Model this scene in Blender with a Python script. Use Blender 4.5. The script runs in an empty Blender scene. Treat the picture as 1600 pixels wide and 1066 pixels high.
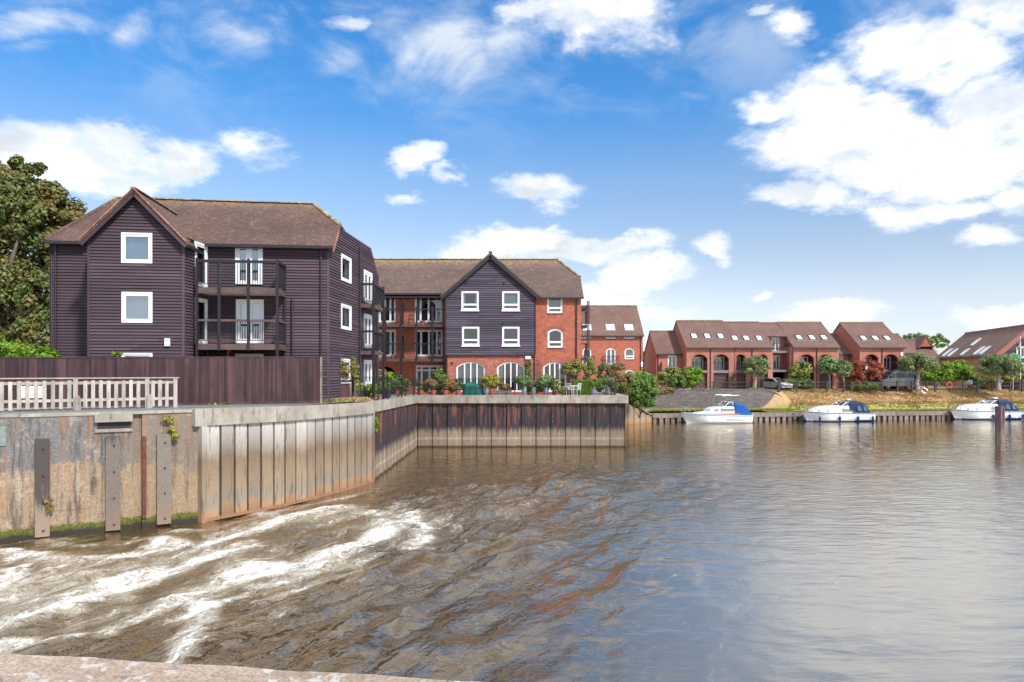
import bpy, bmesh, math, random
import numpy as np
from mathutils import Vector, Matrix
from mathutils.geometry import tessellate_polygon

# ------------------------------------------------------------------ camera, sky, sun, exposure
F = 1067.0; EYE = 5.4; HY = 580.0        # focal length and horizon of the photograph in its pixels; eye height over the river (m)
SC = bpy.context.scene
cd = bpy.data.cameras.new('camera'); cam = bpy.data.objects.new('camera', cd); SC.collection.objects.link(cam)
cam.location = (0, 0, EYE); cam.rotation_euler = (math.pi/2, 0, 0)
cd.sensor_width = 36; cd.lens = 36*F/1600; cd.shift_y = (HY-533)/1600; cd.clip_end = 5000; cd.clip_start = .05
SC.camera = cam
SUN_EL, SUN_AZ = math.radians(43), math.radians(139)     # azimuth clockwise from +Y: sun behind the camera and a little to the right
sd = bpy.data.lights.new('sun', 'SUN'); sd.energy = 2.6; sd.angle = math.radians(6); sd.color = (1, .95, .88)
sun = bpy.data.objects.new('sun', sd); SC.collection.objects.link(sun)
sv = Vector((math.sin(SUN_AZ)*math.cos(SUN_EL), math.cos(SUN_AZ)*math.cos(SUN_EL), math.sin(SUN_EL)))
sun.rotation_euler = sv.to_track_quat('Z', 'Y').to_euler()
SC.view_settings.view_transform = 'Standard'; SC.view_settings.look = 'None'; SC.view_settings.gamma = 1
SC.view_settings.exposure = 0.84
SC.view_settings.use_curve_mapping = False

class NT:
    def __init__(s, nt): s.nt = nt
    def n(s, t, props=None, **ins):
        nd = s.nt.nodes.new(t)
        for k, v in (props or {}).items(): setattr(nd, k, v)
        for k, v in ins.items():
            key = int(k[1:]) if k[0] == 'i' and k[1:].isdigit() else k.replace('_', ' ')
            s.set(nd.inputs[key], v)
        return nd
    def set(s, sock, v):
        if isinstance(v, bpy.types.NodeSocket): s.nt.links.new(v, sock)
        elif isinstance(v, bpy.types.Node): s.nt.links.new(v.outputs[0], sock)
        else:
            if isinstance(v, (tuple, list)) and len(v) == 3 and sock.type == 'RGBA': v = (*v, 1)
            sock.default_value = v
    def m(s, op, a, b=0.0, c=None, clamp=False):
        nd = s.n('ShaderNodeMath', {'operation': op, 'use_clamp': clamp}, i0=a, i1=b)
        if c is not None: s.set(nd.inputs[2], c)
        return nd.outputs[0]
    def mix(s, f, a, b, blend='MIX'):
        nd = s.n('ShaderNodeMix', {'data_type': 'RGBA', 'blend_type': blend})
        s.set(nd.inputs[0], f); s.set(nd.inputs[6], a); s.set(nd.inputs[7], b)
        return nd.outputs[2]
    def ramp(s, f, stops):
        nd = s.n('ShaderNodeValToRGB', None, i0=f); cr = nd.color_ramp
        while len(cr.elements) < len(stops): cr.elements.new(.5)
        for e, (p, c) in zip(cr.elements, stops):
            e.position = p; e.color = (*c, 1) if isinstance(c, (tuple, list)) else (c, c, c, 1)
        return nd.outputs[0]
    def noise(s, vec, scale, detail=4, rough=.55, dist=0, out=0):
        nd = s.n('ShaderNodeTexNoise', None, Scale=scale, Detail=detail, Roughness=rough, Distortion=dist)
        if vec is not None: s.set(nd.inputs['Vector'], vec)
        return nd.outputs[out]
    def vm(s, op, a, b=(0, 0, 0), c=None):
        nd = s.n('ShaderNodeVectorMath', {'operation': op}, i0=a, i1=b)
        if c is not None: s.set(nd.inputs[2], c)
        return nd.outputs[1 if op in ('LENGTH', 'DOT_PRODUCT') else 0]
    def xyz(s, v):
        nd = s.n('ShaderNodeSeparateXYZ', None, i0=v); return nd.outputs
    def comb(s, x, y, z):
        return s.n('ShaderNodeCombineXYZ', None, i0=x, i1=y, i2=z).outputs[0]
    def smooth(s, v, a, b, c=0., d=1.):
        return s.n('ShaderNodeMapRange', {'interpolation_type': 'SMOOTHSTEP'}, i0=v, i1=a, i2=b, i3=c, i4=d).outputs[0]

def make_world():
    w = bpy.data.worlds.new('World'); SC.world = w; w.use_nodes = True
    nt = w.node_tree; nt.nodes.clear(); t = NT(nt)
    sky = t.n('ShaderNodeTexSky', {'sky_type': 'NISHITA', 'sun_disc': False, 'sun_elevation': SUN_EL,
              'sun_rotation': SUN_AZ, 'air_density': 1.0, 'dust_density': .35, 'ozone_density': 2.0})
    d = t.n('ShaderNodeTexCoord').outputs['Generated']
    d = t.vm('NORMALIZE', d); X, Y, Z = t.xyz(d)
    el = t.m('MAXIMUM', Z, 0.0)
    # deeper, more saturated blue aloft, paler to the horizon, the same all the way round
    skyc = t.mix(1.0, sky.outputs[0], t.ramp(el, [(0, (.80, .83, 1.12)), (.10, (1.06, .89, .88)), (.165, (1.0, .88, .86)), (.267, (.80, .91, .99)), (.30, (.66, .88, 1.05)), (.353, (.36, .82, 1.13)), (.44, (.17, .76, 1.17)), (.7, (.16, .70, 1.2))]), 'MULTIPLY')
    fy = t.m('MAXIMUM', Y, .05)
    uv = t.comb(t.m('DIVIDE', X, fy), t.m('DIVIDE', Z, fy), 0.)
    # cloud noise: domain on a high plane so that it flattens to the horizon
    pl = t.m('ADD', t.m('ABSOLUTE', Z), .25)
    dom = t.vm('MULTIPLY', d, (1., 1., 2.0))
    n1 = t.noise(dom, 7.0, 9, .60, .3)
    n2 = t.noise(dom, 26.0, 7, .62)
    warp = t.vm('MULTIPLY_ADD', t.vm('SUBTRACT', t.noise(dom, 5.5, 6, .6, 0, 1), (.5, .5, .5)), (.16, .12, 0), uv)
    def field(blobs):
        acc = None; k = 0
        for (px, py, rx, ry, a) in blobs:
            c = ((px-800)/F, (HY-py)/F, 0)
            q = t.vm('MULTIPLY', t.vm('SUBTRACT', warp, c), (F/rx, F/ry, 0))
            v = t.m('MULTIPLY', t.m('SUBTRACT', 1.0, t.vm('LENGTH', q)), a)
            acc = v if acc is None else t.m('MAXIMUM', acc, v)
        return acc
    cum = [(110, 245, 210, 75, 1.1), (250, 260, 95, 50, 1.), (40, 240, 150, 70, 1.1), (180, 285, 140, 42, .9),
           (1450, 90, 170, 95, 1), (1280, 150, 120, 60, 1), (1380, 230, 230, 80, 1), (1560, 200, 160, 130, 1.1), (1250, 300, 110, 34, .9),
           (1560, 20, 120, 60, .9), (1240, 45, 50, 50, .65), (930, 25, 150, 60, .8), (830, 20, 90, 30, .7), (1330, 180, 160, 60, 1), (1200, 165, 70, 30, .7), (1480, 270, 170, 50, .9),
           (840, 300, 90, 34, .75), (655, 250, 42, 26, .62), (640, 305, 50, 20, .55), (400, 235, 80, 24, .33), (700, 275, 24, 16, .4),
           (840, 375, 170, 34, 1), (960, 372, 110, 26, .8), (985, 420, 95, 34, 1), (890, 395, 120, 30, .9), (760, 400, 100, 40, .9), (1115, 395, 38, 26, .6),
           (1190, 445, 30, 16, .6), (1315, 485, 120, 28, .95), (1390, 330, 70, 26, .5), (1490, 320, 120, 24, .75), (1585, 310, 60, 34, .8), (1555, 365, 75, 24, .8),
           (1560, 490, 110, 28, .95), (1000, 485, 110, 20, .6), (940, 470, 100, 40, .7), (300, 380, 50, 10, .2)]
    f = t.m('MINIMUM', t.m('MULTIPLY', field(cum), 1.9), 1.05)
    dens = t.m('ADD', f, t.m('MULTIPLY', t.m('SUBTRACT', n1, .5), 2.3))
    dens = t.m('ADD', dens, t.m('MULTIPLY', t.m('SUBTRACT', n2, .5), 1.15))
    placed = t.m('POWER', t.smooth(dens, .02, 1.08), 1.25)
    # similar cumulus over the unseen sky, cover added overhead to whiten the water's reflections
    g = t.noise(t.vm('MULTIPLY', d, (1, 1, 1.8)), 2.6, 9, .60, .3)
    gen = t.smooth(t.m('ADD', g, t.smooth(el, .38, .6, 0, .10)), .47, .66)
    front = t.m('MULTIPLY', t.smooth(Y, .25, .60), t.m('MULTIPLY', t.smooth(t.m('ABSOLUTE', t.xyz(uv)[0]), .78, 1.15, 1, 0), t.smooth(t.xyz(uv)[1], .56, .74, 1, 0)))
    cl = t.m('ADD', t.m('MULTIPLY', placed, front), t.m('MULTIPLY', gen, t.m('SUBTRACT', 1., front)), clamp=True)
    # thin high cirrus
    wis = [(60, 40, 190, 34, 1), (210, 50, 60, 60, .8), (60, 70, 130, 20, .6), (370, 60, 95, 70, .8), (540, 25, 45, 26, 1.3), (530, 90, 90, 70, .6), (700, 60, 140, 110, 1), (560, 130, 60, 40, .3), (430, 30, 90, 40, .4),
           (800, 60, 120, 80, .8), (1000, 60, 120, 50, .6), (900, 150, 70, 20, .4), (1080, 150, 60, 20, .4), (1180, 10, 40, 14, 1.)]
    fw = field(wis)
    str_n = t.noise(t.vm('MULTIPLY', d, (2.6, 2.6, 5.)), 2.4, 10, .62, .45)
    ww = t.m('MULTIPLY', t.smooth(t.m('MULTIPLY', t.m('MAXIMUM', t.m('MULTIPLY', fw, 1.6), 0.), t.m('POWER', t.m('MULTIPLY', str_n, 1.75), 2.2)), .08, 1.25), t.m('MULTIPLY', front, .8))
    veil = t.m('MULTIPLY', t.smooth(el, .24, .48), t.smooth(str_n, .42, .72, .03, .45)); ww = t.m('MAXIMUM', ww, veil)
    # cloud shading: grey bellies where dense, white rims
    up_ = t.noise(t.vm('ADD', dom, (0, 0, .085)), 7.0, 5, .55, .3); n1s = t.noise(dom, 7.0, 5, .55, .3)
    belly = t.m('ADD', t.smooth(t.noise(dom, 4.2, 5, .5, .2), .44, .64, 0, .55), t.smooth(t.m('SUBTRACT', up_, n1s), 0.0, .13, 0, .62), clamp=True)
    thick = t.smooth(dens, .45, .95)
    ccol = t.mix(t.m('MULTIPLY', t.m('MULTIPLY', belly, thick), 1.), (6.8, 6.85, 6.9), (4.4, 4.7, 4.9))
    col = t.mix(ww, skyc, (5.2, 5.5, 5.8))
    col = t.mix(t.m('MULTIPLY', cl, .97), col, ccol)
    bg = t.n('ShaderNodeBackground', None, Color=col, Strength=.1)
    o = t.n('ShaderNodeOutputWorld'); nt.links.new(bg.outputs[0], o.inputs[0])
make_world()

# ------------------------------------------------------------------ helpers
RNG = np.random.default_rng(7); random.seed(7)
COL = SC.collection
W = {}                                     # world origin of each object
def GX(px, Y): return (px-800)/F*Y
def GZ(py, Y): return EYE-(py-HY)/F*Y
def P(px, py, Y): return Vector((GX(px, Y), Y, GZ(py, Y)))

def tag(o, label=None, cat=None, group=None, kind=None):
    if label: o['label'] = label
    if cat: o['category'] = cat
    if group: o['group'] = group
    if kind: o['kind'] = kind
    return o
def empty(name, loc, label=None, cat=None, group=None, parent=None):
    o = bpy.data.objects.new(name, None); COL.objects.link(o); o.empty_display_size = .2
    p = Vector(loc); W[o.name] = p
    if parent: o.parent = parent; o.location = p-W[parent.name]
    else: o.location = p
    return tag(o, label, cat, group)
def link(name, me, parent=None, loc=(0, 0, 0), M=None):
    """loc / M are in world coordinates (parents are never rotated while building)"""
    o = bpy.data.objects.new(name, me); COL.objects.link(o)
    if M is None: M = Matrix.Translation(Vector(loc))
    W[o.name] = M.translation.copy()
    if parent is not None:
        o.parent = parent
        M = Matrix.Translation(-W[parent.name]) @ M
    o.matrix_basis = M
    return o
def kids(o): return list(o.children)
def copy_tree(o, parent=None, loc=None, rz=None, label=None, group=None, scale=None):
    c = o.copy(); COL.objects.link(c); c.parent = parent
    if loc is not None: c.location = loc; W[c.name] = Vector(loc)
    if rz is not None: c.rotation_euler = (0, 0, rz)
    if scale is not None: c.scale = (scale,)*3 if isinstance(scale, (int, float)) else scale
    if label: c['label'] = label
    if group: c['group'] = group
    for ch in kids(o): copy_tree(ch, c)
    return c

class MB:
    def __init__(s, T=None): s.v = []; s.f = []; s.mi = []; s.T = T or Matrix(); s.cur = 0; s.mats = []
    def use(s, m):
        if m not in s.mats: s.mats.append(m)
        s.cur = s.mats.index(m); return s
    def add(s, vs, fs):
        b = len(s.v); s.v += [s.T @ Vector(v) for v in vs]
        s.f += [[b+i for i in f] for f in fs]; s.mi += [s.cur]*len(fs); return s
    def box(s, a, b):
        x0, y0, z0 = a; x1, y1, z1 = b
        return s.add([(x0,y0,z0),(x1,y0,z0),(x1,y1,z0),(x0,y1,z0),(x0,y0,z1),(x1,y0,z1),(x1,y1,z1),(x0,y1,z1)],
                     [(0,3,2,1),(4,5,6,7),(0,1,5,4),(1,2,6,5),(2,3,7,6),(3,0,4,7)])
    def bar(s, p0, p1, w, h=None, up=(0, 0, 1)):
        h = h or w; p0 = Vector(p0); p1 = Vector(p1); d = (p1-p0).normalized(); up = Vector(up)
        if abs(d.dot(up)) > .98: up = Vector((0, 1, 0))
        a = d.cross(up).normalized()*w/2; b = a.cross(d).normalized()*h/2
        vs = [p0-a-b, p0+a-b, p0+a+b, p0-a+b, p1-a-b, p1+a-b, p1+a+b, p1-a+b]
        return s.add(vs, [(0,3,2,1),(4,5,6,7),(0,1,5,4),(1,2,6,5),(2,3,7,6),(3,0,4,7)])
    def tube(s, pts, r, n=8, cap=True):
        pts = [Vector(p) for p in pts]; r = r if isinstance(r, (list, tuple)) else [r]*len(pts)
        vs = []; fs = []
        for i, p in enumerate(pts):
            d = (pts[min(i+1, len(pts)-1)]-pts[max(i-1, 0)]).normalized()
            up = Vector((0, 0, 1)) if abs(d.z) < .9 else Vector((1, 0, 0))
            a = d.cross(up).normalized(); b = d.cross(a)
            for k in range(n):
                t = 2*math.pi*k/n; vs.append(p+(a*math.cos(t)+b*math.sin(t))*r[i])
        for i in range(len(pts)-1):
            for k in range(n):
                k2 = (k+1) % n; fs.append((i*n+k, i*n+k2, (i+1)*n+k2, (i+1)*n+k))
        if cap: fs += [tuple(range(n))[::-1], tuple(range((len(pts)-1)*n, len(pts)*n))]
        return s.add(vs, fs)
    def lathe(s, c, prof, n=16):
        vs = []; fs = []; c = Vector(c)
        for (r, z) in prof:
            for k in range(n):
                t = 2*math.pi*k/n; vs.append(c+Vector((r*math.cos(t), r*math.sin(t), z)))
        for i in range(len(prof)-1):
            for k in range(n):
                k2 = (k+1) % n; fs.append((i*n+k, i*n+k2, (i+1)*n+k2, (i+1)*n+k))
        fs += [tuple(range(n))[::-1], tuple(range((len(prof)-1)*n, len(prof)*n))]
        return s.add(vs, fs)
    def extrude(s, pts, vec, holes=()):
        """pts: closed planar outline (3D), holes likewise; extruded by vec, capped"""
        loops = [list(map(Vector, pts))]+[list(map(Vector, h)) for h in holes]
        vec = Vector(vec); flat = [p for l in loops for p in l]; n = len(flat)
        tri = tessellate_polygon(loops)
        fs = [tuple(t) for t in tri]+[tuple(n+i for i in reversed(t)) for t in tri]
        b = 0
        for l in loops:
            for i in range(len(l)):
                j = (i+1) % len(l); fs.append((b+i, b+j, n+b+j, n+b+i))
            b += len(l)
        return s.add(flat+[p+vec for p in flat], fs)
    def build(s, name, mat=None, parent=None, at=None, smooth=False, fix=True):
        o0 = W[parent.name] if (parent is not None and at is None) else Vector(at if at is not None else (0, 0, 0))
        vs = np.array([tuple(v) for v in s.v], dtype=float)-np.array(tuple(o0))
        me = bpy.data.meshes.new(name); me.from_pydata(vs.tolist(), [], s.f)
        for m in ([mat] if mat else s.mats): me.materials.append(m)
        if not mat: me.polygons.foreach_set('material_index', s.mi)
        if fix:
            bm = bmesh.new(); bm.from_mesh(me); bmesh.ops.recalc_face_normals(bm, faces=bm.faces); bm.to_mesh(me); bm.free()
        if smooth: me.polygons.foreach_set('use_smooth', [True]*len(me.polygons))
        auto_uv(me)
        return link(name, me, parent, o0)

def auto_uv(me):
    """uv in metres: u along the level line of each face, v up its slope"""
    uv = me.uv_layers.new(name='UVMap').data
    for p in me.polygons:
        n = p.normal
        if abs(n.z) > .97: e = Vector((1, 0, 0)); q = Vector((0, 1, 0))
        else: e = Vector((0, 0, 1)).cross(n).normalized(); q = n.cross(e)
        for li in p.loop_indices:
            c = me.vertices[me.loops[li].vertex_index].co; uv[li].uv = (c.dot(e), c.dot(q))

class Face:
    """vertical plane through A->B (A left, B right as seen); local frame: u along, depth inward, z up"""
    def __init__(s, A, B):
        s.A = Vector(A); s.B = Vector(B); s.d = (s.B-s.A).normalized(); s.L = (s.B-s.A).length
        s.q = Vector((-s.d.y, s.d.x))
        s.M = Matrix(((s.d.x, s.q.x, 0, s.A.x), (s.d.y, s.q.y, 0, s.A.y), (0, 0, 1, 0), (0, 0, 0, 1)))
    def u(s, px):
        k = (px-800)/F; return (k*s.A.y-s.A.x)/(s.d.x-k*s.d.y)
    def Y(s, u): return s.A.y+u*s.d.y
    def z(s, u, py): return GZ(py, s.Y(u))
    def rect(s, x0, y0, x1, y1):
        a, b = s.u(x0), s.u(x1); m = (a+b)/2
        return a, b, s.z(m, y1), s.z(m, y0)
    def pt(s, u, z, w=0): return s.M @ Vector((u, w, z))

def outline(u0, u1, z0, z1, arch=0, n=10):
    """arch = rise of the segmental head"""
    if not arch: return [(u0, z0), (u1, z0), (u1, z1), (u0, z1)]
    hw = (u1-u0)/2; R = (hw*hw+arch*arch)/(2*arch); cz = z1-R; a = math.asin(min(1, hw/R)); m = (u0+u1)/2
    pts = [(u0, z0), (u1, z0)]
    for i in range(n+1):
        t = a-2*a*i/n; pts.append((m+R*math.sin(t), cz+R*math.cos(t)))
    return pts
def head(u, u0, u1, z1, arch):
    if not arch: return z1
    hw = (u1-u0)/2; R = (hw*hw+arch*arch)/(2*arch); m = (u0+u1)/2
    return z1-R+math.sqrt(max(0, R*R-(u-m)**2))
def wall(face, outer, holes, thick, name, mat, parent):
    mb = MB(face.M)
    mb.extrude([(u, 0, z) for u, z in outer], (0, thick, 0), [[(u, 0, z) for u, z in h] for h in holes])
    return mb.build(name, mat, parent)

# numpy gradient noise
def _perm(seed):
    r = np.random.default_rng(seed); p = r.permutation(256); return np.concatenate([p, p])
def perlin(x, y, seed=0):
    p = _perm(seed); xi = np.floor(x).astype(int); yi = np.floor(y).astype(int); xf = x-xi; yf = y-yi
    xi &= 255; yi &= 255
    u = xf*xf*xf*(xf*(xf*6-15)+10); v = yf*yf*yf*(yf*(yf*6-15)+10)
    def g(ix, iy, dx, dy):
        h = p[p[ix & 255]+(iy & 255)]*2*np.pi/256; return np.cos(h)*dx+np.sin(h)*dy
    a = g(xi, yi, xf, yf); b = g(xi+1, yi, xf-1, yf); c = g(xi, yi+1, xf, yf-1); d = g(xi+1, yi+1, xf-1, yf-1)
    return (a*(1-u)+b*u)*(1-v)+(c*(1-u)+d*u)*v
def fbm(x, y, o=4, seed=0, gain=.5):
    s = 0; a = 1
    for i in range(o): s = s+a*perlin(x*2**i, y*2**i, seed+i); a *= gain
    return s

# ------------------------------------------------------------------ materials
MT = {}
def newmat(name):
    m = bpy.data.materials.new(name); m.use_nodes = True; m.node_tree.nodes.clear(); t = NT(m.node_tree)
    MT[name] = m; return m, t
def finish(t, bsdf):
    o = t.n('ShaderNodeOutputMaterial'); t.nt.links.new(bsdf.outputs[0], o.inputs[0])
def pos(t): return t.n('ShaderNodeNewGeometry').outputs['Position']
def mat(name, c, rough=.6, var=.25, scale=3., bump=0., bscale=None, metal=0., spec=.5, rnd=.0, stretch=(1, 1, 1), c2=None, dirt=0):
    m, t = newmat(name); p = t.vm('MULTIPLY', pos(t), stretch)
    n = t.noise(p, scale, 6, .62)
    col = t.mix(t.smooth(n, .3, .7), tuple(x*(1-var) for x in c), tuple(x*(1+var) for x in (c2 or c)))
    if rnd:
        r = t.n('ShaderNodeObjectInfo').outputs['Random']
        col = t.mix(1., col, t.ramp(r, [(0, 1-rnd), (1, 1+rnd*.6 if rnd < .6 else 1.3)]), 'MULTIPLY')
    if dirt:
        dn = t.smooth(t.noise(t.vm('MULTIPLY', pos(t), (1.6, 1.6, .35)), 2.2, 7, .7), .48, .75)
        col = t.mix(t.m('MULTIPLY', dn, dirt), col, (.05, .045, .04))
    b = t.n('ShaderNodeBsdfPrincipled', None, Base_Color=col, Roughness=rough, Metallic=metal)
    b.inputs['Specular IOR Level'].default_value = spec
    if bump:
        h = t.noise(p, bscale or scale*6, 5, .65)
        t.set(b.inputs['Normal'], t.n('ShaderNodeBump', None, Strength=bump, Distance=.03, Height=h).outputs[0])
    finish(t, b); return m

mat('cladding', (.084, .052, .068), .75, .14, .9, .25, 30, rnd=.36, stretch=(.35, .35, 3), dirt=.25)
mat('cladding_blue', (.078, .060, .090), .75, .14, .9, .25, 30, rnd=.42, stretch=(.35, .35, 3), dirt=.2)
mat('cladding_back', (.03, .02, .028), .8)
mat('fence_brown', (.066, .030, .033), .75, .4, 2, .5, 25, rnd=.55, stretch=(2, 2, .35))
mat('pale_wood', (.50, .44, .39), .8, .2, 3, .4, 40, rnd=.25, stretch=(3, 3, .5), dirt=.45)
mat('white_paint', (.84, .84, .84), .35, .03, 2)
mat('black_metal', (.022, .018, .022), .4, .2, 4, spec=.5)
mat('dark_timber', (.042, .030, .036), .6, .25, 4, .2)
mat('deck_brown', (.11, .07, .065), .7, .25, 3)
mat('soffit', (.62, .60, .58), .8, .08)
mat('gutter', (.03, .022, .026), .45, .1)
mat('verge_tile', (.42, .19, .12), .8, .3, 4, .3, rnd=.3)
mat('lead', (.25, .26, .27), .6, .2)
mat('curtain_white', (.62, .61, .58), .9, .06, 3)
mat('curtain_grey', (.40, .46, .46), .9, .1, 3)
mat('curtain_red', (.12, .02, .03), .9, .1, 3)
mat('backing_pale', (.55, .62, .66), .8, .06, .8)
mat('room_dark', (.035, .032, .032), .9, .2, 1)
mat('terracotta', (.50, .17, .10), .8, .2, 6, .2)
mat('zinc', (.34, .36, .39), .45, .18, 3, metal=.4)
mat('black_plastic', (.02, .02, .022), .5, .1)
mat('green_cover', (.004, .13, .095), .38, .3, 2.5, .5, 5)
mat('grey_planter', (.22, .19, .18), .8, .2, 3, .2)
mat('timber_weather', (.24, .19, .16), .85, .35, 3, .5, 30, rnd=.3, stretch=(2, 2, .6), dirt=.3)
mat('boat_white', (.85, .86, .86), .22, .03, 1)
mat('boat_blue', (.004, .07, .30), .3, .1)
mat('boat_teal', (.22, .48, .55), .4, .1)
mat('canvas_blue', (.002, .075, .33), .75, .15, 3, .4, 4)
mat('canvas_navy', (.010, .022, .075), .75, .15, 3, .4, 4)
mat('teak', (.30, .13, .05), .5, .2, 6)
mat('chrome', (.6, .6, .62), .2, .05, metal=1)
mat('rubber', (.02, .02, .02), .8, .1)
mat('fender_blue', (.01, .03, .16), .45, .1)
mat('van_grey', (.13, .135, .145), .3, .06, metal=.5)
mat('car_silver', (.55, .57, .6), .25, .05, metal=.5)
mat('lamp_glass', (.8, .8, .78), .25, .05)
mat('buoy_red', (.55, .05, .03), .5, .1)
mat('skin', (.45, .27, .2), .6, .05)
mat('cloth_navy', (.02, .03, .09), .9, .2)
mat('cloth_pale', (.55, .6, .62), .9, .1)
mat('flag_green', (.02, .30, .16), .8, .1)
mat('flag_yellow', (.75, .60, .05), .8, .1)
mat('flag_blue', (.03, .09, .35), .8, .1)
mat('yellow_cord', (.7, .45, .02), .6, .1)
mat('blue_cord', (.02, .12, .5), .6, .1)
mat('rust', (.14, .045, .032), .85, .35, 6, .4)
mat('bark', (.16, .125, .10), .9, .3, 6, .7, 14, stretch=(1, 1, .3))
mat('bark_pale', (.34, .31, .29), .9, .3, 8, .6, 14, stretch=(1, 1, .3))
mat('soil', (.06, .04, .03), .95, .3)
mat('paving', (.30, .25, .22), .85, .3, 1.2, .3, 12)
mat('asphalt', (.19, .185, .185), .9, .18, 1.5, .4, 60)
mat('far_path', (.36, .35, .34), .9, .12, 1.5, .2, 20)
mat('sign_green', (.22, .28, .25), .5, .25, 12)
mat('paper_white', (.82, .82, .82), .7, .04)
mat('red_paving', (.42, .22, .18), .85, .25, 3)

def brick_mat(name, c1, c2, mortar, rough=.85, w=.225, h=.075, ms=.007, grime=.25):
    m, t = newmat(name); uv = t.n('ShaderNodeUVMap').outputs[0]; p = pos(t)
    bt = t.n('ShaderNodeTexBrick', {'offset': .5}, Vector=uv, Color1=c1, Color2=c2, Mortar=mortar, Scale=1., Bias=0.)
    bt.inputs['Mortar Size'].default_value = ms; bt.inputs['Brick Width'].default_value = w; bt.inputs['Row Height'].default_value = h
    bt.inputs['Mortar Smooth'].default_value = .2
    n = t.noise(p, .9, 6, .65); n2 = t.noise(p, 5., 5, .75)
    col = t.mix(t.smooth(n, .42, .7, 0, grime), bt.outputs[0], tuple(x*.55 for x in c1))
    col = t.mix(t.smooth(n2, .35, .65, .55, 0), col, tuple(x*.62 for x in c2))
    col = t.mix(t.smooth(t.noise(p, 3.1, 4, .7), .55, .75, 0, .35), col, mortar)
    b = t.n('ShaderNodeBsdfPrincipled', None, Base_Color=col, Roughness=rough)
    h_ = t.m('ADD', t.m('MULTIPLY', bt.outputs[1], -1.0), t.m('MULTIPLY', t.noise(p, 30., 3), .4))
    t.set(b.inputs['Normal'], t.n('ShaderNodeBump', None, Strength=.5, Distance=.012, Height=h_).outputs[0])
    finish(t, b); return m
brick_mat('brick_red', (.60, .185, .115), (.36, .10, .07), (.50, .36, .28))
brick_mat('brick_orange', (.62, .165, .092), (.38, .09, .058), (.48, .30, .20), grime=.2)
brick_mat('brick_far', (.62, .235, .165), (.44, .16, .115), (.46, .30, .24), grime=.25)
brick_mat('brick_grey', (.20, .165, .155), (.10, .085, .085), (.30, .26, .23), grime=.4, h=.15, w=.45, ms=.02)

def tile_mat(name, a, b_, lichen, la, top=None):
    m, t = newmat(name); uv = t.n('ShaderNodeUVMap').outputs[0]; p = pos(t)
    bt = t.n('ShaderNodeTexBrick', {'offset': .5}, Vector=uv, Color1=a, Color2=b_, Mortar=tuple(x*.35 for x in a), Scale=1.)
    bt.inputs['Mortar Size'].default_value = .006; bt.inputs['Brick Width'].default_value = .17; bt.inputs['Row Height'].default_value = .115
    bt.inputs['Mortar Smooth'].default_value = .5
    n = t.noise(p, .55, 7, .68); n2 = t.noise(p, 2.6, 6, .7); n3 = t.noise(p, 7., 5, .7)
    col = t.mix(t.smooth(n, .38, .66, 0, .7), bt.outputs[0], tuple(x*.62 for x in b_))
    col = t.mix(t.smooth(n2, .5, .72, 0, la), col, lichen)
    col = t.mix(t.smooth(n3, .56, .74, 0, .75), col, (.36, .17, .10))
    col = t.mix(t.smooth(t.noise(p, 11., 4, .8), .42, .56, .75, 0), col, tuple(x*.36 for x in b_))
    if top:
        z = t.xyz(p)[2]
        col = t.mix(t.m('MULTIPLY', t.smooth(z, top[0], top[1]), t.smooth(t.noise(p, 3.5, 6, .7), .35, .6)), col, (.36, .24, .12))
    bs = t.n('ShaderNodeBsdfPrincipled', None, Base_Color=col, Roughness=.9)
    yy = t.xyz(uv)[1]; saw = t.m('FRACT', t.m('DIVIDE', yy, .115))
    hh = t.m('ADD', t.m('MULTIPLY', saw, -1.2), t.m('MULTIPLY', t.noise(p, 14., 4), .9))
    t.set(bs.inputs['Normal'], t.n('ShaderNodeBump', None, Strength=.7, Distance=.03, Height=hh).outputs[0])
    finish(t, bs)
tile_mat('tiles_near', (.20, .115, .085), (.14, .078, .062), (.27, .21, .15), .55, (13.2, 14.2))
tile_mat('tiles_mid', (.20, .13, .10), (.16, .105, .09), (.30, .26, .19), .60, (13.4, 15.0))
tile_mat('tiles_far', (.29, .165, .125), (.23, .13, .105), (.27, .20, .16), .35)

def glass_mat(name, tint, refl, rough=.02):
    m, t = newmat(name)
    tr = t.n('ShaderNodeBsdfTransparent', None, Color=tint)
    n = t.noise(pos(t), .8, 2)
    nb = t.n('ShaderNodeBump', None, Strength=.06, Distance=.05, Height=n).outputs[0]
    gl = t.n('ShaderNodeBsdfGlossy', None, Color=(.95, .97, 1.), Roughness=rough, Normal=nb)
    lw = t.n('ShaderNodeLayerWeight', None, Blend=.35).outputs[0]
    mx = t.n('ShaderNodeMixShader', None, i0=t.m('ADD', t.m('MULTIPLY', lw, .5), refl, clamp=True), i1=tr.outputs[0], i2=gl.outputs[0])
    finish(t, mx); return m
glass_mat('glass', (.55, .60, .62), .10)
glass_mat('glass_bright', (.6, .66, .7), .30)
glass_mat('skylight_glass', (.2, .2, .22), .72, .08)
glass_mat('boat_glass', (.35, .38, .4), .25)

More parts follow.
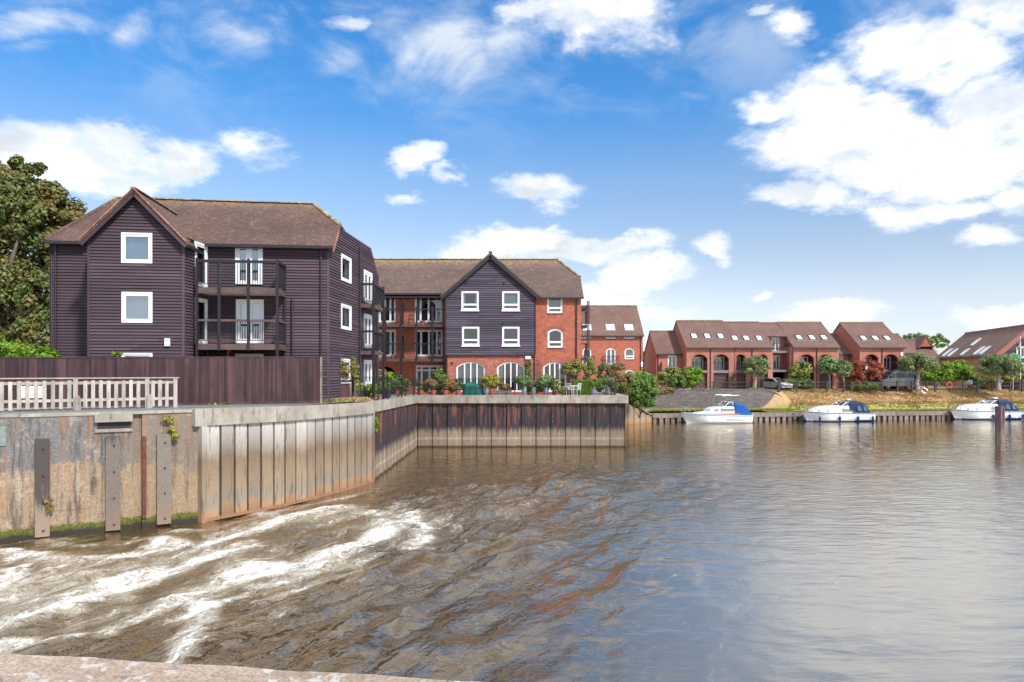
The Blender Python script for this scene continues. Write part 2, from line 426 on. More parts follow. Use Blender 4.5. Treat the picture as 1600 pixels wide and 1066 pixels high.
def leaf_mat(name, stops, c2=None, trans=.25):
    m, t = newmat(name); g = t.n('ShaderNodeNewGeometry')
    r = g.outputs['Random Per Island']; col = t.ramp(r, stops)
    if c2: col = t.mix(t.smooth(t.noise(g.outputs['Position'], .55, 4), .45, .68, 0, .8), col, c2)
    b = t.n('ShaderNodeBsdfPrincipled', None, Base_Color=col, Roughness=.55); b.inputs['Specular IOR Level'].default_value = .35
    tr = t.n('ShaderNodeBsdfTranslucent', None, Color=col)
    finish(t, t.n('ShaderNodeMixShader', None, i0=trans, i1=b.outputs[0], i2=tr.outputs[0]))
leaf_mat('leaf_dark', [(0, (.065, .105, .025)), (.5, (.13, .18, .045)), (.82, (.22, .25, .075)), (1, (.34, .27, .10))], (.26, .165, .055))
leaf_mat('leaf_bright', [(0, (0.095, 0.203, 0.014)), (.6, (0.189, 0.351, 0.027)), (1, (0.351, 0.486, 0.054))])
leaf_mat('leaf_mid', [(0, (0.069, 0.137, 0.029)), (.6, (0.147, 0.254, 0.049)), (1, (0.293, 0.391, 0.098))])
leaf_mat('leaf_olive', [(0, (0.10, 0.145, 0.05)), (.6, (0.20, 0.27, 0.095)), (1, (0.42, 0.46, 0.21))])
leaf_mat('leaf_yellow', [(0, (0.242, 0.242, 0.033)), (.6, (0.418, 0.418, 0.066)), (1, (0.550, 0.462, 0.110))])
leaf_mat('leaf_red', [(0, (.20, .035, .025)), (.6, (.40, .10, .06)), (1, (.50, .20, .10))])
leaf_mat('leaf_dry', [(0, (.25, .16, .06)), (.6, (.38, .25, .08)), (1, (.45, .30, .20))], (.20, .22, .05))
leaf_mat('leaf_variegated', [(0, (0.088, 0.150, 0.025)), (.5, (0.200, 0.275, 0.050)), (.8, (0.525, 0.525, 0.150)), (1, (0.625, 0.525, 0.250))])
leaf_mat('leaf_topiary', [(0, (0.140, 0.169, 0.037)), (.5, (0.319, 0.338, 0.085)), (1, (0.619, 0.562, 0.188))])
leaf_mat('leaf_topiary_dark', [(0, (0.095, 0.119, 0.043)), (.5, (0.214, 0.227, 0.084)), (1, (0.476, 0.428, 0.190))])
leaf_mat('leaf_silver', [(0, (0.10, 0.18, 0.06)), (.6, (0.20, 0.33, 0.12)), (1, (0.42, 0.54, 0.25))])
leaf_mat('grass_dry', [(0, (.42, .27, .12)), (.5, (.60, .40, .20)), (.85, (.70, .50, .27)), (1, (.38, .35, .12))], (.42, .34, .12))
leaf_mat('grass_green', [(0, (.16, .20, .03)), (.6, (.26, .28, .05)), (1, (.40, .34, .09))])

def ground_mats():
    m, t = newmat('grass_bank'); p = pos(t); x, y, z = t.xyz(p)
    n = t.noise(p, .6, 6, .65); n2 = t.noise(t.vm('MULTIPLY', p, (1, 1, 1)), 6., 5, .7)
    dry = t.mix(t.smooth(n2, .3, .7), (.42, .25, .13), (.64, .42, .23))
    grn = t.mix(t.smooth(n2, .3, .7), (.24, .27, .04), (.42, .40, .10))
    f = t.smooth(t.m('ADD', z, t.m('MULTIPLY', t.m('SUBTRACT', n, .5), 2.2)), 1.15, 1.7)
    col = t.mix(f, grn, dry)
    col = t.mix(t.smooth(t.m('ADD', z, t.m('MULTIPLY', t.m('SUBTRACT', n, .5), 1.0)), 2.9, 3.15), col, t.mix(n2, (.20, .20, .05), (.36, .30, .12)))
    b = t.n('ShaderNodeBsdfPrincipled', None, Base_Color=col, Roughness=.95)
    t.set(b.inputs['Normal'], t.n('ShaderNodeBump', None, Strength=.8, Distance=.08, Height=n2).outputs[0]); finish(t, b)

    # stained concrete quay wall
    m, t = newmat('stained_concrete'); p = pos(t); x, y, z = t.xyz(p)
    big = t.noise(p, .55, 8, .62, .4); med = t.noise(p, 1.9, 8, .66, .5); fine = t.noise(p, 16, 6, .72); run = t.noise(t.vm('MULTIPLY', p, (3.2, 3.2, .28)), 1.6, 7, .65)
    grey = t.mix(t.smooth(fine, .3, .7), (.13, .125, .125), (.25, .24, .23))
    tan = t.mix(t.smooth(fine, .3, .7), (.24, .175, .115), (.45, .345, .235))
    zz = t.m('ADD', z, t.m('MULTIPLY', t.m('SUBTRACT', big, .5), 3.4))
    col = t.mix(t.smooth(zz, 2.0, 2.35), tan, grey)
    col = t.mix(t.smooth(run, .50, .68, 0, .75), col, (.36, .17, .07))          # rust and iron runs
    col = t.mix(t.m('MULTIPLY', t.smooth(med, .52, .66), t.smooth(fine, .35, .6, .2, .7)), col, (.50, .44, .35))            # lime bloom
    col = t.mix(t.m('MULTIPLY', t.smooth(t.noise(t.vm('MULTIPLY', p, (4, 4, .45)), 1.1, 7, .72), .48, .68), .85), col, (.065, .055, .05))
    col = t.mix(t.m('MULTIPLY', t.smooth(t.noise(t.vm('MULTIPLY', p, (.4, .4, 9)), 1.3, 6, .7), .55, .68), .4), col, (.12, .095, .075))
    col = t.mix(t.m('MULTIPLY', t.smooth(t.m('ADD', x, t.m('MULTIPLY', big, 1.2)), -12.9, -12.2), .35), col, (.30, .19, .10))
    edge = t.m('ADD', z, t.m('MULTIPLY', t.m('SUBTRACT', t.noise(p, 3.5, 6, .7), .5), .35))
    col = t.mix(t.smooth(edge, .45, .33), col, t.mix(t.smooth(fine, .4, .6), (.05, .07, .008), (.16, .15, .03)))   # weed line
    col = t.mix(t.smooth(edge, .25, .12), col, (.035, .03, .02))
    b = t.n('ShaderNodeBsdfPrincipled', None, Base_Color=col, Roughness=.88)
    hh = t.m('ADD', med, t.m('MULTIPLY', fine, .6))
    t.set(b.inputs['Normal'], t.n('ShaderNodeBump', None, Strength=.75, Distance=.05, Height=hh).outputs[0]); finish(t, b)

    m, t = newmat('coping_concrete'); p = pos(t)
    n = t.noise(p, 1.1, 8, .66); fine = t.noise(p, 14, 6, .7); r = t.n('ShaderNodeObjectInfo').outputs['Random']
    col = t.mix(t.smooth(n, .35, .65), (.31, .27, .22), (.47, .42, .355))
    col = t.mix(t.smooth(fine, .5, .75, 0, .6), col, (.24, .22, .20))
    col = t.mix(t.smooth(t.noise(t.vm('MULTIPLY', p, (2.5, 2.5, .5)), 1.6, 7, .7), .52, .68, 0, .75), col, (.12, .11, .10))
    col = t.mix(1., col, t.ramp(r, [(0, .78), (1, 1.06)]), 'MULTIPLY')
    b = t.n('ShaderNodeBsdfPrincipled', None, Base_Color=col, Roughness=.9)
    t.set(b.inputs['Normal'], t.n('ShaderNodeBump', None, Strength=.5, Distance=.02, Height=fine).outputs[0]); finish(t, b)

    m, t = newmat('near_concrete'); p = pos(t)
    n = t.noise(p, 1.4, 8, .66); fine = t.noise(p, 60, 6, .75); li = t.noise(p, 9, 7, .62, .6); li2 = t.noise(p, 3.2, 5, .6, .8)
    col = t.mix(t.smooth(n, .35, .65), (.36, .27, .20), (.54, .42, .32))
    col = t.mix(t.smooth(fine, .42, .62, 0, .75), col, (.22, .155, .115))
    col = t.mix(t.m('MULTIPLY', t.smooth(li, .55, .585), t.smooth(li2, .40, .52)), col, t.mix(fine, (.44, .40, .35), (.66, .61, .54)))
    col = t.mix(t.m('MULTIPLY', t.smooth(t.noise(p, 2.4, 7, .7, .5), .60, .64), t.smooth(fine, .35, .6)), col, (.30, .14, .04))
    cr = t.noise(t.vm('MULTIPLY', p, (.5, 1.2, 1)), 2.5, 9, .7, 1.2)
    col = t.mix(t.smooth(t.m('ABSOLUTE', t.m('SUBTRACT', cr, .5)), .006, .0, 0, .85), col, (.08, .06, .05))
    b = t.n('ShaderNodeBsdfPrincipled', None, Base_Color=col, Roughness=.92)
    t.set(b.inputs['Normal'], t.n('ShaderNodeBump', None, Strength=.6, Distance=.012, Height=t.m('ADD', fine, t.m('MULTIPLY', li, 1.2))).outputs[0]); finish(t, b)

    # pale fendering boards of the curved wall: bleached tops, brown wet band, ochre foot
    m, t = newmat('pile_pale'); p = pos(t); x, y, z = t.xyz(p); r = t.n('ShaderNodeObjectInfo').outputs['Random']
    run = t.noise(t.vm('MULTIPLY', p, (4, 4, .4)), 2.2, 7, .66); fine = t.noise(p, 18, 5, .7)
    zz = t.m('ADD', z, t.m('ADD', t.m('MULTIPLY', t.m('SUBTRACT', run, .5), 1.1), t.m('MULTIPLY', t.m('SUBTRACT', r, .5), .3)))
    col = t.ramp(t.m('DIVIDE', zz, 3.7), [(.0, (.34, .18, .10)), (.10, (.40, .24, .13)), (.15, (.27, .23, .18)), (.34, (.29, .21, .13)), (.58, (.22, .15, .10)), (.70, (.33, .285, .24)), (.92, (.50, .47, .44)), (1., (.30, .22, .18))])
    col = t.mix(t.smooth(run, .53, .68, 0, .8), col, (.12, .085, .06))
    col = t.mix(t.smooth(fine, .55, .75, 0, .5), col, (.60, .54, .46))
    col = t.mix(1., col, t.ramp(r, [(0, .8), (1, 1.15)]), 'MULTIPLY')
    b = t.n('ShaderNodeBsdfPrincipled', None, Base_Color=col, Roughness=.8)
    t.set(b.inputs['Normal'], t.n('ShaderNodeBump', None, Strength=.4, Distance=.02, Height=t.m('ADD', run, fine)).outputs[0]); finish(t, b)

    # dark tarred steel piles, rust runs, dried silt below the high-water mark
    m, t = newmat('pile_dark'); p = pos(t); x, y, z = t.xyz(p); r = t.n('ShaderNodeObjectInfo').outputs['Random']
    run = t.noise(t.vm('MULTIPLY', p, (1.9, 1.9, .13)), 2.6, 9, .72); fine = t.noise(p, 14, 5, .7)
    bluish = t.mix(t.smooth(fine, .3, .7), (.014, .011, .017), (.038, .027, .034))
    rust = t.mix(fine, (.10, .035, .022), (.26, .10, .055))
    top = t.mix(t.smooth(t.m('ADD', run, t.m('MULTIPLY', t.m('SUBTRACT', z, 2.2), .05)), .50, .64, 0, .95), bluish, rust)
    top = t.mix(t.smooth(t.noise(t.vm('MULTIPLY', p, (6, 6, .5)), 1.9, 6, .7), .60, .72, 0, .6), top, (.34, .27, .22))
    silt = t.mix(t.smooth(fine, .3, .75), (.19, .14, .095), (.32, .25, .18))
    silt = t.mix(t.smooth(run, .45, .6, 0, .6), silt, (.18, .13, .10))
    zz = t.m('ADD', z, t.m('MULTIPLY', t.m('SUBTRACT', run, .5), 1.3))
    col = t.mix(t.smooth(zz, .95, 1.5), silt, top)
    col = t.mix(t.m('MULTIPLY', t.smooth(t.m('ABSOLUTE', t.m('SUBTRACT', t.m('ADD', z, t.m('MULTIPLY', t.m('SUBTRACT', fine, .5), .25)), .62)), .13, .03), t.smooth(run, .35, .6, .15, .5)), col, (.46, .39, .30))
    col = t.mix(t.smooth(t.m('ADD', z, t.m('MULTIPLY', t.m('SUBTRACT', fine, .5), .3)), .16, .05), col, (.05, .035, .02))
    col = t.mix(1., col, t.ramp(r, [(0, .8), (1, 1.15)]), 'MULTIPLY')
    b = t.n('ShaderNodeBsdfPrincipled', None, Base_Color=col, Roughness=.75)
    t.set(b.inputs['Normal'], t.n('ShaderNodeBump', None, Strength=.4, Distance=.02, Height=t.m('ADD', run, fine)).outputs[0]); finish(t, b)

    for nm_, thr in (('fender_plank_dark', .9), ('fender_plank', 2.9), ('fender_plank_pale', 3.9)):
        m, t = newmat(nm_); p = pos(t); x, y, z = t.xyz(p); r = t.n('ShaderNodeObjectInfo').outputs['Random']
        run = t.noise(t.vm('MULTIPLY', p, (5, 5, .5)), 2., 7, .7); fine = t.noise(t.vm('MULTIPLY', p, (4, 4, 1)), 14, 5, .7)
        col = t.mix(t.smooth(fine, .3, .7), (.17, .14, .115), (.31, .265, .22))
        zz = t.m('ADD', z, t.m('MULTIPLY', t.m('SUBTRACT', run, .5), 2.6))
        col = t.mix(t.smooth(zz, thr, thr+.7, 0, .85), col, (.045, .035, .035))
        col = t.mix(t.m('MULTIPLY', t.smooth(z, 1.2, .4), .35), col, (.40, .25, .15))
        col = t.mix(1., col, t.ramp(r, [(0, .7), (1, 1.15)]), 'MULTIPLY')
        b = t.n('ShaderNodeBsdfPrincipled', None, Base_Color=col, Roughness=.85)
        t.set(b.inputs['Normal'], t.n('ShaderNodeBump', None, Strength=.6, Distance=.02, Height=fine).outputs[0]); finish(t, b)


    m, t = newmat('old_post'); p = pos(t); x, y, z = t.xyz(p)
    fine = t.noise(t.vm('MULTIPLY', p, (6, 6, .5)), 3, 6, .7)
    up = t.mix(t.smooth(fine, .35, .65), (.10, .06, .07), (.21, .13, .14)); lo = t.mix(t.smooth(fine, .35, .65), (.14, .10, .075), (.28, .21, .16))
    col = t.mix(t.smooth(t.m('ADD', z, fine), 1.4, 2.4), lo, up)
    b = t.n('ShaderNodeBsdfPrincipled', None, Base_Color=col, Roughness=.85)
    t.set(b.inputs['Normal'], t.n('ShaderNodeBump', None, Strength=.6, Distance=.03, Height=fine).outputs[0]); finish(t, b)
ground_mats()
G = MT
# shared piece meshes
def unit(name, m, build):
    mb = MB(); build(mb); o0 = mb
    me = bpy.data.meshes.new(name); me.from_pydata([tuple(v) for v in mb.v], [], mb.f); me.materials.append(m)
    bm = bmesh.new(); bm.from_mesh(me); bmesh.ops.recalc_face_normals(bm, faces=bm.faces); bm.to_mesh(me); bm.free()
    auto_uv(me); return me
def ubox(name, m, bev=0):
    me = unit(name, m, lambda b: b.box((0, 0, 0), (1, 1, 1))); return me
def piece(name, me, parent, M, x0, y0, z0, sx, sy, sz):
    """unit mesh placed at (x0,y0,z0) of frame M with size (sx,sy,sz)"""
    return link(name, me, parent, M=M @ Matrix.Translation((x0, y0, z0)) @ Matrix.Diagonal((sx, sy, sz, 1)))
# ------------------------------------------------------------------ river
def quayY(X): return 72+(X-14.8)*.1375
def WP(px, py):                               # point of the river surface seen there in the photograph
    Y = EYE*F/(py-HY); return (GX(px, Y), Y)
FOAM = [  # streams of broken water, laid out on the river plane: ((x, y) in the photo ...), width m, strength
    ([(-60, 1003), (0, 984), (60, 960), (120, 938), (188, 924), (215, 909), (255, 896), (308, 880), (375, 862), (400, 852)], .50, 1.1),
    ([(188, 912), (225, 900), (260, 893)], .75, 1.1),
    ([(310, 930), (400, 889), (435, 888), (512, 878), (550, 856), (602, 838), (640, 815)], .62, 1.05),
    ([(430, 892), (470, 885), (520, 868)], 1.0, .95),
    ([(602, 838), (625, 809), (600, 795), (540, 795), (470, 812), (400, 800)], .75, .62),
    ([(640, 800), (659, 827), (655, 845), (640, 852)], .45, .8),
    ([(-40, 1020), (0, 1010), (80, 997), (161, 984), (204, 965), (268, 940), (322, 917), (400, 889)], .36, .9),
    ([(284, 941), (295, 962), (316, 975), (290, 1000), (274, 1025), (262, 1040)], .36, 1.0),
    ([(316, 975), (360, 985), (400, 968), (450, 955)], .3, .55),
    ([(-40, 862), (16, 868), (54, 874), (100, 876), (145, 871), (200, 868), (241, 860), (255, 848), (316, 853), (349, 838), (400, 824), (450, 810), (520, 792)], .55, .95),
    ([(40, 850), (80, 843), (130, 852), (188, 848), (240, 838), (300, 830), (380, 816), (440, 800), (520, 782), (580, 768)], .40, .55),
    ([(0, 905), (30, 893), (20, 900)], .6, .8), ([(0, 940), (50, 912), (110, 890), (180, 882)], .5, .55), ([(150, 905), (210, 885), (280, 872)], .4, .5), ([(60, 985), (150, 965), (230, 940)], .35, .45), ([(400, 915), (470, 905), (540, 880)], .45, .6), ([(330, 950), (420, 925), (500, 905)], .4, .5), ([(340, 1005), (400, 980), (460, 965)], .25, .4), ([(90, 905), (140, 884), (220, 880), (300, 862)], .5, .45),
    ([(0, 925), (60, 915), (120, 905), (180, 890)], .5, .35), ([(0, 955), (60, 930), (110, 915)], .4, .5),
    ([(400, 947), (437, 938), (471, 921), (530, 902), (580, 885)], .35, .62),
    ([(380, 985), (440, 965), (500, 940), (580, 905)], .3, .35),
    ([(560, 800), (620, 790), (660, 800), (700, 820)], .6, .35),
    ([(705, 745), (767, 770), (800, 775), (850, 780)], .7, .25), ([(760, 795), (800, 782), (830, 786), (790, 800)], .4, .28),
    ([(620, 735), (700, 728), (780, 722), (861, 726), (920, 728)], .8, .22), ([(860, 735), (960, 735), (1010, 742)], 1.0, .3)]
def seg_dist(x, y, pts):
    best = np.full(x.shape, 1e9)
    for (ax, ay), (bx, by) in zip(pts[:-1], pts[1:]):
        dx, dy = bx-ax, by-ay; t = np.clip(((x-ax)*dx+(y-ay)*dy)/(dx*dx+dy*dy+1e-9), 0, 1)
        best = np.minimum(best, np.hypot(x-ax-t*dx, y-ay-t*dy))
    return best
def make_river():
    xs = np.concatenate([np.arange(-70, -15, 1.2), np.arange(-15, 8, .075), np.arange(8, 24, .13), np.arange(24, 80, .5), np.arange(80, 320, 8)])
    ys = [-30., -20, -10, -4, 1, 2]; y = 2.6
    while y < 95: ys.append(y); y += max(.07, .0042*y+.02) if y < 40 else .25+.004*(y-40)
    ys = np.array(ys+[110., 140, 200]); nx, ny = len(xs), len(ys)
    X, Y = np.meshgrid(xs, ys)
    wx = X+.45*fbm(X*.5, Y*.5, 3, 11); wy = Y+.7*fbm(X*.5, Y*.5, 3, 12)
    foam = np.zeros_like(X)
    for pts, w, s in FOAM:
        w = w*1.0; s = s*.90; d = seg_dist(wx, wy, [WP(*p) for p in pts]); foam = np.maximum(foam, s*np.exp(-(d/w)**2))
    rough = seg_dist(X, Y, [WP(*p) for p in [(-60, 930), (200, 900), (400, 860), (560, 820), (700, 800)]])
    turb = np.exp(-(rough/4.2)**2)                                     # the race below the sluice
    mid = np.exp(-(seg_dist(X, Y, [WP(*p) for p in [(300, 1040), (520, 960), (700, 860), (800, 800), (930, 760)]])/5.6)**2)
    d = np.array([.45, .89]); s = (X*d[0]+Y*d[1]); t = (X*d[1]-Y*d[0]) + .9*perlin(X*.16, Y*.16, 5)
    race = fbm(t*.75, s*.30, 3, 21, .45)*.34-np.abs(fbm(t*1.5, s*.5, 2, 23))*.06+fbm(t*3.0, s*1.3, 2, 25)*.028
    tw = t+.55*perlin(s*.22+3, t*.22, 8); sw = s+.8*perlin(t*.3, s*.25, 9)
    rg = lambda a, sd: 1-2*np.abs(a)
    gust = np.clip(.75+1.3*perlin(X*.21+4, Y*.17, 39), .15, 1.6)
    ribs = (fbm(tw*.85, sw*.24, 2, 31, .5)*.22+rg(perlin(tw*1.4, sw*.38, 35), 0)*.035+perlin(X*.5+Y*.1, Y*.95, 36)*.06+fbm(tw*2.5, sw*1.0, 2, 37)*.022*gust)*gust
    calm = fbm(X*.28+Y*.05, Y*.75, 2, 41)*.035+fbm(X*1.1+Y*.3, Y*2.4, 2, 44)*.010+fbm(X*.8, Y*.95+X*.2, 2, 47)*.022
    swell = perlin(X*.13, Y*.13, 51)*.10*(turb+.4*mid)
    H = race*turb*1.15+ribs*mid*1.55+calm*(.5+.5*mid)+swell+foam*.06*(1+fbm(X*2.2, Y*2.2, 3, 61))
    edge = np.clip((Y-2.6)/1.5, 0, 1)*np.clip((85-Y)/20, 0, 1); H *= edge
    v = np.stack([X, Y, H], -1).reshape(-1, 3)
    idx = np.arange(nx*ny).reshape(ny, nx)
    q = np.stack([idx[:-1, :-1], idx[:-1, 1:], idx[1:, 1:], idx[1:, :-1]], -1).reshape(-1, 4)
    me = bpy.data.meshes.new('river'); me.vertices.add(len(v)); me.vertices.foreach_set('co', v.ravel())
    me.loops.add(q.size); me.loops.foreach_set('vertex_index', q.ravel().astype(np.int32))
    me.polygons.add(len(q)); me.polygons.foreach_set('loop_start', np.arange(0, q.size, 4, dtype=np.int32))
    me.polygons.foreach_set('use_smooth', np.ones(len(q), bool)); me.update(calc_edges=True)
    for nm, a in (('foam', foam), ('turb', turb), ('mid', mid)):
        at = me.attributes.new(nm, 'FLOAT', 'POINT'); at.data.foreach_set('value', a.ravel().astype(np.float32))
    m, tt = newmat('river_water'); p = pos(tt)
    A = lambda n: tt.n('ShaderNodeAttribute', {'attribute_name': n}).outputs['Fac']
    fo, tu, mi = A('foam'), A('turb'), A('mid')
    rot = tt.n('ShaderNodeMapping', None); tt.set(rot.inputs[0], p); rot.inputs['Rotation'].default_value = (0, 0, math.radians(-63))
    wq = tt.vm('MULTIPLY_ADD', tt.vm('SUBTRACT', tt.noise(p, .9, 5, .6, 0, 1), (.5, .5, .5)), (1.1, 1.1, 0), rot.outputs[0])
    st = tt.vm('MULTIPLY', wq, (.34, 1.25, 1)); st2 = tt.vm('MULTIPLY', wq, (.8, 1.5, 1))
    fn = tt.noise(st, 1.9, 10, .70, .6); fn2 = tt.noise(st2, 5.5, 9, .74, .9)
    web = tt.m('ABSOLUTE', tt.m('SUBTRACT', fn2, .5))                   # lacy edges
    f = tt.m('ADD', tt.m('MULTIPLY', fo, 1.0), tt.m('MULTIPLY', tt.m('SUBTRACT', fn, .5), 2.7))
    f = tt.m('ADD', f, tt.m('ADD', tt.m('MULTIPLY', tu, .22), tt.m('MULTIPLY', tt.m('SUBTRACT', fn2, .5), 2.3)))
    f = tt.m('ADD', f, tt.m('MULTIPLY', tt.m('SUBTRACT', tt.noise(tt.vm('MULTIPLY', wq, (.5, 2.0, 1)), 11., 7, .75, .5), .5), 1.3))
    fm = tt.m('POWER', tt.smooth(f, .36, 1.36), 1.1)
    lace = tt.m('MULTIPLY', tt.smooth(web, .035, .004), tt.smooth(tt.m('ADD', tt.m('ADD', fo, tt.m('MULTIPLY', tu, .35)), tt.m('SUBTRACT', fn, .5)), .35, .8))
    fm = tt.m('ADD', fm, tt.m('MULTIPLY', lace, .6), clamp=True)
    murk_glare = tt.mix(tt.smooth(tt.noise(p, .35, 4), .35, .65), (.055, .032, .010), (.085, .052, .020))
    murk_glare = tt.mix(tt.m('MULTIPLY', tt.m('MULTIPLY', tt.smooth(tt.m('ADD', tu, mi), .5, .0), .85), tt.m('MULTIPLY', tt.smooth(tt.xyz(p)[1], 50, 30), tt.smooth(tt.xyz(p)[0], -3, 6))), murk_glare, (.165, .158, .15))  # sky glare on the calm right-hand water painted as a paler diffuse colour
    aer = tt.smooth(tt.m('ADD', tt.m('MULTIPLY', fo, .9), tt.m('ADD', tt.m('MULTIPLY', tu, .35), tt.m('MULTIPLY', tt.m('SUBTRACT', fn, .5), .8))), .15, 1.15)
    streak = tt.noise(tt.vm('MULTIPLY', wq, (.22, 2.4, 1)), 4.5, 8, .72, .4)
    base = tt.mix(aer, murk_glare, tt.mix(tt.smooth(streak, .35, .65), (.20, .145, .085), (.44, .36, .24)))
    # fine ripples
    yy = tt.xyz(p)[1]; dist = tt.smooth(yy, 30, 75, 1, .5); farr = tt.smooth(yy, 14, 34, .22, 1)
    r1 = tt.noise(tt.vm('MULTIPLY', p, (.7, 2.0, 1)), 1.5, 3, .5, .5); r2 = tt.noise(tt.vm('MULTIPLY', wq, (.55, 1.6, 1)), 1.5, 2.5, .45, .8)
    r3 = tt.noise(tt.vm('MULTIPLY', p, (1., 1.9, 1)), 9., 4, .55)
    hh = tt.m('ADD', tt.m('MULTIPLY', r1, tt.m('MULTIPLY', farr, .28)), tt.m('MULTIPLY', r2, tt.m('ADD', tt.m('MULTIPLY', tu, .9), tt.m('MULTIPLY', mi, .5))))
    hh = tt.m('ADD', hh, tt.m('MULTIPLY', r3, tt.m('ADD', .006, tt.m('MULTIPLY', tu, .03))))
    nb = tt.n('ShaderNodeBump', None, Strength=1., Distance=tt.m('MULTIPLY', dist, .22), Height=hh).outputs[0]
    lw = tt.n('ShaderNodeLayerWeight', None, Blend=.5, Normal=nb).outputs['Facing']
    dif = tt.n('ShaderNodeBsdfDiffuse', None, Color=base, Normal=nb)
    glo = tt.n('ShaderNodeBsdfGlossy', None, Color=(1., .925, .81, 1), Roughness=tt.m('ADD', tt.m('ADD', .02, tt.m('MULTIPLY', tt.smooth(tt.m('ADD', tu, mi), 1.0, .0, 0, .16), tt.smooth(tt.xyz(p)[1], 55, 28, .12, 1))), tt.m('MULTIPLY', aer, .12)), Normal=nb)
    wat = tt.n('ShaderNodeMixShader', None, i0=tt.m('ADD', .018, tt.m('MULTIPLY', .95, tt.m('POWER', lw, 2.1))), i1=dif.outputs[0], i2=glo.outputs[0])
    fb = tt.n('ShaderNodeBump', None, Strength=.7, Distance=.10, Height=tt.m('ADD', fn2, fn)).outputs[0]
    fs = tt.n('ShaderNodeBsdfPrincipled', None, Base_Color=tt.mix(tt.smooth(tt.m('ADD', f, tt.m('MULTIPLY', tt.m('SUBTRACT', fn2, .5), 1.2)), .7, 1.35), (.58, .54, .45), (.88, .89, .89)), Roughness=.7, Normal=fb)
    finish(tt, tt.n('ShaderNodeMixShader', None, i0=fm, i1=wat.outputs[0], i2=fs.outputs[0]))
    me.materials.append(m); o = link('river', me); tag(o, kind='structure')
make_river()

# ------------------------------------------------------------------ river walls, plan (X, Y)
LW0, LW1 = (-31., 12.7), (-11.02, 24.5)
CURVE = [(-11.02, 24.5), (-10.16, 25.8), (-9.36, 27.0), (-8.55, 28.5), (-7.74, 30.6), (-7.2, 32.0), (-6.87, 33.3)]
SIDE0, SIDE1 = (-6.75, 33.3), (-6.68, 48.5)
TR = (8.05, 48.5)
ZT1, ZT2, ZT3 = 4.02, 3.86, 3.63

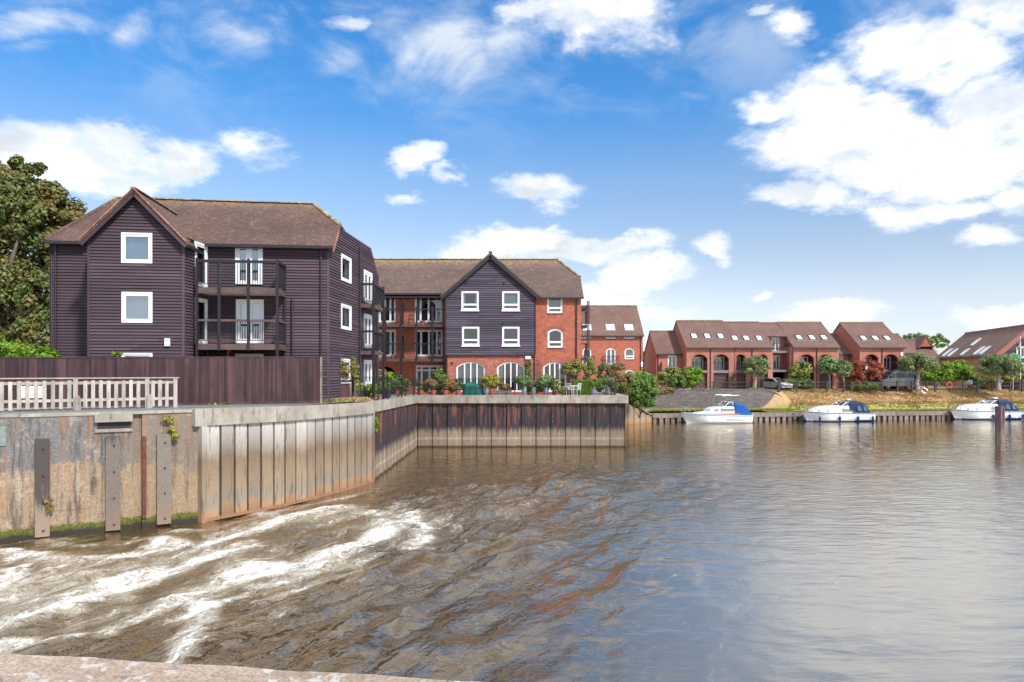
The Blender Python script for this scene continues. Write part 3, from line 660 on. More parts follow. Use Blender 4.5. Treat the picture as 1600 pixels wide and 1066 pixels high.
def make_land():
    mb = MB()
    def sheet(pts):
        n = len(pts); tri = tessellate_polygon([[Vector(p) for p in pts]]); mb.add(pts, [tuple(t) for t in tri])
    q = [(x+(.12 if 1 else 0)*-.5, y+.1, 3.99) for x, y in CURVE]
    sheet([(-70, 3, 3.99), (-45, 4.5, 3.99), (LW0[0]-.06, LW0[1]+.1, 3.99)]+q[:]+[(-70, 33.4, 3.99)])
    sheet([(-70, 33.4, 3.99), (-6.93, 33.4, 3.84), (-6.85, 48.7, 3.60), (-70, 48.7, 3.60)])
    sheet([(-70, 48.7, 3.60), (-6.85, 48.7, 3.60), (8.0, 48.7, 3.60), (7.9, 65.5, 3.60), (14.6, 72.2, 3.5), (14.6, 75.0, 3.45), (14.6, 400, 3.45), (-70, 400, 3.6)])
    sheet([(-2000, -40, 3.9), (-70, 3, 3.99), (-70, 33.4, 3.99), (-70, 48.7, 3.6), (-70, 400, 3.6), (-2000, 400, 3.6)])
    o = mb.build('terrace_ground', G['paving']); tag(o, kind='structure')
    # tarmac towpath on the left bank
    mb = MB(); mb.add([(-40, 8.2, 3.998), (-31.2, 12.9, 3.998), (-11.2, 24.8, 3.998), (-8.9, 28.6, 3.998), (-7.2, 33.3, 3.997), (-9.0, 33.3, 3.999), (-11.6, 29.3, 3.999), (-19.2, 24.2, 3.999), (-42, 12, 3.999)],
                      [(0, 1, 2, 7, 8), (2, 3, 6, 7), (3, 4, 5, 6)])
    tag(mb.build('towpath', G['asphalt']), kind='structure')
    # far bank: quay edge, slope, level ground out to the horizon
    xs = np.concatenate([np.arange(7.8, 60, .8), np.arange(60, 130, 5), [160, 220, 400, 800, 1500, 2500]])
    qs = np.array([.35, .8, 1.3, 1.8, 2.3, 2.6, 2.9, 3.3, 3.8, 4.3, 4.8, 5.4, 6.0, 7, 9, 12, 20, 40, 90, 200, 500, 1200, 3000])
    vs = []; xe0, xe1 = 27.6, 31.4
    for x in xs:
        for qv in qs:
            y = quayY(x)+qv
            slope = .95+.15*min(qv, 1.3)+(2.1*min(1, max(0, (qv-1.1)/4.7))**.85)
            if x < xe0: z = 1.15 if qv <= 2.6 else 3.22
            elif x < xe1:
                tt = (x-xe0)/(xe1-xe0); wt = 1.15+2.1*math.sqrt(max(0, 1-tt*tt))
                z = slope if qv <= 2.6 else max(slope, wt-.06); z = min(z, 1.15) if qv <= 2.6 else z
            else: z = slope
            z += .05*math.sin(x*1.3+qv)*math.sin(x*.37+2*qv) if 1 < qv < 6 and x > xe1 else 0
            vs.append((x, y, z+(.05 if qv > 9 else 0)))
    nq = len(qs); fs = [(i*nq+j, (i+1)*nq+j, (i+1)*nq+j+1, i*nq+j+1) for i in range(len(xs)-1) for j in range(nq-1)]
    mb = MB(); mb.add(vs, fs); o = mb.build('grass_bank', G['grass_bank'], smooth=False); tag(o, kind='structure')
    mb = MB(); A = [(18, 78.8), (30, 80.2), (46, 81.6), (75, 86), (120, 92)]
    B = [(18, 81.6), (30, 81.8), (46, 84.), (75, 89.2), (120, 96)]
    z = 3.285; vs = [(x, y, z) for x, y in A]+[(x, y, z) for x, y in B]; n = len(A)
    mb.add(vs, [(i, i+1, n+i+1, n+i) for i in range(n-1)]); tag(mb.build('riverside_lane', G['far_path']), kind='structure')
    # distant land beyond everything
    mb = MB(); mb.add([(-3500, 300, 3.0), (3500, 300, 3.0), (3500, 4500, 3.0), (-3500, 4500, 3.0)], [(0, 1, 2, 3)])
    tag(mb.build('distant_fields', G['grass_bank']), kind='structure')
    mb = MB(); mb.add([(-400, -60, -2.2), (400, -60, -2.2), (400, 300, -2.2), (-400, 300, -2.2)], [(0, 1, 2, 3)])
    tag(mb.build('river_bed', G['soil']), kind='structure')
make_land()

def along(pts, step):
    """points every `step` metres along a plan polyline, with unit directions"""
    out = []; pts = [Vector(p) for p in pts]; rem = 0; L = 0
    seg = [(a, b, (b-a).length) for a, b in zip(pts[:-1], pts[1:])]; tot = sum(s[2] for s in seg); n = max(1, round(tot/step)); st = tot/n
    for i in range(n+1):
        d = min(i*st, tot-1e-6); acc = 0
        for a, b, l in seg:
            if d <= acc+l: out.append(a+(b-a)*((d-acc)/l)); break
            acc += l
    return out

def left_wall():
    t = empty('quay_wall', (-16, 21.6, 0), 'long stained concrete quay wall below the pale picket fence, with upright timber fenders', 'wall', 'river walls')
    fc = Face(LW0, LW1); zt = ZT1
    g0, g1 = fc.u(208), fc.u(222)
    top = zt
    for a, b, w in ((-2, g0, 0), (g0, g1, .14), (g1, fc.L, .02)):
        mb = MB(fc.M); n = max(1, int((b-a)/1.0)); mb.box((a, w, -1.2), (b, 1.2, top-.10)); mb.build('wall_face', G['stained_concrete'], t)
    us = np.arange(-2, fc.L, 2.2)
    cm = ubox('coping_stone', G['coping_concrete'])
    k = 0
    for a in us:
        b = min(a+2.19, fc.L-.0); o = piece('coping_stone', cm, t, fc.M, a, -.03, top-.095+.004*(k % 3), b-a, .34, .10); k += 1
    # lintel and slot
    a, b = fc.u(148), fc.u(207); mb = MB(fc.M); z1 = fc.z(a, 648); z0 = fc.z(a, 660)
    mb.box((a, -.16, z0), (b, .02, z1)); mb.build('lintel', G['coping_concrete'], t)
    mb = MB(fc.M); mb.box((a+.08, -.012, fc.z(a, 671)), (b-.05, .02, z0)); mb.build('slot', G['room_dark'], t)  # dark strip on the wall face, painted for the shade inside the slot
    mb = MB(fc.M); mb.box((a+.0, -.07, fc.z(a, 676)), (b, .02, fc.z(a, 671))); mb.build('ledge', G['coping_concrete'], t)
    bm_ = unit('bolt', G['rust'], lambda m: m.lathe((0, 0, 0), [(.035, 0), (.035, .03), (.015, .05)], 8))
    for (x0, x1, yt, yb, th) in ((55, 78, 686, 838, .13), (165, 188, 682, 828, .12), (245, 267, 678, 818, .12), (-75, -50, 690, 850, .12)):
        a, b = fc.u(x0), fc.u(x1); m = (a+b)/2; mb = MB(fc.M); mb.box((a, -th, fc.z(m, yb)), (b, .01, fc.z(m, yt)))
        pl = mb.build('timber_fender', G[{55: 'fender_plank_dark', 165: 'fender_plank', 245: 'fender_plank_pale'}.get(x0, 'fender_plank')], t, at=fc.pt(m, 2, -th))
        zt_, zb = fc.z(m, yt), fc.z(m, yb)
        for i in range(4):
            z = zt_-.3-(zt_-zb-.5)*i/3; link('bolt', bm_, pl, M=Matrix.Translation(fc.pt(m+.03, z, -th)) @ fc.M.to_3x3().to_4x4() @ Matrix.Rotation(math.pi/2, 4, 'X'))
    a, b = fc.u(222.5), fc.u(228.5); mb = MB(fc.M); mb.box((a, -.06, .35), (b, .02, fc.z(a, 682))); mb.build('rusty_rail', G['rust'], t)
    a, b = fc.u(-22), fc.u(9.5); m = fc.u(0); mb = MB(fc.M); mb.box((a, -.04, fc.z(m, 697)), (b, .0, fc.z(m, 667)))
    tag(mb.build('notice_board', G['sign_green'], at=fc.pt(a, 3.5)), 'weathered grey-green notice board fixed on the concrete quay wall at the left edge', 'sign')
    for z in (.25, .33, .41, .49, .58, .66):
        pass
    mb = MB(fc.M)
    for i in range(5):
        z = fc.z(m, 672+i*4.6); mb.box((fc.u(-18), -.043, z-.012), (fc.u(5.5-(i % 2)*3), -.0405, z+.008))
    # print on it: unreadable lines
    return t, fc
LWALL, LF = left_wall()

def curved_wall():
    t = empty('fender_wall', (-9, 28, 0), 'curved river wall faced with broad pale upright boards under a deep concrete coping', 'wall', 'river walls')
    top = ZT1-.02
    pts = along(CURVE, .56)
    zc = 3.44
    me = ubox('pile_board', G['pile_pale'])
    for i, (a, b) in enumerate(zip(pts[:-1], pts[1:])):
        f = Face(a, b); gap = .075+.03*((i*7) % 3)/2
        if i == 7: gap = .02
        piece('pile_board', me, t, f.M, gap/2, -.05-.012*((i*5) % 3), .10, f.L-gap, .12, zc-.12)
    mb = MB()
    for a, b in zip(pts[:-1], pts[1:]):
        f = Face(a, b); mb.T = f.M; mb.box((-.01, .10, -1.2), (f.L+.01, .5, zc))
    mb.build('backing', G['pile_dark'], t)
    mb = MB()
    for a, b in zip(pts[:-1], pts[1:]):
        f = Face(a, b); mb.T = f.M; mb.box((-.012, -.10, .0), (f.L+.012, .10, .115))
    mb.build('foot_rail', G['pile_pale'], t)
    f = Face(pts[0], pts[1]); mb = MB(f.M); mb.box((-.20, -.14, -.6), (-.01, .12, zc)); mb.build('end_post', G['pile_pale'], t)
    f2 = Face(pts[-2], pts[-1]); mb = MB(f2.M); mb.box((f2.L+.0, -.12, -.6), (f2.L+.14, .12, zc)); mb.build('end_post', G['pile_pale'], t)
    # coping blocks
    cp = along([(-11.35, 24.25)]+CURVE[1:], 3.3)
    fine = along([(-11.35, 24.25)]+CURVE[1:], .55)
    n = len(fine)-1; cuts = [0, n*2//5, n*7//10, n]
    for c0, c1 in zip(cuts[:-1], cuts[1:]):
        front = []; back = []
        for j in range(c0, c1+1):
            d = (fine[min(j+1, n)]-fine[max(j-1, 0)]).normalized(); q = Vector((-d.y, d.x))
            a = fine[j]
            if j == c0 and c0: a = a+d*.015
            s = (j/n); front.append((*(a-q*.20), s)); back.append((*(a+q*.45), s))
        mb = MB(); ring = front+back[::-1]; nn = len(ring)
        zb = zc+.0; zt = lambda s: ZT1+(ZT2-ZT1)*s
        vs = [(x, y, zb+(zt(s)-ZT1)*.5) for x, y, s in ring]+[(x, y, zt(s)+.03) for x, y, s in ring]
        tri = tessellate_polygon([[Vector((x, y, 0)) for x, y, s in ring]])
        fs = [tuple(tr) for tr in tri]+[tuple(nn+i for i in reversed(tr)) for tr in tri]+[(i, (i+1) % nn, nn+(i+1) % nn, nn+i) for i in range(nn)]
        mb.add(vs, fs); mb.build('coping_block', G['coping_concrete'], t)
    return t
curved_wall()

def steel_piles(t, A, B, ztop, step=1.06, pale=False):
    """sheet piling: each interlocking pan is a piece"""
    f = Face(A, B); n = round(f.L/step); st = f.L/n
    def prof(mb):
        xs = [(0, .20), (.12, .20), (.24, 0), (.60, 0), (.72, .20), (1, .20), (1, .34), (.68, .34), (.56, .14), (.28, .14), (.16, .34), (0, .34)]
        xs = [(0, .01), (.03, 0), (.54, 0), (.62, .075), (.93, .075), (.992, .015), (.992, .5), (0, .5)]
        mb.extrude([(x, y, 0) for x, y in xs], (0, 0, 1))
    me = unit('sheet_pile', G['pile_dark'], prof)
    for i in range(n):
        piece('sheet_pile', me, t, f.M, i*st, .012*((i*3) % 4), -1.2, st, 1, ztop+1.2)
    return f
def coping_run(t, A, B, z0a, z0b, h, blk=2.9, over=.18, depth=.55, name='coping_block'):
    f = Face(A, B); n = max(1, round(f.L/blk)); st = f.L/n
    for i in range(n):
        a, b = i*st+.008, (i+1)*st-.008; za = z0a+(z0b-z0a)*i/n; zb = z0a+(z0b-z0a)*(i+1)/n
        mb = MB(f.M); w = -over+.01*((i*3) % 3)
        mb.add([(a, w, za-h), (b, w, zb-h), (b, depth, zb-h), (a, depth, za-h), (a, w, za), (b, w, zb), (b, depth, zb), (a, depth, za)],
               [(0,3,2,1),(4,5,6,7),(0,1,5,4),(1,2,6,5),(2,3,7,6),(3,0,4,7)])
        mb.build(name, G['coping_concrete'], t)
    return f
def terrace_walls():
    t = empty('side_quay_wall', (-6.7, 41, 0), 'dark rusty sheet pile wall receding from the curved wall to the terrace corner', 'wall', 'river walls')
    steel_piles(t, SIDE0, SIDE1, 3.3)
    coping_run(t, (-6.83, 33.32), (-6.68, 48.3), ZT2+.02, ZT3+.05, .50, over=.10)
    t = empty('terrace_quay_wall', (0, 48.5, 0), 'long dark rust-streaked sheet pile wall under the potted plants of the brick block', 'wall', 'river walls')
    steel_piles(t, SIDE1, TR, 3.2)
    coping_run(t, (-6.68, 48.5), (8.25, 48.5), ZT3+.05, ZT3+.05, .55)
    mb = MB(); mb.box((7.75, 48.75, -1.2), (8.0, 65.5, 3.3)); mb.build('return_wall', G['pile_dark'], t)
    mb = MB(); mb.box((7.55, 49.06, 3.2), (8.2, 65.5, ZT3+.045)); mb.build('return_coping', G['coping_concrete'], t)
    # low wing wall stepping down to the far quay
    t = empty('wing_wall', (13, 70, 0), 'low sheet pile wall with a sloping timber capping right of the terrace', 'wall', 'river walls')
    A, B = (8.05, 65.4), (14.8, 72)
    f = Face(A, B); n = 9; st = f.L/n
    me = unit('sheet_pile', G['pile_pale'], lambda mb: mb.extrude([(x, y, 0) for x, y in [(0, .015), (.04, 0), (.50, 0), (.60, .13), (.92, .13), (.985, .03), (.985, .5), (0, .5)]], (0, 0, 1)))
    z = lambda u: 3.3+(.88-3.3)*min(1, max(0, (u/f.L-.40)/.55))
    for i in range(n): piece('sheet_pile', me, t, f.M, i*st, 0, -1, st, 1, z((i+1)*st)+1-.06)
    mb = MB(f.M)
    for a, b in ((f.L*.3, f.L*.95), (f.L*.95, f.L)): mb.bar((a, .15, z(a)), (b, .15, z(b)), .5, .13)
    mb.build('capping', G['timber_weather'], t)
    mb = MB(f.M); mb.extrude([(0, .4, 0), (f.L, .4, 0), (f.L, .4, .8), (f.L*.95, .4, .8), (f.L*.40, .4, 3.1), (0, .4, 3.3)], (0, .3, 0)); mb.build('backing', G['soil'], t)
    # far quay of timber piles
    t = empty('far_quay', (30, 74, 0), 'low timber quay along the far bank behind the moored boats', 'wall', 'river walls')
    x = 14.9; me = ubox('timber_pile', G['timber_weather'])
    f = Face((14.8, quayY(14.8)), (64.8, quayY(64.8)))
    i = 0; u = .1
    while u < f.L-.5:
        w = .34+.05*((i*7) % 3); piece('timber_pile', me, t, f.M, u, -.02-.02*((i*5) % 3), -1, w, .3, 1.46); u += .66; i += 1
    mb = MB(f.M); mb.box((0, .16, -1), (f.L+120, .4, .6)); mb.build('backing', G['dark_timber'], t)
    u = 0
    while u < f.L:
        b = min(u+3.98, f.L); mb = MB(f.M); mb.box((u, -.10, .46), (b, .42, .92)); mb.build('capping_beam', G['timber_weather'], t); u += 4.0
    mb = MB(f.M); mb.box((f.L+.05, -.1, .46), (f.L+120, .42, .92)); mb.build('capping_beam', G['timber_weather'], t)
terrace_walls()

def near_quay():
    t = empty('near_quay_wall', (-1, 3.2, 4), 'lichen-spotted pink-grey concrete coping at the bottom edge of the photo', 'wall', 'river walls')
    A, B = (-14, 4.6), (5.5, 2.75)
    zt = 4.0; k = Vector((B[0]-A[0], B[1]-A[1])).normalized(); 
    def on(px, py):
        Y = (EYE-zt)*F/(py-HY); return (GX(px, Y), Y)
    a, b = on(0, 1015.5), on(760, 1061); f = Face(b, a)
    d = (Vector(b)-Vector(a)).normalized(); q = Vector((d.y, -d.x))       # towards the camera
    p = lambda s, w: Vector(a)+d*s+q*w
    rr = random.Random(3)
    u = -6.0; i = 0
    while u < 9.5:
        L = 2.6 if i != 2 else 3.1
        n = 26; front = []
        for j in range(n+1):
            s = u+.004+(L-.008)*j/n; front.append(p(s, .006*math.sin(s*9)+.008*rr.random()))
        vs = []; ring = [(*v, zt-.012) for v in front]+[(*p(u+L-.004, 2.2), zt), (*p(u+.004, 2.2), zt)]
        mb = MB(); mb.extrude(ring, (0, 0, -.5)); o = mb.build('coping_slab', G['near_concrete'], t); u += L; i += 1
    mb = MB(); c = [p(-8, .12), p(12, .12), p(12, 2.3), p(-8, 2.3)]
    mb.extrude([(*v, zt-.52) for v in c], (0, 0, -6)); mb.build('wall_face', G['stained_concrete'], t)
    mb = MB(); c = [p(-8, 2.25), p(12, 2.25), p(12, 40), p(-8, 40)]
    mb.extrude([(*v, zt-.03) for v in c], (0, 0, -.3)); tag(mb.build('near_bank', G['asphalt']), kind='structure')
near_quay()
# ------------------------------------------------------------------ building kit
def board_mesh(m):
    def b(mb):
        mb.add([(0, -.052, 0), (1, -.052, 0), (1, -.012, 1), (0, -.012, 1), (0, .0, 0), (1, .0, 0), (1, .0, 1), (0, .0, 1)],
               [(0, 1, 2, 3), (0, 4, 5, 1), (3, 2, 6, 7), (0, 3, 7, 4), (1, 5, 6, 2)])
    return unit('weatherboard', m, b)
BM = {k: board_mesh(MT[k]) for k in ('cladding', 'cladding_blue')}
BOARDS = {}; RB = random.Random(11)
def spans(poly, z):
    xs = []
    for (x0, z0), (x1, z1) in zip(poly, poly[1:]+poly[:1]):
        if (z0 <= z < z1) or (z1 <= z < z0): xs.append(x0+(z-z0)*(x1-x0)/(z1-z0))
    xs.sort(); return list(zip(xs[::2], xs[1::2]))
def clad(bld, face, poly, openings, h=.128, mname='cladding'):
    z = min(p[1] for p in poly); zt = max(p[1] for p in poly)
    while z < zt-.02:
        zm = z+h*.45
        for a, b in spans(poly, zm):
            segs = [(a, b)]
            for (u0, u1, z0, z1) in openings:
                if z0-.02 < zm < z1+.02:
                    segs = [s for (p, q) in segs for s in ((p, min(q, u0)), (max(p, u1), q)) if s[1]-s[0] > .04]
            for p, q in segs:
                cut = [p]
                while q-cut[-1] > 3.4: cut.append(cut[-1]+RB.uniform(1.5, 3.0))
                for a_, b_ in zip(cut, cut[1:]+[q]): BOARDS.setdefault(bld.name, []).append((face, a_, b_-(.006 if b_ < q else 0), z, h, mname))
        z += h
def lay_boards(bld):
    L = BOARDS[bld.name]; L.sort(key=lambda b: -(b[2]-b[1])/b[0].Y(b[1]))
    for f, a, b, z, h, mn in L[:290]: piece('weatherboard', BM[mn], bld, f.M, a, 0, z, b-a, 1, h-.02)  # gap left under each board bares the dark backing as a shadow line
    if L[290:]:
        mb = MB()
        for f, a, b, z, h, mn in L[290:]:
            mb.use(MT[mn]); mb.T = f.M @ Matrix.Translation((a, 0, z)) @ Matrix.Diagonal((b-a, 1, h-.02, 1))
            mb.add([(0, -.052, 0), (1, -.052, 0), (1, -.012, 1), (0, -.012, 1), (0, .0, 0), (1, .0, 0), (1, .0, 1), (0, .0, 1)],
                   [(0, 1, 2, 3), (0, 4, 5, 1), (3, 2, 6, 7), (0, 3, 7, 4), (1, 5, 6, 2)])
        tag(mb.build('weatherboard', None, bld), kind='stuff')

def window(face, parent, r, cols=(0, 1), rows=(0, 1), arch=0, fr=.075, st=.055, front=-.05, depth=.11, glass='glass', back=None, curtains=(), sill=None, name='window', toplight=0, low=0, far=False):
    """white frame with its casements; r = (u0,u1,z0,z1); cols/rows are fractions; curtains: (a,b,material) fractions behind the glass"""
    u0, u1, z0, z1 = r; w = u1-u0; M = face.M
    mb = MB(M); o = outline(u0, u1, z0, z1, arch); iz = arch*.9 if arch else 0
    i = outline(u0+fr, u1-fr, z0+fr, z1-fr, iz)
    mb.extrude([(u, front, z) for u, z in o], (0, depth, 0), [[(u, front, z) for u, z in i]])
    iw = w-2*fr; a0 = u0+fr; cs = [a0+iw*c for c in cols]; zs = [z0+fr+(z1-z0-2*fr)*q for q in rows]
    hd = lambda u: head(min(max(u, a0+.001), a0+iw-.001), a0, a0+iw, z1-fr, iz)
    fy0, fy1 = front+.02, front+depth-.02
    panes = []
    for a, b in zip(cs[:-1], cs[1:]):
        for k, (za, zb) in enumerate(zip(zs[:-1], zs[1:])):
            last = k == len(zs)-2
            n = 6 if (arch and last) else 1
            tp = [(a+(b-a)*j/n, (hd(a+(b-a)*j/n) if last else zb)) for j in range(n+1)]
            s = st
            outp = [(a, za), (b, za)]+tp[::-1]
            ti = [(a+s+(b-a-2*s)*j/n, (hd(a+s+(b-a-2*s)*j/n) if last else zb)-s) for j in range(n+1)]
            inp = [(a+s, za+s), (b-s, za+s)]+ti[::-1]
            if inp[0][1] < min(q[1] for q in ti):
                mb.extrude([(u, fy0, z) for u, z in outp], (0, fy1-fy0, 0), [[(u, fy0, z) for u, z in inp]])
                panes.append(inp)
    wo = mb.build(name, G['white_paint'], parent, at=face.pt(u0, z0))
    for inp in panes:
        pm = MB(M); pm.add([(u, front+.055, z) for u, z in inp], [tuple(range(len(inp)))]); pm.build('pane', G[glass], wo, fix=False)
    if back:
        bm_ = MB(M); bm_.box((u0+fr, front+depth+.12, z0+fr), (u1-fr, front+depth+.13, z1-fr)); bm_.build('window_backing', G[back], wo)  # flat pale panel set just behind the glass
    for (ca, cb, cm) in curtains:
        A, B = u0+fr+iw*ca, u0+fr+iw*cb; n = max(4, int((B-A)/.06)); vs = []; zt = z1-fr
        for j in range(n+1):
            u = A+(B-A)*j/n; y = front+depth+.05+.02*(j % 2); vs += [(u, y, z0+fr), (u, y, head(u, u0, u1, z1, arch)-fr)]
        cmn = MB(M); cmn.add(vs, [(2*j, 2*j+2, 2*j+3, 2*j+1) for j in range(n)]); cmn.build('curtain', G[cm], wo, fix=False)
    if sill:
        sm = MB(M); sm.box((u0-.05, front-.06, z0-.09), (u1+.05, front+depth, z0-.004)); sm.build('sill', G[sill], wo)
    return wo
def room(face, parent, r, front=.25, d=.9, m='room_dark', name='room'):
    """the dim room behind an opening"""
    u0, u1, z0, z1 = r; e = .12; mb = MB(face.M); a, b, c, g = u0-e, u1+e, z0-e, z1+e
    mb.add([(a, front, c), (b, front, c), (b, front+d, c), (a, front+d, c), (a, front, g), (b, front, g), (b, front+d, g), (a, front+d, g)],
           [(0, 1, 2, 3), (7, 6, 5, 4), (2, 6, 7, 3), (1, 5, 6, 2), (0, 3, 7, 4)])
    return mb.build(name, G[m], parent, fix=False)

mat('deck_dark', (.07, .045, .042), .7, .25, 3)
def roof(parent, polys, m, th=.12, name='roof'):
    mb = MB()
    for p in polys: mb.extrude(p, (0, 0, -th))
    return mb.build(name, G[m], parent)
def tile_unit():
    def b(mb):
        n = 6; vs = []
        for x in (0, .31):
            for k in range(n+1):
                t = math.pi*k/n; vs.append((x, .13*math.cos(t), .075*math.sin(t)-.02+(.008 if x == 0 else 0)))
        mb.add(vs, [(k, k+1, n+2+k, n+1+k) for k in range(n)]+[tuple(range(n+1))[::-1], tuple(range(n+1, 2*n+2))])
    return unit('ridge_tile', MT['ridge_clay'], b)
mat('ridge_clay', (.27, .18, .12), .85, .4, 5, .4, rnd=.30, c2=(.32, .27, .16))
RT = tile_unit()
def ridge(rf, p0, p1, step=.305, mesh=None):
    p0, p1 = Vector(p0), Vector(p1); d = p1-p0; n = max(1, round(d.length/step)); d.normalize()
    y = Vector((0, 0, 1)).cross(d).normalized(); z = d.cross(y); R = Matrix((d, y, z)).transposed().to_4x4()
    for i in range(n): link('ridge_tile', mesh or RT, rf, M=Matrix.Translation(p0+(p1-p0)*(i/n)) @ R)
VT = None
def verge(parent, p0, p1, w=.05, h=.2, m='gutter', name='bargeboard'):
    mb = MB(); mb.bar(p0, p1, w, h); return mb.build(name, G[m], parent)
def skylight(parent, c, e, s, w, h, frame='gutter', glass='skylight_glass'):
    """c centre on the roof plane, e level unit vector, s up-slope unit vector"""
    n = Vector(e).cross(Vector(s)).normalized()
    if n.z < 0: n = -n
    R = Matrix((Vector(e), Vector(s), n)).transposed().to_4x4(); R.translation = Vector(c)
    mb = MB(R); f = .07
    mb.extrude([(-w/2, -h/2, 0), (w/2, -h/2, 0), (w/2, h/2, 0), (-w/2, h/2, 0)], (0, 0, .09), [[(-w/2+f, -h/2+f, 0), (w/2-f, -h/2+f, 0), (w/2-f, h/2-f, 0), (-w/2+f, h/2-f, 0)]])
    o = mb.build('skylight', G[frame], parent)
    mb = MB(R); mb.box((-w/2+f, -h/2+f, .02), (w/2-f, h/2-f, .045)); mb.build('pane', G['skylight_pane'], o)
    mb = MB(R); mb.box((-w/2-.08, -h/2-.16, .012), (w/2+.08, -h/2-.01, .03)); mb.build('flashing', G['lead'], o)
    return o
def sk_mat():
    m, t = newmat('skylight_pane'); b = t.n('ShaderNodeBsdfPrincipled', None, Base_Color=(.80, .82, .84, 1), Roughness=.12); b.inputs['Specular IOR Level'].default_value = 1.; b.inputs['Coat Weight'].default_value = .5; finish(t, b)  # pale base colour stands in for bright sky reflected by the glass
sk_mat()
def hit(px, py, p0, n):
    d = Vector(((px-800)/F, 1, -(py-HY)/F)); o = Vector((0, 0, EYE)); n = Vector(n)
    return o+d*((Vector(p0)-o).dot(n)/d.dot(n))

BAL = {}
def baluster_mesh(m, r=.011):
    if (m, r) not in BAL: BAL[(m, r)] = unit('baluster', MT[m], lambda b: b.box((-r, -r, 0), (r, r, 1)))
    return BAL[(m, r)]
def railing(parent, path, zb, h, m='black_metal', posts=(), step=.115, pr=.035, rail=.05, r=.011, stuff=False, top=None):
    """path: plan points; zb: floor height or list of heights"""
    path = [Vector(p) for p in path]; zs = zb if isinstance(zb, (list, tuple)) else [zb]*len(path)
    mb = MB()
    for (a, za), (b, zz) in zip(zip(path[:-1], zs[:-1]), zip(path[1:], zs[1:])):
        mb.bar((*a, za+h), (*b, zz+h), rail*1.2, rail); mb.bar((*a, za+.12), (*b, zz+.12), .03, .03)
    mb.build('rail', G[top or m], parent)
    bm_ = baluster_mesh(m, r); acc = MB()
    for (a, za), (b, zz) in zip(zip(path[:-1], zs[:-1]), zip(path[1:], zs[1:])):
        L = (b-a).length; n = max(1, round(L/step))
        for i in range(1, n):
            q = a+(b-a)*i/n; z = za+(zz-za)*i/n+.12
            if stuff: acc.box((q.x-r, q.y-r, z), (q.x+r, q.y+r, z+h-.14))
            else: link('baluster', bm_, parent, M=Matrix.Translation((q.x, q.y, z)) @ Matrix.Diagonal((1, 1, h-.14, 1)))
    if stuff: tag(acc.build('baluster', G[m], parent), kind='stuff')

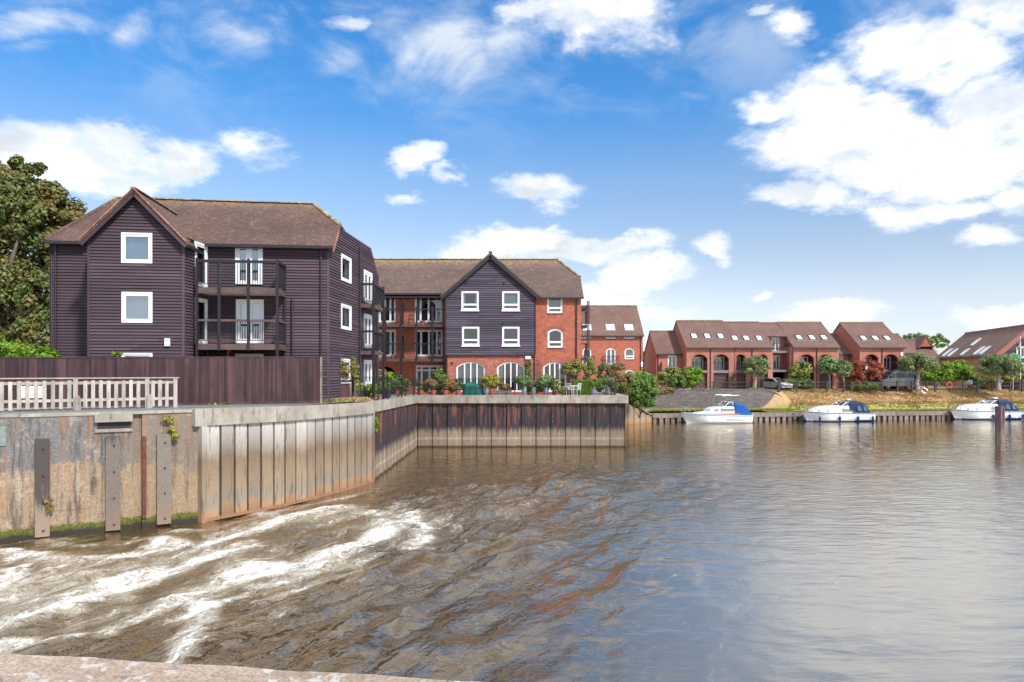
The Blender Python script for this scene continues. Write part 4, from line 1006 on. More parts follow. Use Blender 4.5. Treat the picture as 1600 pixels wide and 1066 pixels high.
# ------------------------------------------------------------------ three-storey weatherboarded block (near, left)
def block_one():
    Z0 = 3.7; ZE = 11.21
    t = empty('apartment_block', (-13, 33, 3.9), 'near three-storey purple-brown weatherboarded apartment block with a tiled roof and white windows', 'building', 'riverside apartment blocks')
    A, B, C = Vector((-20.07, 29.75)), Vector((-8.34, 31.0)), Vector((-7.77, 39.5))
    fm = Face(A, B); fs = Face(B, C); d, q = fm.d, fm.q
    g0 = Vector((GX(139, 27.95), 27.95)); g1 = Vector((GX(287, 28.4), 28.4)); fg = Face(g0, g1)
    ur = fm.u(325); r1 = Vector((fm.A+fm.d*ur)[:]); fr = Face(g1, r1)
    # ---- gable front
    ze = 10.78; apex = 12.70; W_ = fg.L
    pg = [(0, Z0), (W_, Z0), (W_, ze), (W_/2, apex), (0, ze)]
    wg = [fg.rect(190, 364, 238.5, 411.5), fg.rect(190.5, 456.5, 238.8, 504.5), fg.rect(190, 551.5, 239, 598)]
    wall(fg, pg, [outline(*r) for r in wg], .2, 'wall', G['cladding_back'], t)
    clad(t, fg, pg, wg)
    for k, r in enumerate(wg):
        window(fg, t, r, fr=.075, st=.085 if k < 2 else .05, back='backing_pale', glass='glass_bright'); room(fg, t, r, d=.5)
    # ---- return
    pr = [(0, Z0), (fr.L, Z0), (fr.L, ze+.2), (0, ze)]
    u = fr.u(303.5), fr.u(323); dz = [(9.08, 10.98), (6.60, 8.58)]
    wr = [(u[0], u[1], a, b) for a, b in dz]
    wall(fr, pr, [outline(*r) for r in wr], .2, 'wall', G['cladding_back'], t); clad(t, fr, pr, wr)
    for r in wr: window(fr, t, r, fr=.1, st=.08, curtains=[(.0, .5, 'curtain_white')], name='glazed_door'); room(fr, t, r, m='room_dark')
    # ---- main front (left wing and right part are one face)
    pm = [(0, Z0), (fm.L, Z0), (fm.L, ZE), (0, ZE)]
    wm = []
    for (x0, x1, y0, y1) in ((367.8, 410.8, 382.4, 445.5), (369, 412.5, 468, 536.5), (368, 412, 553, 600)):
        wm.append(fm.rect(x0, y0, x1, y1))
    wall(fm, pm, [outline(*r) for r in wm], .2, 'wall', G['cladding_back'], t)
    ug = fm.u(139)
    clad(t, fm, [(0, Z0), (fm.u(141), Z0), (fm.u(141), ZE-.12), (0, ZE-.12)], [])
    clad(t, fm, [(ur-.3, Z0), (fm.L, Z0), (fm.L, ZE-.12), (ur-.3, ZE-.12)], wm)
    for k, r in enumerate(wm):
        window(fm, t, r, cols=(0, .5, 1), fr=.07, st=.13, glass='glass_bright', curtains=[(0, 1, 'curtain_grey')], name='glazed_door'); room(fm, t, r)
    # ---- side (right)
    ZF = 11.0; up = (36.0-31)/8.5*fs.L
    ps = [(0, Z0), (fs.L, Z0), (fs.L, 10.95), (fs.L-1.5, 12.25), (1.6, 12.25), (0, ZE)]
    def uc(px): return fs.u(px)
    ws = []; 
    for (x0, x1, y0, y1) in ((531.8, 547.3, 400.3, 441), (531.8, 547.3, 476.6, 515.5), (531.8, 547, 561, 594), (567.4, 580.2, 424.5, 474), (567.4, 580.2, 491.5, 544.5), (567.4, 580.2, 562.5, 603)):
        ws.append(fs.rect(x0, y0, x1, y1))
    wall(fs, ps, [outline(*r) for r in ws], .2, 'wall', G['cladding_back'], t); clad(t, fs, ps, ws)
    for k, r in enumerate(ws):
        if k < 3: window(fs, t, r, fr=.085, st=.08, front=-.07, back='backing_pale' if k == 2 else None, glass='glass_bright', curtains=[(.6, 1, 'curtain_white')])
        else: window(fs, t, r, cols=(0, .5, 1), fr=.12, st=.12, curtains=[(0, .9, 'curtain_grey')], name='glazed_door', front=-.07)
        room(fs, t, r)
    # back and far walls close the block
    D = Vector((-19.8, 38.7)); mb = MB()
    for a, b in ((C, D), (D, A)):
        mb.extrude([(*a, Z0), (*b, Z0), (*b, 10.9), (*a, 10.9)], (0.01, -.1, 0))
    mb.extrude([(*g0, Z0), (*(fm.A+fm.d*ug), Z0), (*(fm.A+fm.d*ug), ze), (*g0, ze)], (.1, 0, 0))
    mb.build('back_wall', G['cladding_back'], t)
    # corner boards
    cb = MB()
    for f_, u_ in ((fg, 0), (fg, fg.L), (fm, fm.L), (fs, .0), (fs, fs.L), (fm, 0)):
        cb = MB(); cb.T = f_.M; hz = ze if f_ is fg else (ZE if f_ is fm else 11.0); cb.box((u_-.045, -.05, Z0), (u_+.045, .03, hz-.02)); cb.build('corner_board', G['cladding'], t)
    for sgn in (0,):
        cb = MB(fr.M); cb.box((fr.L-.05, -.05, Z0), (fr.L-.001, .0, ze))
    cb.build('corner_board', G['cladding'], t)
    # ---- roof
    L = lambda u_, w_, z_: Vector((*(fm.A+fm.d*u_+fm.q*w_), z_))
    e = .32; zo = 11.05; zr = 13.86; wr_ = 3.75; uR = fm.L+.28; u0 = -.10
    rl = 1.1; rr = L(fm.L-1.28, wr_, zr); rL = L(rl, wr_, zr+.06)
    hz = 12.42; wh = (hz-zo)/(zr-zo)*(wr_+e)-e                        # half hip on the right gable
    bw = 8.75; zb = 10.95; whb = bw-(hz-zb)/(zr-zb)*(bw-wr_)
    FLe, FRe = L(u0, -e, zo), L(uR, -e, zo); FRh = L(uR, wh, hz); BRh = L(uR-.0, whb, hz); BRe = L(uR-.05, bw, zb); BLe = L(u0, bw, zb)
    rf = roof(t, [[FLe, FRe, FRh, rr, rL], [FRh, BRh, rr], [BRh, BRe, BLe, rL, rr], [BLe, FLe, rL]], 'tiles_near')
    o = Vector((0, 0, .012)); ridge(rf, rL+o, rr+o); ridge(rf, rr+o, FRh+o*.7); mb = MB(); mb.tube([rL+o*.3, FLe+o*.2], .09, 6); mb.build('hip_tile', G['tiles_near'], rf)
    # gable roof
    Lg = lambda u_, w_, z_: Vector((*(fg.A+fg.d*u_+fg.q*w_), z_))
    sl = (apex-ze)/(W_/2); ov = .20; f0 = -.34
    zA = apex+.16; zE = zA-sl*(W_/2+ov)
    a0, a1 = Lg(W_/2, f0, zA), Lg(W_/2, 5.4, zA)
    l0, l1 = Lg(-ov, f0, zE), Lg(-ov, 3.6, zE); r0, r1_ = Lg(W_+ov, f0, zE), Lg(W_+ov, 2.9, zE)
    rf2 = roof(t, [[l0, a0, a1, l1], [r0, r1_, a1, a0]], 'tiles_near')
    ridge(rf2, a0+o*.5, Lg(W_/2, 4.3, zA)+o*.5)
    vt = unit('verge_tile', G['verge_tile'], lambda m: m.box((0, -.045, -.02), (.17, .045, .025)))
    ridge(rf2, l0+o*.5, a0+o*.5, .18, vt); ridge(rf2, r0+o*.5, a0+o*.5, .18, vt)
    for a, b in ((l0, a0), (r0, a0)):
        verge(t, a+Vector((0, .05, -.18)), b+Vector((0, .05, -.18)), .05, .19, 'cladding')
    verge(t, FRe+Vector((-.02, 0, -.2)), FRh+Vector((-.02, 0, -.2)), .05, .22, 'verge_tile'); verge(t, BRh+Vector((-.02, 0, -.2)), BRe+Vector((-.02, 0, -.2)), .05, .24)
    mb = MB(); mb.bar(FRh+Vector((.05, 0, -.13)), BRh+Vector((.05, 0, -.13)), .12, .12); mb.build('gutter', G['gutter'], t)
    # gutters, soffits, downpipes
    for a, b in ((L(u0, -e-.04, zo-.10), L(fm.u(139), -e-.04, zo-.10)), (L(ur-.02, -e-.04, zo-.10), L(uR, -e-.04, zo-.10)), (r0+Vector((.02, .1, -.16)), Lg(W_+ov+.02, 2.65, zE-.16))):
        mb = MB(); mb.bar(a, b, .13, .12); mb.build('gutter', G['gutter'], t)
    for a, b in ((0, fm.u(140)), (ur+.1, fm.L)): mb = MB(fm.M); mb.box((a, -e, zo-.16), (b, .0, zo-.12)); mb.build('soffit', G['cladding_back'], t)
    def pipe(f_, px, zt, zb_, off=.1):
        u_ = f_.u(px); m = MB(f_.M); m.tube([(u_, -off, zt), (u_, -off, zb_)], .04, 8)
        for z in (zt-.4, zt-2.6, zt-5): m.box((u_-.06, -off-.01, z-.03), (u_+.06, 0, z+.03))
        return m.build('downpipe', G['gutter'], t)
    pipe(fm, 89, 10.9, Z0); pipe(fm, 502, 10.9, Z0); pipe(fs, 559.5, 11.9, Z0); pipe(fm, 457.5, 8.7, Z0, .12)
    # ---- front balconies
    dq = -fm.q; c0 = fm.A+fm.d*fm.u(433.4*1.0+0); 
    yf = 29.3; fx = Vector((GX(433.4, yf), yf)); off = (fx-fm.A).dot(dq); uA = ur-.02; uB = (fx-fm.A).dot(fm.d)
    for zd, nm in ((8.98, 0), (6.58, 1)):
        b = empty('balcony', fm.pt(uA, zd), parent=t)
        mb = MB(fm.M); mb.use(G['deck_brown']); mb.box((uA+.02, -off+.0, zd-.27), (uB+.05, -off+.06, zd-.02)); mb.box((uB-.01, -off+.06, zd-.27), (uB+.05, -.04, zd-.02))
        mb.use(G['soffit']); mb.box((uA+.02, -off+.06, zd-.20), (uB-.01, -.04, zd-.16)); mb.use(G['deck_brown']); mb.box((uA+.02, -off+.06, zd-.15), (uB-.01, -.04, zd-.03)); mb.build('deck', None, b)
        rz = zd; pth = [fm.pt(uA+.05, 0, -off+.03).xy, fm.pt(uB, 0, -off+.03).xy, fm.pt(uB, 0, -.06).xy]
        railing(b, pth, rz, 1.1 if nm == 0 else .98, top='black_metal' if nm == 0 else 'deck_brown', rail=.11 if nm == 0 else .09, step=.105, r=.011)
    for k, px in enumerate((301, 342.5, 388, 433.4)):
        u_ = uA+.06 if k == 0 else (uB if k == 3 else fm.u(0)); 
        if k in (1, 2):
            kk = (px-800)/F; w0 = fm.A+dq*off; u_ = (kk*w0.y-w0.x)/(fm.d.x-kk*fm.d.y)
        mb = MB(fm.M); zb_ = Z0 if k in (0, 3) else 6.28
        mb.box((u_-.05, -off-.05, zb_), (u_+.05, -off+.05, 10.14)); mb.lathe((u_, -off, 10.14), [(.065, 0), (.065, .03), (.02, .08)], 6); mb.build('post', G['black_metal'], t)
    mb = MB(fm.M); mb.box((uB-.045, -.13, Z0), (uB+.045, -.05, 10.12)); mb.build('post', G['black_metal'], t)
    # ---- side balconies
    ya, yb, X_ = 35.9, 38.6, -7.28
    for zd in (8.95, 6.47):
        b = empty('balcony', (X_, ya, zd), parent=t); mb = MB(); xi = -8.0
        mb.add([(xi, ya, zd-.2), (X_, ya, zd-.2), (X_, yb, zd-.2), (xi+.15, yb, zd-.2), (xi, ya, zd), (X_, ya, zd), (X_, yb, zd), (xi+.15, yb, zd)],
               [(0,3,2,1),(4,5,6,7),(0,1,5,4),(1,2,6,5),(2,3,7,6),(3,0,4,7)]); mb.build('deck', G['deck_brown'], b)
        railing(b, [(xi, ya), (X_, ya), (X_, yb), (xi+.15, yb)], zd, 1.02, rail=.11, step=.12, r=.009)
    for y in (ya, yb):
        mb = MB(); mb.box((X_-.065, y-.065, Z0), (X_+.065, y+.065, 10.15)); mb.build('post', G['black_metal'], t)
    # small fittings
    u_ = fg.u(262.5); mb = MB(fg.M); z = fg.z(u_, 535); mb.box((u_-.10, -.12, z-.16), (u_+.10, -.02, z+.16)); mb.build('alarm_box', G['white_paint'], t)
    mb = MB(fm.M); mb.box((ur+.1, .0, 3.7), (uB+.4, .02, 6.2)); 
    lay_boards(t)
block_one()

# ------------------------------------------------------------------ middle block: brick with a weatherboarded gable
def block_two():
    Z0 = 3.55
    t = empty('brick_apartment_block', (-3, 54, 3.6), 'three-storey red brick apartment block with a big dark weatherboarded central gable behind the terrace', 'building', 'riverside apartment blocks')
    zE = 11.1
    fl = Face((-14.0, 52.8), (GX(698, 52.8), 52.8)); fg = Face((GX(696.5, 51), 51), (GX(836, 51), 51)); fr = Face((GX(830, 51.7), 51.7), (GX(908, 51.7), 51.7))
    # left brick
    ops = []; 
    A1 = [fl.rect(648, 461.8, 691, 504), fl.rect(648.7, 515.5, 691.4, 557), fl.rect(649.6, 571, 692, 612.5)]
    A2 = [fl.rect(583, 461.8, 618.2, 504), fl.rect(583, 515.5, 618.7, 557)]
    arch = fl.rect(586, 573, 619, 616)
    hol = [outline(*r) for r in A1+A2]+[outline(*arch, arch=.75)]
    wall(fl, [(0, Z0), (fl.L, Z0), (fl.L, zE), (0, zE)], hol, .3, 'wall', G['brick_orange'], t)
    for k, r in enumerate(A1):
        cur = [[(0, .2, 'curtain_grey'), (.30, .36, 'curtain_red'), (.86, 1, 'curtain_grey')], [(0, .17, 'curtain_red'), (.86, 1, 'curtain_red')], [(0, .62, 'curtain_white')]][k]
        window(fl, t, r, cols=(0, .19, .5, .81, 1), rows=(0, 1) if k < 2 else (0, .84, 1), fr=.07, st=.075, front=.05, curtains=cur, name='glazed_door'); room(fl, t, r, front=.35, d=1.6)
    for k, r in enumerate(A2):
        window(fl, t, r, cols=(0, .27, .52, .78, 1), fr=.07, st=.075, front=.05, curtains=[(.55, 1, 'curtain_grey')] if k else [(.0, .1, 'curtain_white')], name='glazed_door'); room(fl, t, r, front=.35, d=1.6)
    room(fl, t, arch, front=.3, d=3., name='passage')
    # gable
    zb = 6.62; ze = 11.15; ap = 14.02; W_ = fg.L
    pg = [(0, zb), (W_, zb), (W_, ze), (W_/2, ap), (0, ze)]
    wg = [fg.rect(721, 455.3, 748, 484.8), fg.rect(784.7, 455.3, 811.7, 485), fg.rect(722, 510.8, 749, 540), fg.rect(784.7, 510.8, 811.7, 540)]
    wall(fg, pg, [outline(*r) for r in wg], .25, 'wall', G['cladding_back'], t); clad(t, fg, pg, wg, .165, 'cladding_blue')
    for k, r in enumerate(wg):
        window(fg, t, r, rows=(0, .27, 1), fr=.07, st=.07, curtains=[(0, .18, 'curtain_white'), (.82, 1, 'curtain_white')] if k < 1 else ([] if k != 1 else [(0, 1, 'curtain_grey')]), sill='white_paint'); room(fg, t, r, d=1.2)
    gb = [fg.rect(713, 565, 758, 612.5), fg.rect(776.5, 565, 820, 612.5)]
    f2 = Face(fg.pt(.12, 0, .06).xy, fg.pt(W_-.12, 0, .06).xy)
    gb = [f2.rect(713, 565, 758, 612.5), f2.rect(776.5, 565, 820, 612.5)]
    wall(f2, [(0, Z0), (f2.L, Z0), (f2.L, zb-.01), (0, zb-.01)], [outline(*r, arch=.42) for r in gb], .3, 'wall', G['brick_red'], t)
    def lintel(f_, r, rise, m='brick_grey'):
        u0, u1, z0, z1 = r; hw = (u1-u0)/2; n = 15
        R = (hw*hw+rise*rise)/(2*rise); cz = z1-R; a = math.asin(hw/R); m_ = (u0+u1)/2
        me = unit('voussoir', G['brick_orange'], lambda b: b.box((-.075, -.022, .015), (.075, .02, .235)))
        for i in range(n):
            th = a-2*a*(i+.5)/n
            M_ = f_.M @ Matrix.Translation((m_+R*math.sin(th), 0, cz+R*math.cos(th))) @ Matrix.Rotation(th, 4, 'Y')
            link('voussoir', me, t, M=M_)
    for k, r in enumerate(gb):
        window(f2, t, r, cols=(0, .27, .5, .73, 1), arch=.42, fr=.065, st=.05, front=.05, curtains=[(0, 1, 'curtain_grey')] if k == 0 else [(0, .2, 'curtain_white'), (.8, .93, 'curtain_grey')], name='glazed_door')
        room(f2, t, r, front=.36, d=1.8); lintel(f2, r, .42)
    for a, b in (((0, -.07, zb-.10), (W_, .05, zb+.02)), ((-.06, -.055, zb+.021), (.05, .1, ze)), ((W_-.05, -.055, zb+.021), (W_+.06, .1, ze))): mb = MB(fg.M); mb.box(a, b); mb.build('corner_board', G['cladding_back'], t)
    mb = MB(); c = fg.M
    for u_ in (0, W_): mb.extrude([fg.pt(u_, Z0), fg.pt(u_, Z0, 2.2), fg.pt(u_, ze, 2.2), fg.pt(u_, ze)], (.08 if u_ == 0 else -.08, 0, 0))
    mb.build('wall', G['cladding_back'], t)
    # right brick
    wr = [(fr.rect(855, 462, 879, 489.5), 0), (fr.rect(855.7, 513.6, 879.6, 543.4), .28), (fr.rect(848.7, 565.5, 885, 612.5), .40)]
    wall(fr, [(0, Z0), (fr.L, Z0), (fr.L, zE), (0, zE)], [outline(*r, arch=a) for r, a in wr], .3, 'wall', G['brick_orange'], t)
    for k, (r, a) in enumerate(wr):
        if k < 2: window(fr, t, r, rows=(0, .27, 1), arch=a, fr=.07, st=.07, front=.03, curtains=[(0, 1, 'curtain_grey')] if k == 0 else [], sill='dark_timber')
        else: window(fr, t, r, cols=(0, .27, .5, .73, 1), arch=a, fr=.065, st=.05, front=.05, name='glazed_door')
        room(fr, t, r, front=.35, d=1.5)
        if a: lintel(fr, r, a)
    XR = fr.B.x
    mb = MB(); mb.extrude([(XR-.02, 51.9, Z0), (XR-.02, 61, Z0), (XR-.02, 61, 11.1), (XR-.02, 58.5, 12.9), (XR-.02, 54.2, 12.9), (XR-.02, 51.9, 11.1)], (-.25, 0, 0)); mb.box((-14, 60.8, Z0), (XR, 61, 11)); mb.box((-14.2, 52.8, Z0), (-14, 61, 11)); mb.build('wall', G['brick_red'], t)
    # roof
    yE, zo = 51.45, 10.98; yR, zr = 56.4, 14.62; xl = -14.3; xr = XR+.18; xk = GX(870.5, yR)
    hz = 12.85; yh = yE+(hz-zo)/(zr-zo)*(yR-yE); yb = 2*yR-yE; yhb = yR*2-yh
    yl = 52.45
    v = Vector
    rr = v((xk, yR, zr)); rl = v((xl, yR, zr+.02))
    rf = roof(t, [[v((GX(836, 51), yE+.0, zo)), v((xr, yE, zo)), v((xr, yh, hz)), rr, v((GX(766, 51), yR, zr))],
                  [v((xl, yE+.55, zo+.40)), v((GX(700, 51), yE+.55, zo+.40)), v((GX(836, 51), yE+.55, zo+.40)), v((GX(766, 51), yR, zr)), rl],
                  [v((xr, yh, hz)), v((xr, yhb, hz)), rr], [v((xr, yhb, hz)), v((xr, yb, zo)), v((xl, yb, zo)), rl, rr]], 'tiles_mid')
    ridge(rf, rl+v((0, 0, .015)), rr+v((0, 0, .015))); ridge(rf, rr+v((0, 0, .05)), v((xr, yh, hz+.015)))
    sl = (ap-ze)/(W_/2); ov = .33; zA = ap+.2; z_e = zA-sl*(W_/2+ov)
    a0, a1 = fg.pt(W_/2, zA, -.32), fg.pt(W_/2, zA, 5.2); l0, l1 = fg.pt(-ov, z_e, -.32), fg.pt(-ov, z_e, 2.2); r0, r1 = fg.pt(W_+ov, z_e, -.32), fg.pt(W_+ov, z_e, 1.4)
    rf2 = roof(t, [[l0, a0, a1, l1], [r0, r1, a1, a0]], 'tiles_mid'); ridge(rf2, a0+v((0, 0, .05)), a1+v((0, 0, .05)))
    for a, b in ((l0, a0), (r0, a0)): verge(t, a+v((0, .04, -.24)), b+v((0, .04, -.24)), .05, .30, 'gutter')
    mb = MB(); mb.bar((xl, yE+.47, zo+.27), (GX(694, 52), yE+.47, zo+.27), .13, .12); mb.build('gutter', G['gutter'], t); mb = MB(); mb.bar((GX(843, 52), yE-.05, zo-.08), (xr, yE-.05, zo-.08), .13, .12); mb.build('gutter', G['gutter'], t)
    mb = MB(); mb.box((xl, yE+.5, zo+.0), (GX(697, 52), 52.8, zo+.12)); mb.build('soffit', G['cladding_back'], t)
    for i in range(11):
        x = -9.6+i*.48; 
        mb = MB(); mb.box((x, 52.1, zo-.02), (x+.06, 52.8, zo+.1)); mb.build('rafter_end', G['dark_timber'], t)
    mb = MB(fr.M); u_ = fr.u(900.7); mb.tube([(u_, -.09, 11.0), (u_, -.09, Z0)], .045); mb.build('downpipe', G['gutter'], t)
    mb = MB(fl.M); 
    # balconies
    yf = 51.3; x0, x1 = GX(594, yf), GX(696, yf)
    for zd in (8.93, 6.33):
        b = empty('balcony', (x0, yf, zd), parent=t); mb = MB(); mb.box((x0-1.2, yf-.05, zd-.22), (x1, 52.78, zd)); mb.build('deck', G['deck_dark'], b)
        railing(b, [(x0-1.1, yf), (x1-.04, yf)], zd, 1.12, rail=.10, step=.12, r=.008)
    for px, zt, zb_ in ((602, 10.2, 6.2), (627, 10.35, Z0), (651, 10.25, 6.2), (675.7, 10.3, 6.2)):
        x = GX(px, yf); mb = MB(); mb.box((x-.065, yf-.12, zb_), (x+.065, yf+.01, zt)); mb.build('post', G['black_metal'], t)
    for zd in (8.93, 6.33):                       # lattice privacy screen between flats
        x = GX(628.5, 52); mb = MB(); fr_ = 1.75
        for y in np.arange(51.5, 52.75, .16): mb.box((x-.015, y, zd+.02), (x+.015, y+.03, zd+fr_))
        for z in np.arange(zd+.05, zd+fr_, .16): mb.box((x-.02, 51.45, z), (x+.02, 52.75, z+.03))
        mb.build('privacy_screen', G['black_metal'], t)
    # steel balconies on the right-hand end
    x0, x1, ya, yb_ = XR+.03, GX(917.5, 52.2), 52.1, 53.8
    for zd, w in ((8.93, 1), (6.45, 1)):
        b = empty('balcony', (x1, ya, zd), parent=t); mb = MB(); mb.box((x0, ya, zd-.2), (x1, yb_, zd)); mb.build('deck', G['dark_timber'], b)
        railing(b, [(x0, ya), (x1, ya), (x1, yb_)], zd, 1.05, rail=.06, step=.12, r=.008)
    mb = MB(); mb.box((x0, ya, 10.15), (x1, yb_, 10.35)); mb.build('deck', G['dark_timber'], t)
    for x in (x1, x1+.12):
        mb = MB(); mb.box((x-.04, ya-.04, Z0), (x+.04, ya+.04, 10.75)); mb.build('post', G['black_metal'], t)
    # vents, box, trellis
    for px, py, f_ in ((727.7, 441.5, fg), (787.5, 442.5, fg), (706.5, 567.5, f2), (785.5, 505.5, fg)):
        u_ = f_.u(px); z = f_.z(u_, py); mb = MB(f_.M); mb.box((u_-.07, -.09, z-.07), (u_+.07, -.02, z+.07)); mb.build('vent', G['black_plastic'], t)
    u_ = f2.u(825); z = f2.z(u_, 559); mb = MB(f2.M); mb.box((u_-.2, -.14, z-.11), (u_+.2, -.02, z+.11)); mb.build('alarm_box', G['white_paint'], t)
    mb = MB(fr.M); a, b = fr.u(838), fr.u(846.5); z0, z1 = 4.2, 6.3
    n = 9
    for i in range(n):
        z = z0+(z1-z0)*i/n; mb.bar((a, -.05, z), (b, -.05, z+.24), .02, .02); mb.bar((b, -.06, z), (a, -.06, z+.24), .02, .02)
    mb.build('trellis', G['timber_weather'], t)
    lay_boards(t)
block_two()

# ------------------------------------------------------------------ far houses
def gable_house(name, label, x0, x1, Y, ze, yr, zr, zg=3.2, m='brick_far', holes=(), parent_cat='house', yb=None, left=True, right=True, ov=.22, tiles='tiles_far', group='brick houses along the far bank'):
    """eaves front at depth Y from x0 to x1 (metres), ridge at depth yr; returns thing, front face, roof plane data"""
    t = empty(name, ((x0+x1)/2, (Y+yr)/2, zg), label, parent_cat, group)
    f = Face((x0, Y), (x1, Y)); yb = yb or 2*yr-Y
    wall(f, [(0, zg-.3), (f.L, zg-.3), (f.L, ze), (0, ze)], list(holes), .3, 'wall', G[m], t)
    zr_w = zr-.06
    for x, s, ok in ((x0, 1, left), (x1, -1, right)):
        mb = MB(); mb.extrude([(x, Y+.3, zg-.3), (x, yb, zg-.3), (x, yb, ze), (x, yr, zr_w), (x, Y+.3, ze+(zr-ze)*.3/(yr-Y)-.05)], (.3*s, 0, 0)); mb.build('gable_wall', G[m], t)
    mb = MB(); mb.box((x0+.3, yb-.3, zg-.3), (x1-.3, yb, ze)); mb.build('back_wall', G[m], t)
    sl = (zr-ze)/(yr-Y); v = Vector; e = .25; zo = ze-sl*e+.06; vo = .10
    P0, P1, R0, R1 = v((x0-vo, Y-e, zo)), v((x1+vo, Y-e, zo)), v((x0-vo, yr, zr+.06)), v((x1+vo, yr, zr+.06))
    B0, B1 = v((x0-vo, yb+e, zo)), v((x1+vo, yb+e, zo))
    rf = roof(t, [[P0, P1, R1, R0], [R0, R1, B1, B0]], tiles, .14)
    mb = MB(); mb.tube([R0+v((0, 0, .03)), R1+v((0, 0, .03))], .11, 6); mb.build('ridge_cap', G['ridge_clay'], rf)
    mb = MB(); mb.bar(P0+v((0, -.05, -.1)), P1+v((0, -.05, -.1)), .12, .12); mb.build('gutter', G['gutter'], t)
    n = v((0, -sl, 1)).normalized(); s_ = v((0, 1, sl)).normalized()
    return t, f, (P0, n, s_)
def sky_at(t, pl, lst, w=.78, h=1.15, frame='gutter'):
    p0, n, s_ = pl
    for px, py in lst: skylight(t, hit(px, py, p0, n)+n*.0, (1, 0, 0), s_, w, h, frame)
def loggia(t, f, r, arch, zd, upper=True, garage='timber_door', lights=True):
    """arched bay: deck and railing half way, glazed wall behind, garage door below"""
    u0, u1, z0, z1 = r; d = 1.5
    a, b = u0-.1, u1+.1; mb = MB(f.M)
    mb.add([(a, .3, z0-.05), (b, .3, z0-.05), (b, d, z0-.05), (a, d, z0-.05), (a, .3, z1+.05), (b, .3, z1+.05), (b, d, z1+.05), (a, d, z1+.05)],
           [(0, 1, 2, 3), (7, 6, 5, 4), (2, 6, 7, 3), (1, 5, 6, 2), (0, 3, 7, 4)]); mb.build('bay_lining', G['bay_brick_shaded'], t, fix=False)
    fb = Face(f.pt(0, 0, d-.15).xy, f.pt(1, 0, d-.15).xy)
    window(fb, t, (u0+.15, u1-.15, zd+.03, z1-.25), cols=(0, .33, .66, 1), fr=.06, st=.05, front=0, curtains=[(.7, .95, 'curtain_white')], name='glazed_screen')
    mb = MB(f.M); mb.box((u0+.003, .05, zd-.32), (u1-.003, d, zd)); b_ = mb.build('deck', G['grey_timber'], t)
    mb = MB(f.M); mb.box((u0, .1, zd+.92), (u1, .15, zd+.97)); mb.box((u0, .1, zd+.08), (u1, .13, zd+.11)); mb.build('rail', G['black_metal'], b_)
    mb = MB(f.M)
    for u in np.arange(u0+.1, u1, .13): mb.box((u-.01, .115, zd+.1), (u+.01, .135, zd+.93))
    tag(mb.build('baluster', G['black_metal'], b_), kind='stuff')
    if garage:
        g = MB(f.M); g.box((u0+.02, .35, z0), (u1-.02, .42, zd-.34)); go = g.build('garage_door', G['garage_brown'], t)
        k = 5; hh = (zd-.36-z0)/k
        for i in range(k):
            mb = MB(f.M); mb.box((u0+.06, .32, z0+i*hh+.03), (u1-.06, .352, z0+(i+1)*hh-.03)); mb.build('panel', G['garage_brown'], go)
mat('garage_brown', (.095, .045, .045), .6, .12, 2); mat('grey_timber', (.22, .19, .19), .7, .15); mat('bay_brick_shaded', (.16, .075, .06), .9, .2, 4)  # bay lining: brick colour darkened to stand for shade inside the arches
def pipe_at(t, f, px, zt, zb=3.2):
    u = f.u(px); mb = MB(f.M); mb.tube([(u, -.08, zt), (u, -.08, zb)], .045, 6); mb.build('downpipe', G['gutter'], t)
def quoin(f, r, arch, t):
    u0, u1, z0, z1 = r; hw = (u1-u0)/2; R = (hw*hw+arch*arch)/(2*arch); cz = z1-R; a = math.asin(min(1, hw/R)); m = (u0+u1)/2
    me = MT.setdefault('_vf', unit('voussoir', G['brick_orange'], lambda b: b.box((-.11, -.02, .01), (.11, .02, .23))))
    n = max(6, int(2*a*R/.24))
    for i in range(n):
        th = a-2*a*(i+.5)/n; link('voussoir', me, t, M=f.M @ Matrix.Translation((m+R*math.sin(th), 0, cz+R*math.cos(th))) @ Matrix.Rotation(th, 4, 'Y'))

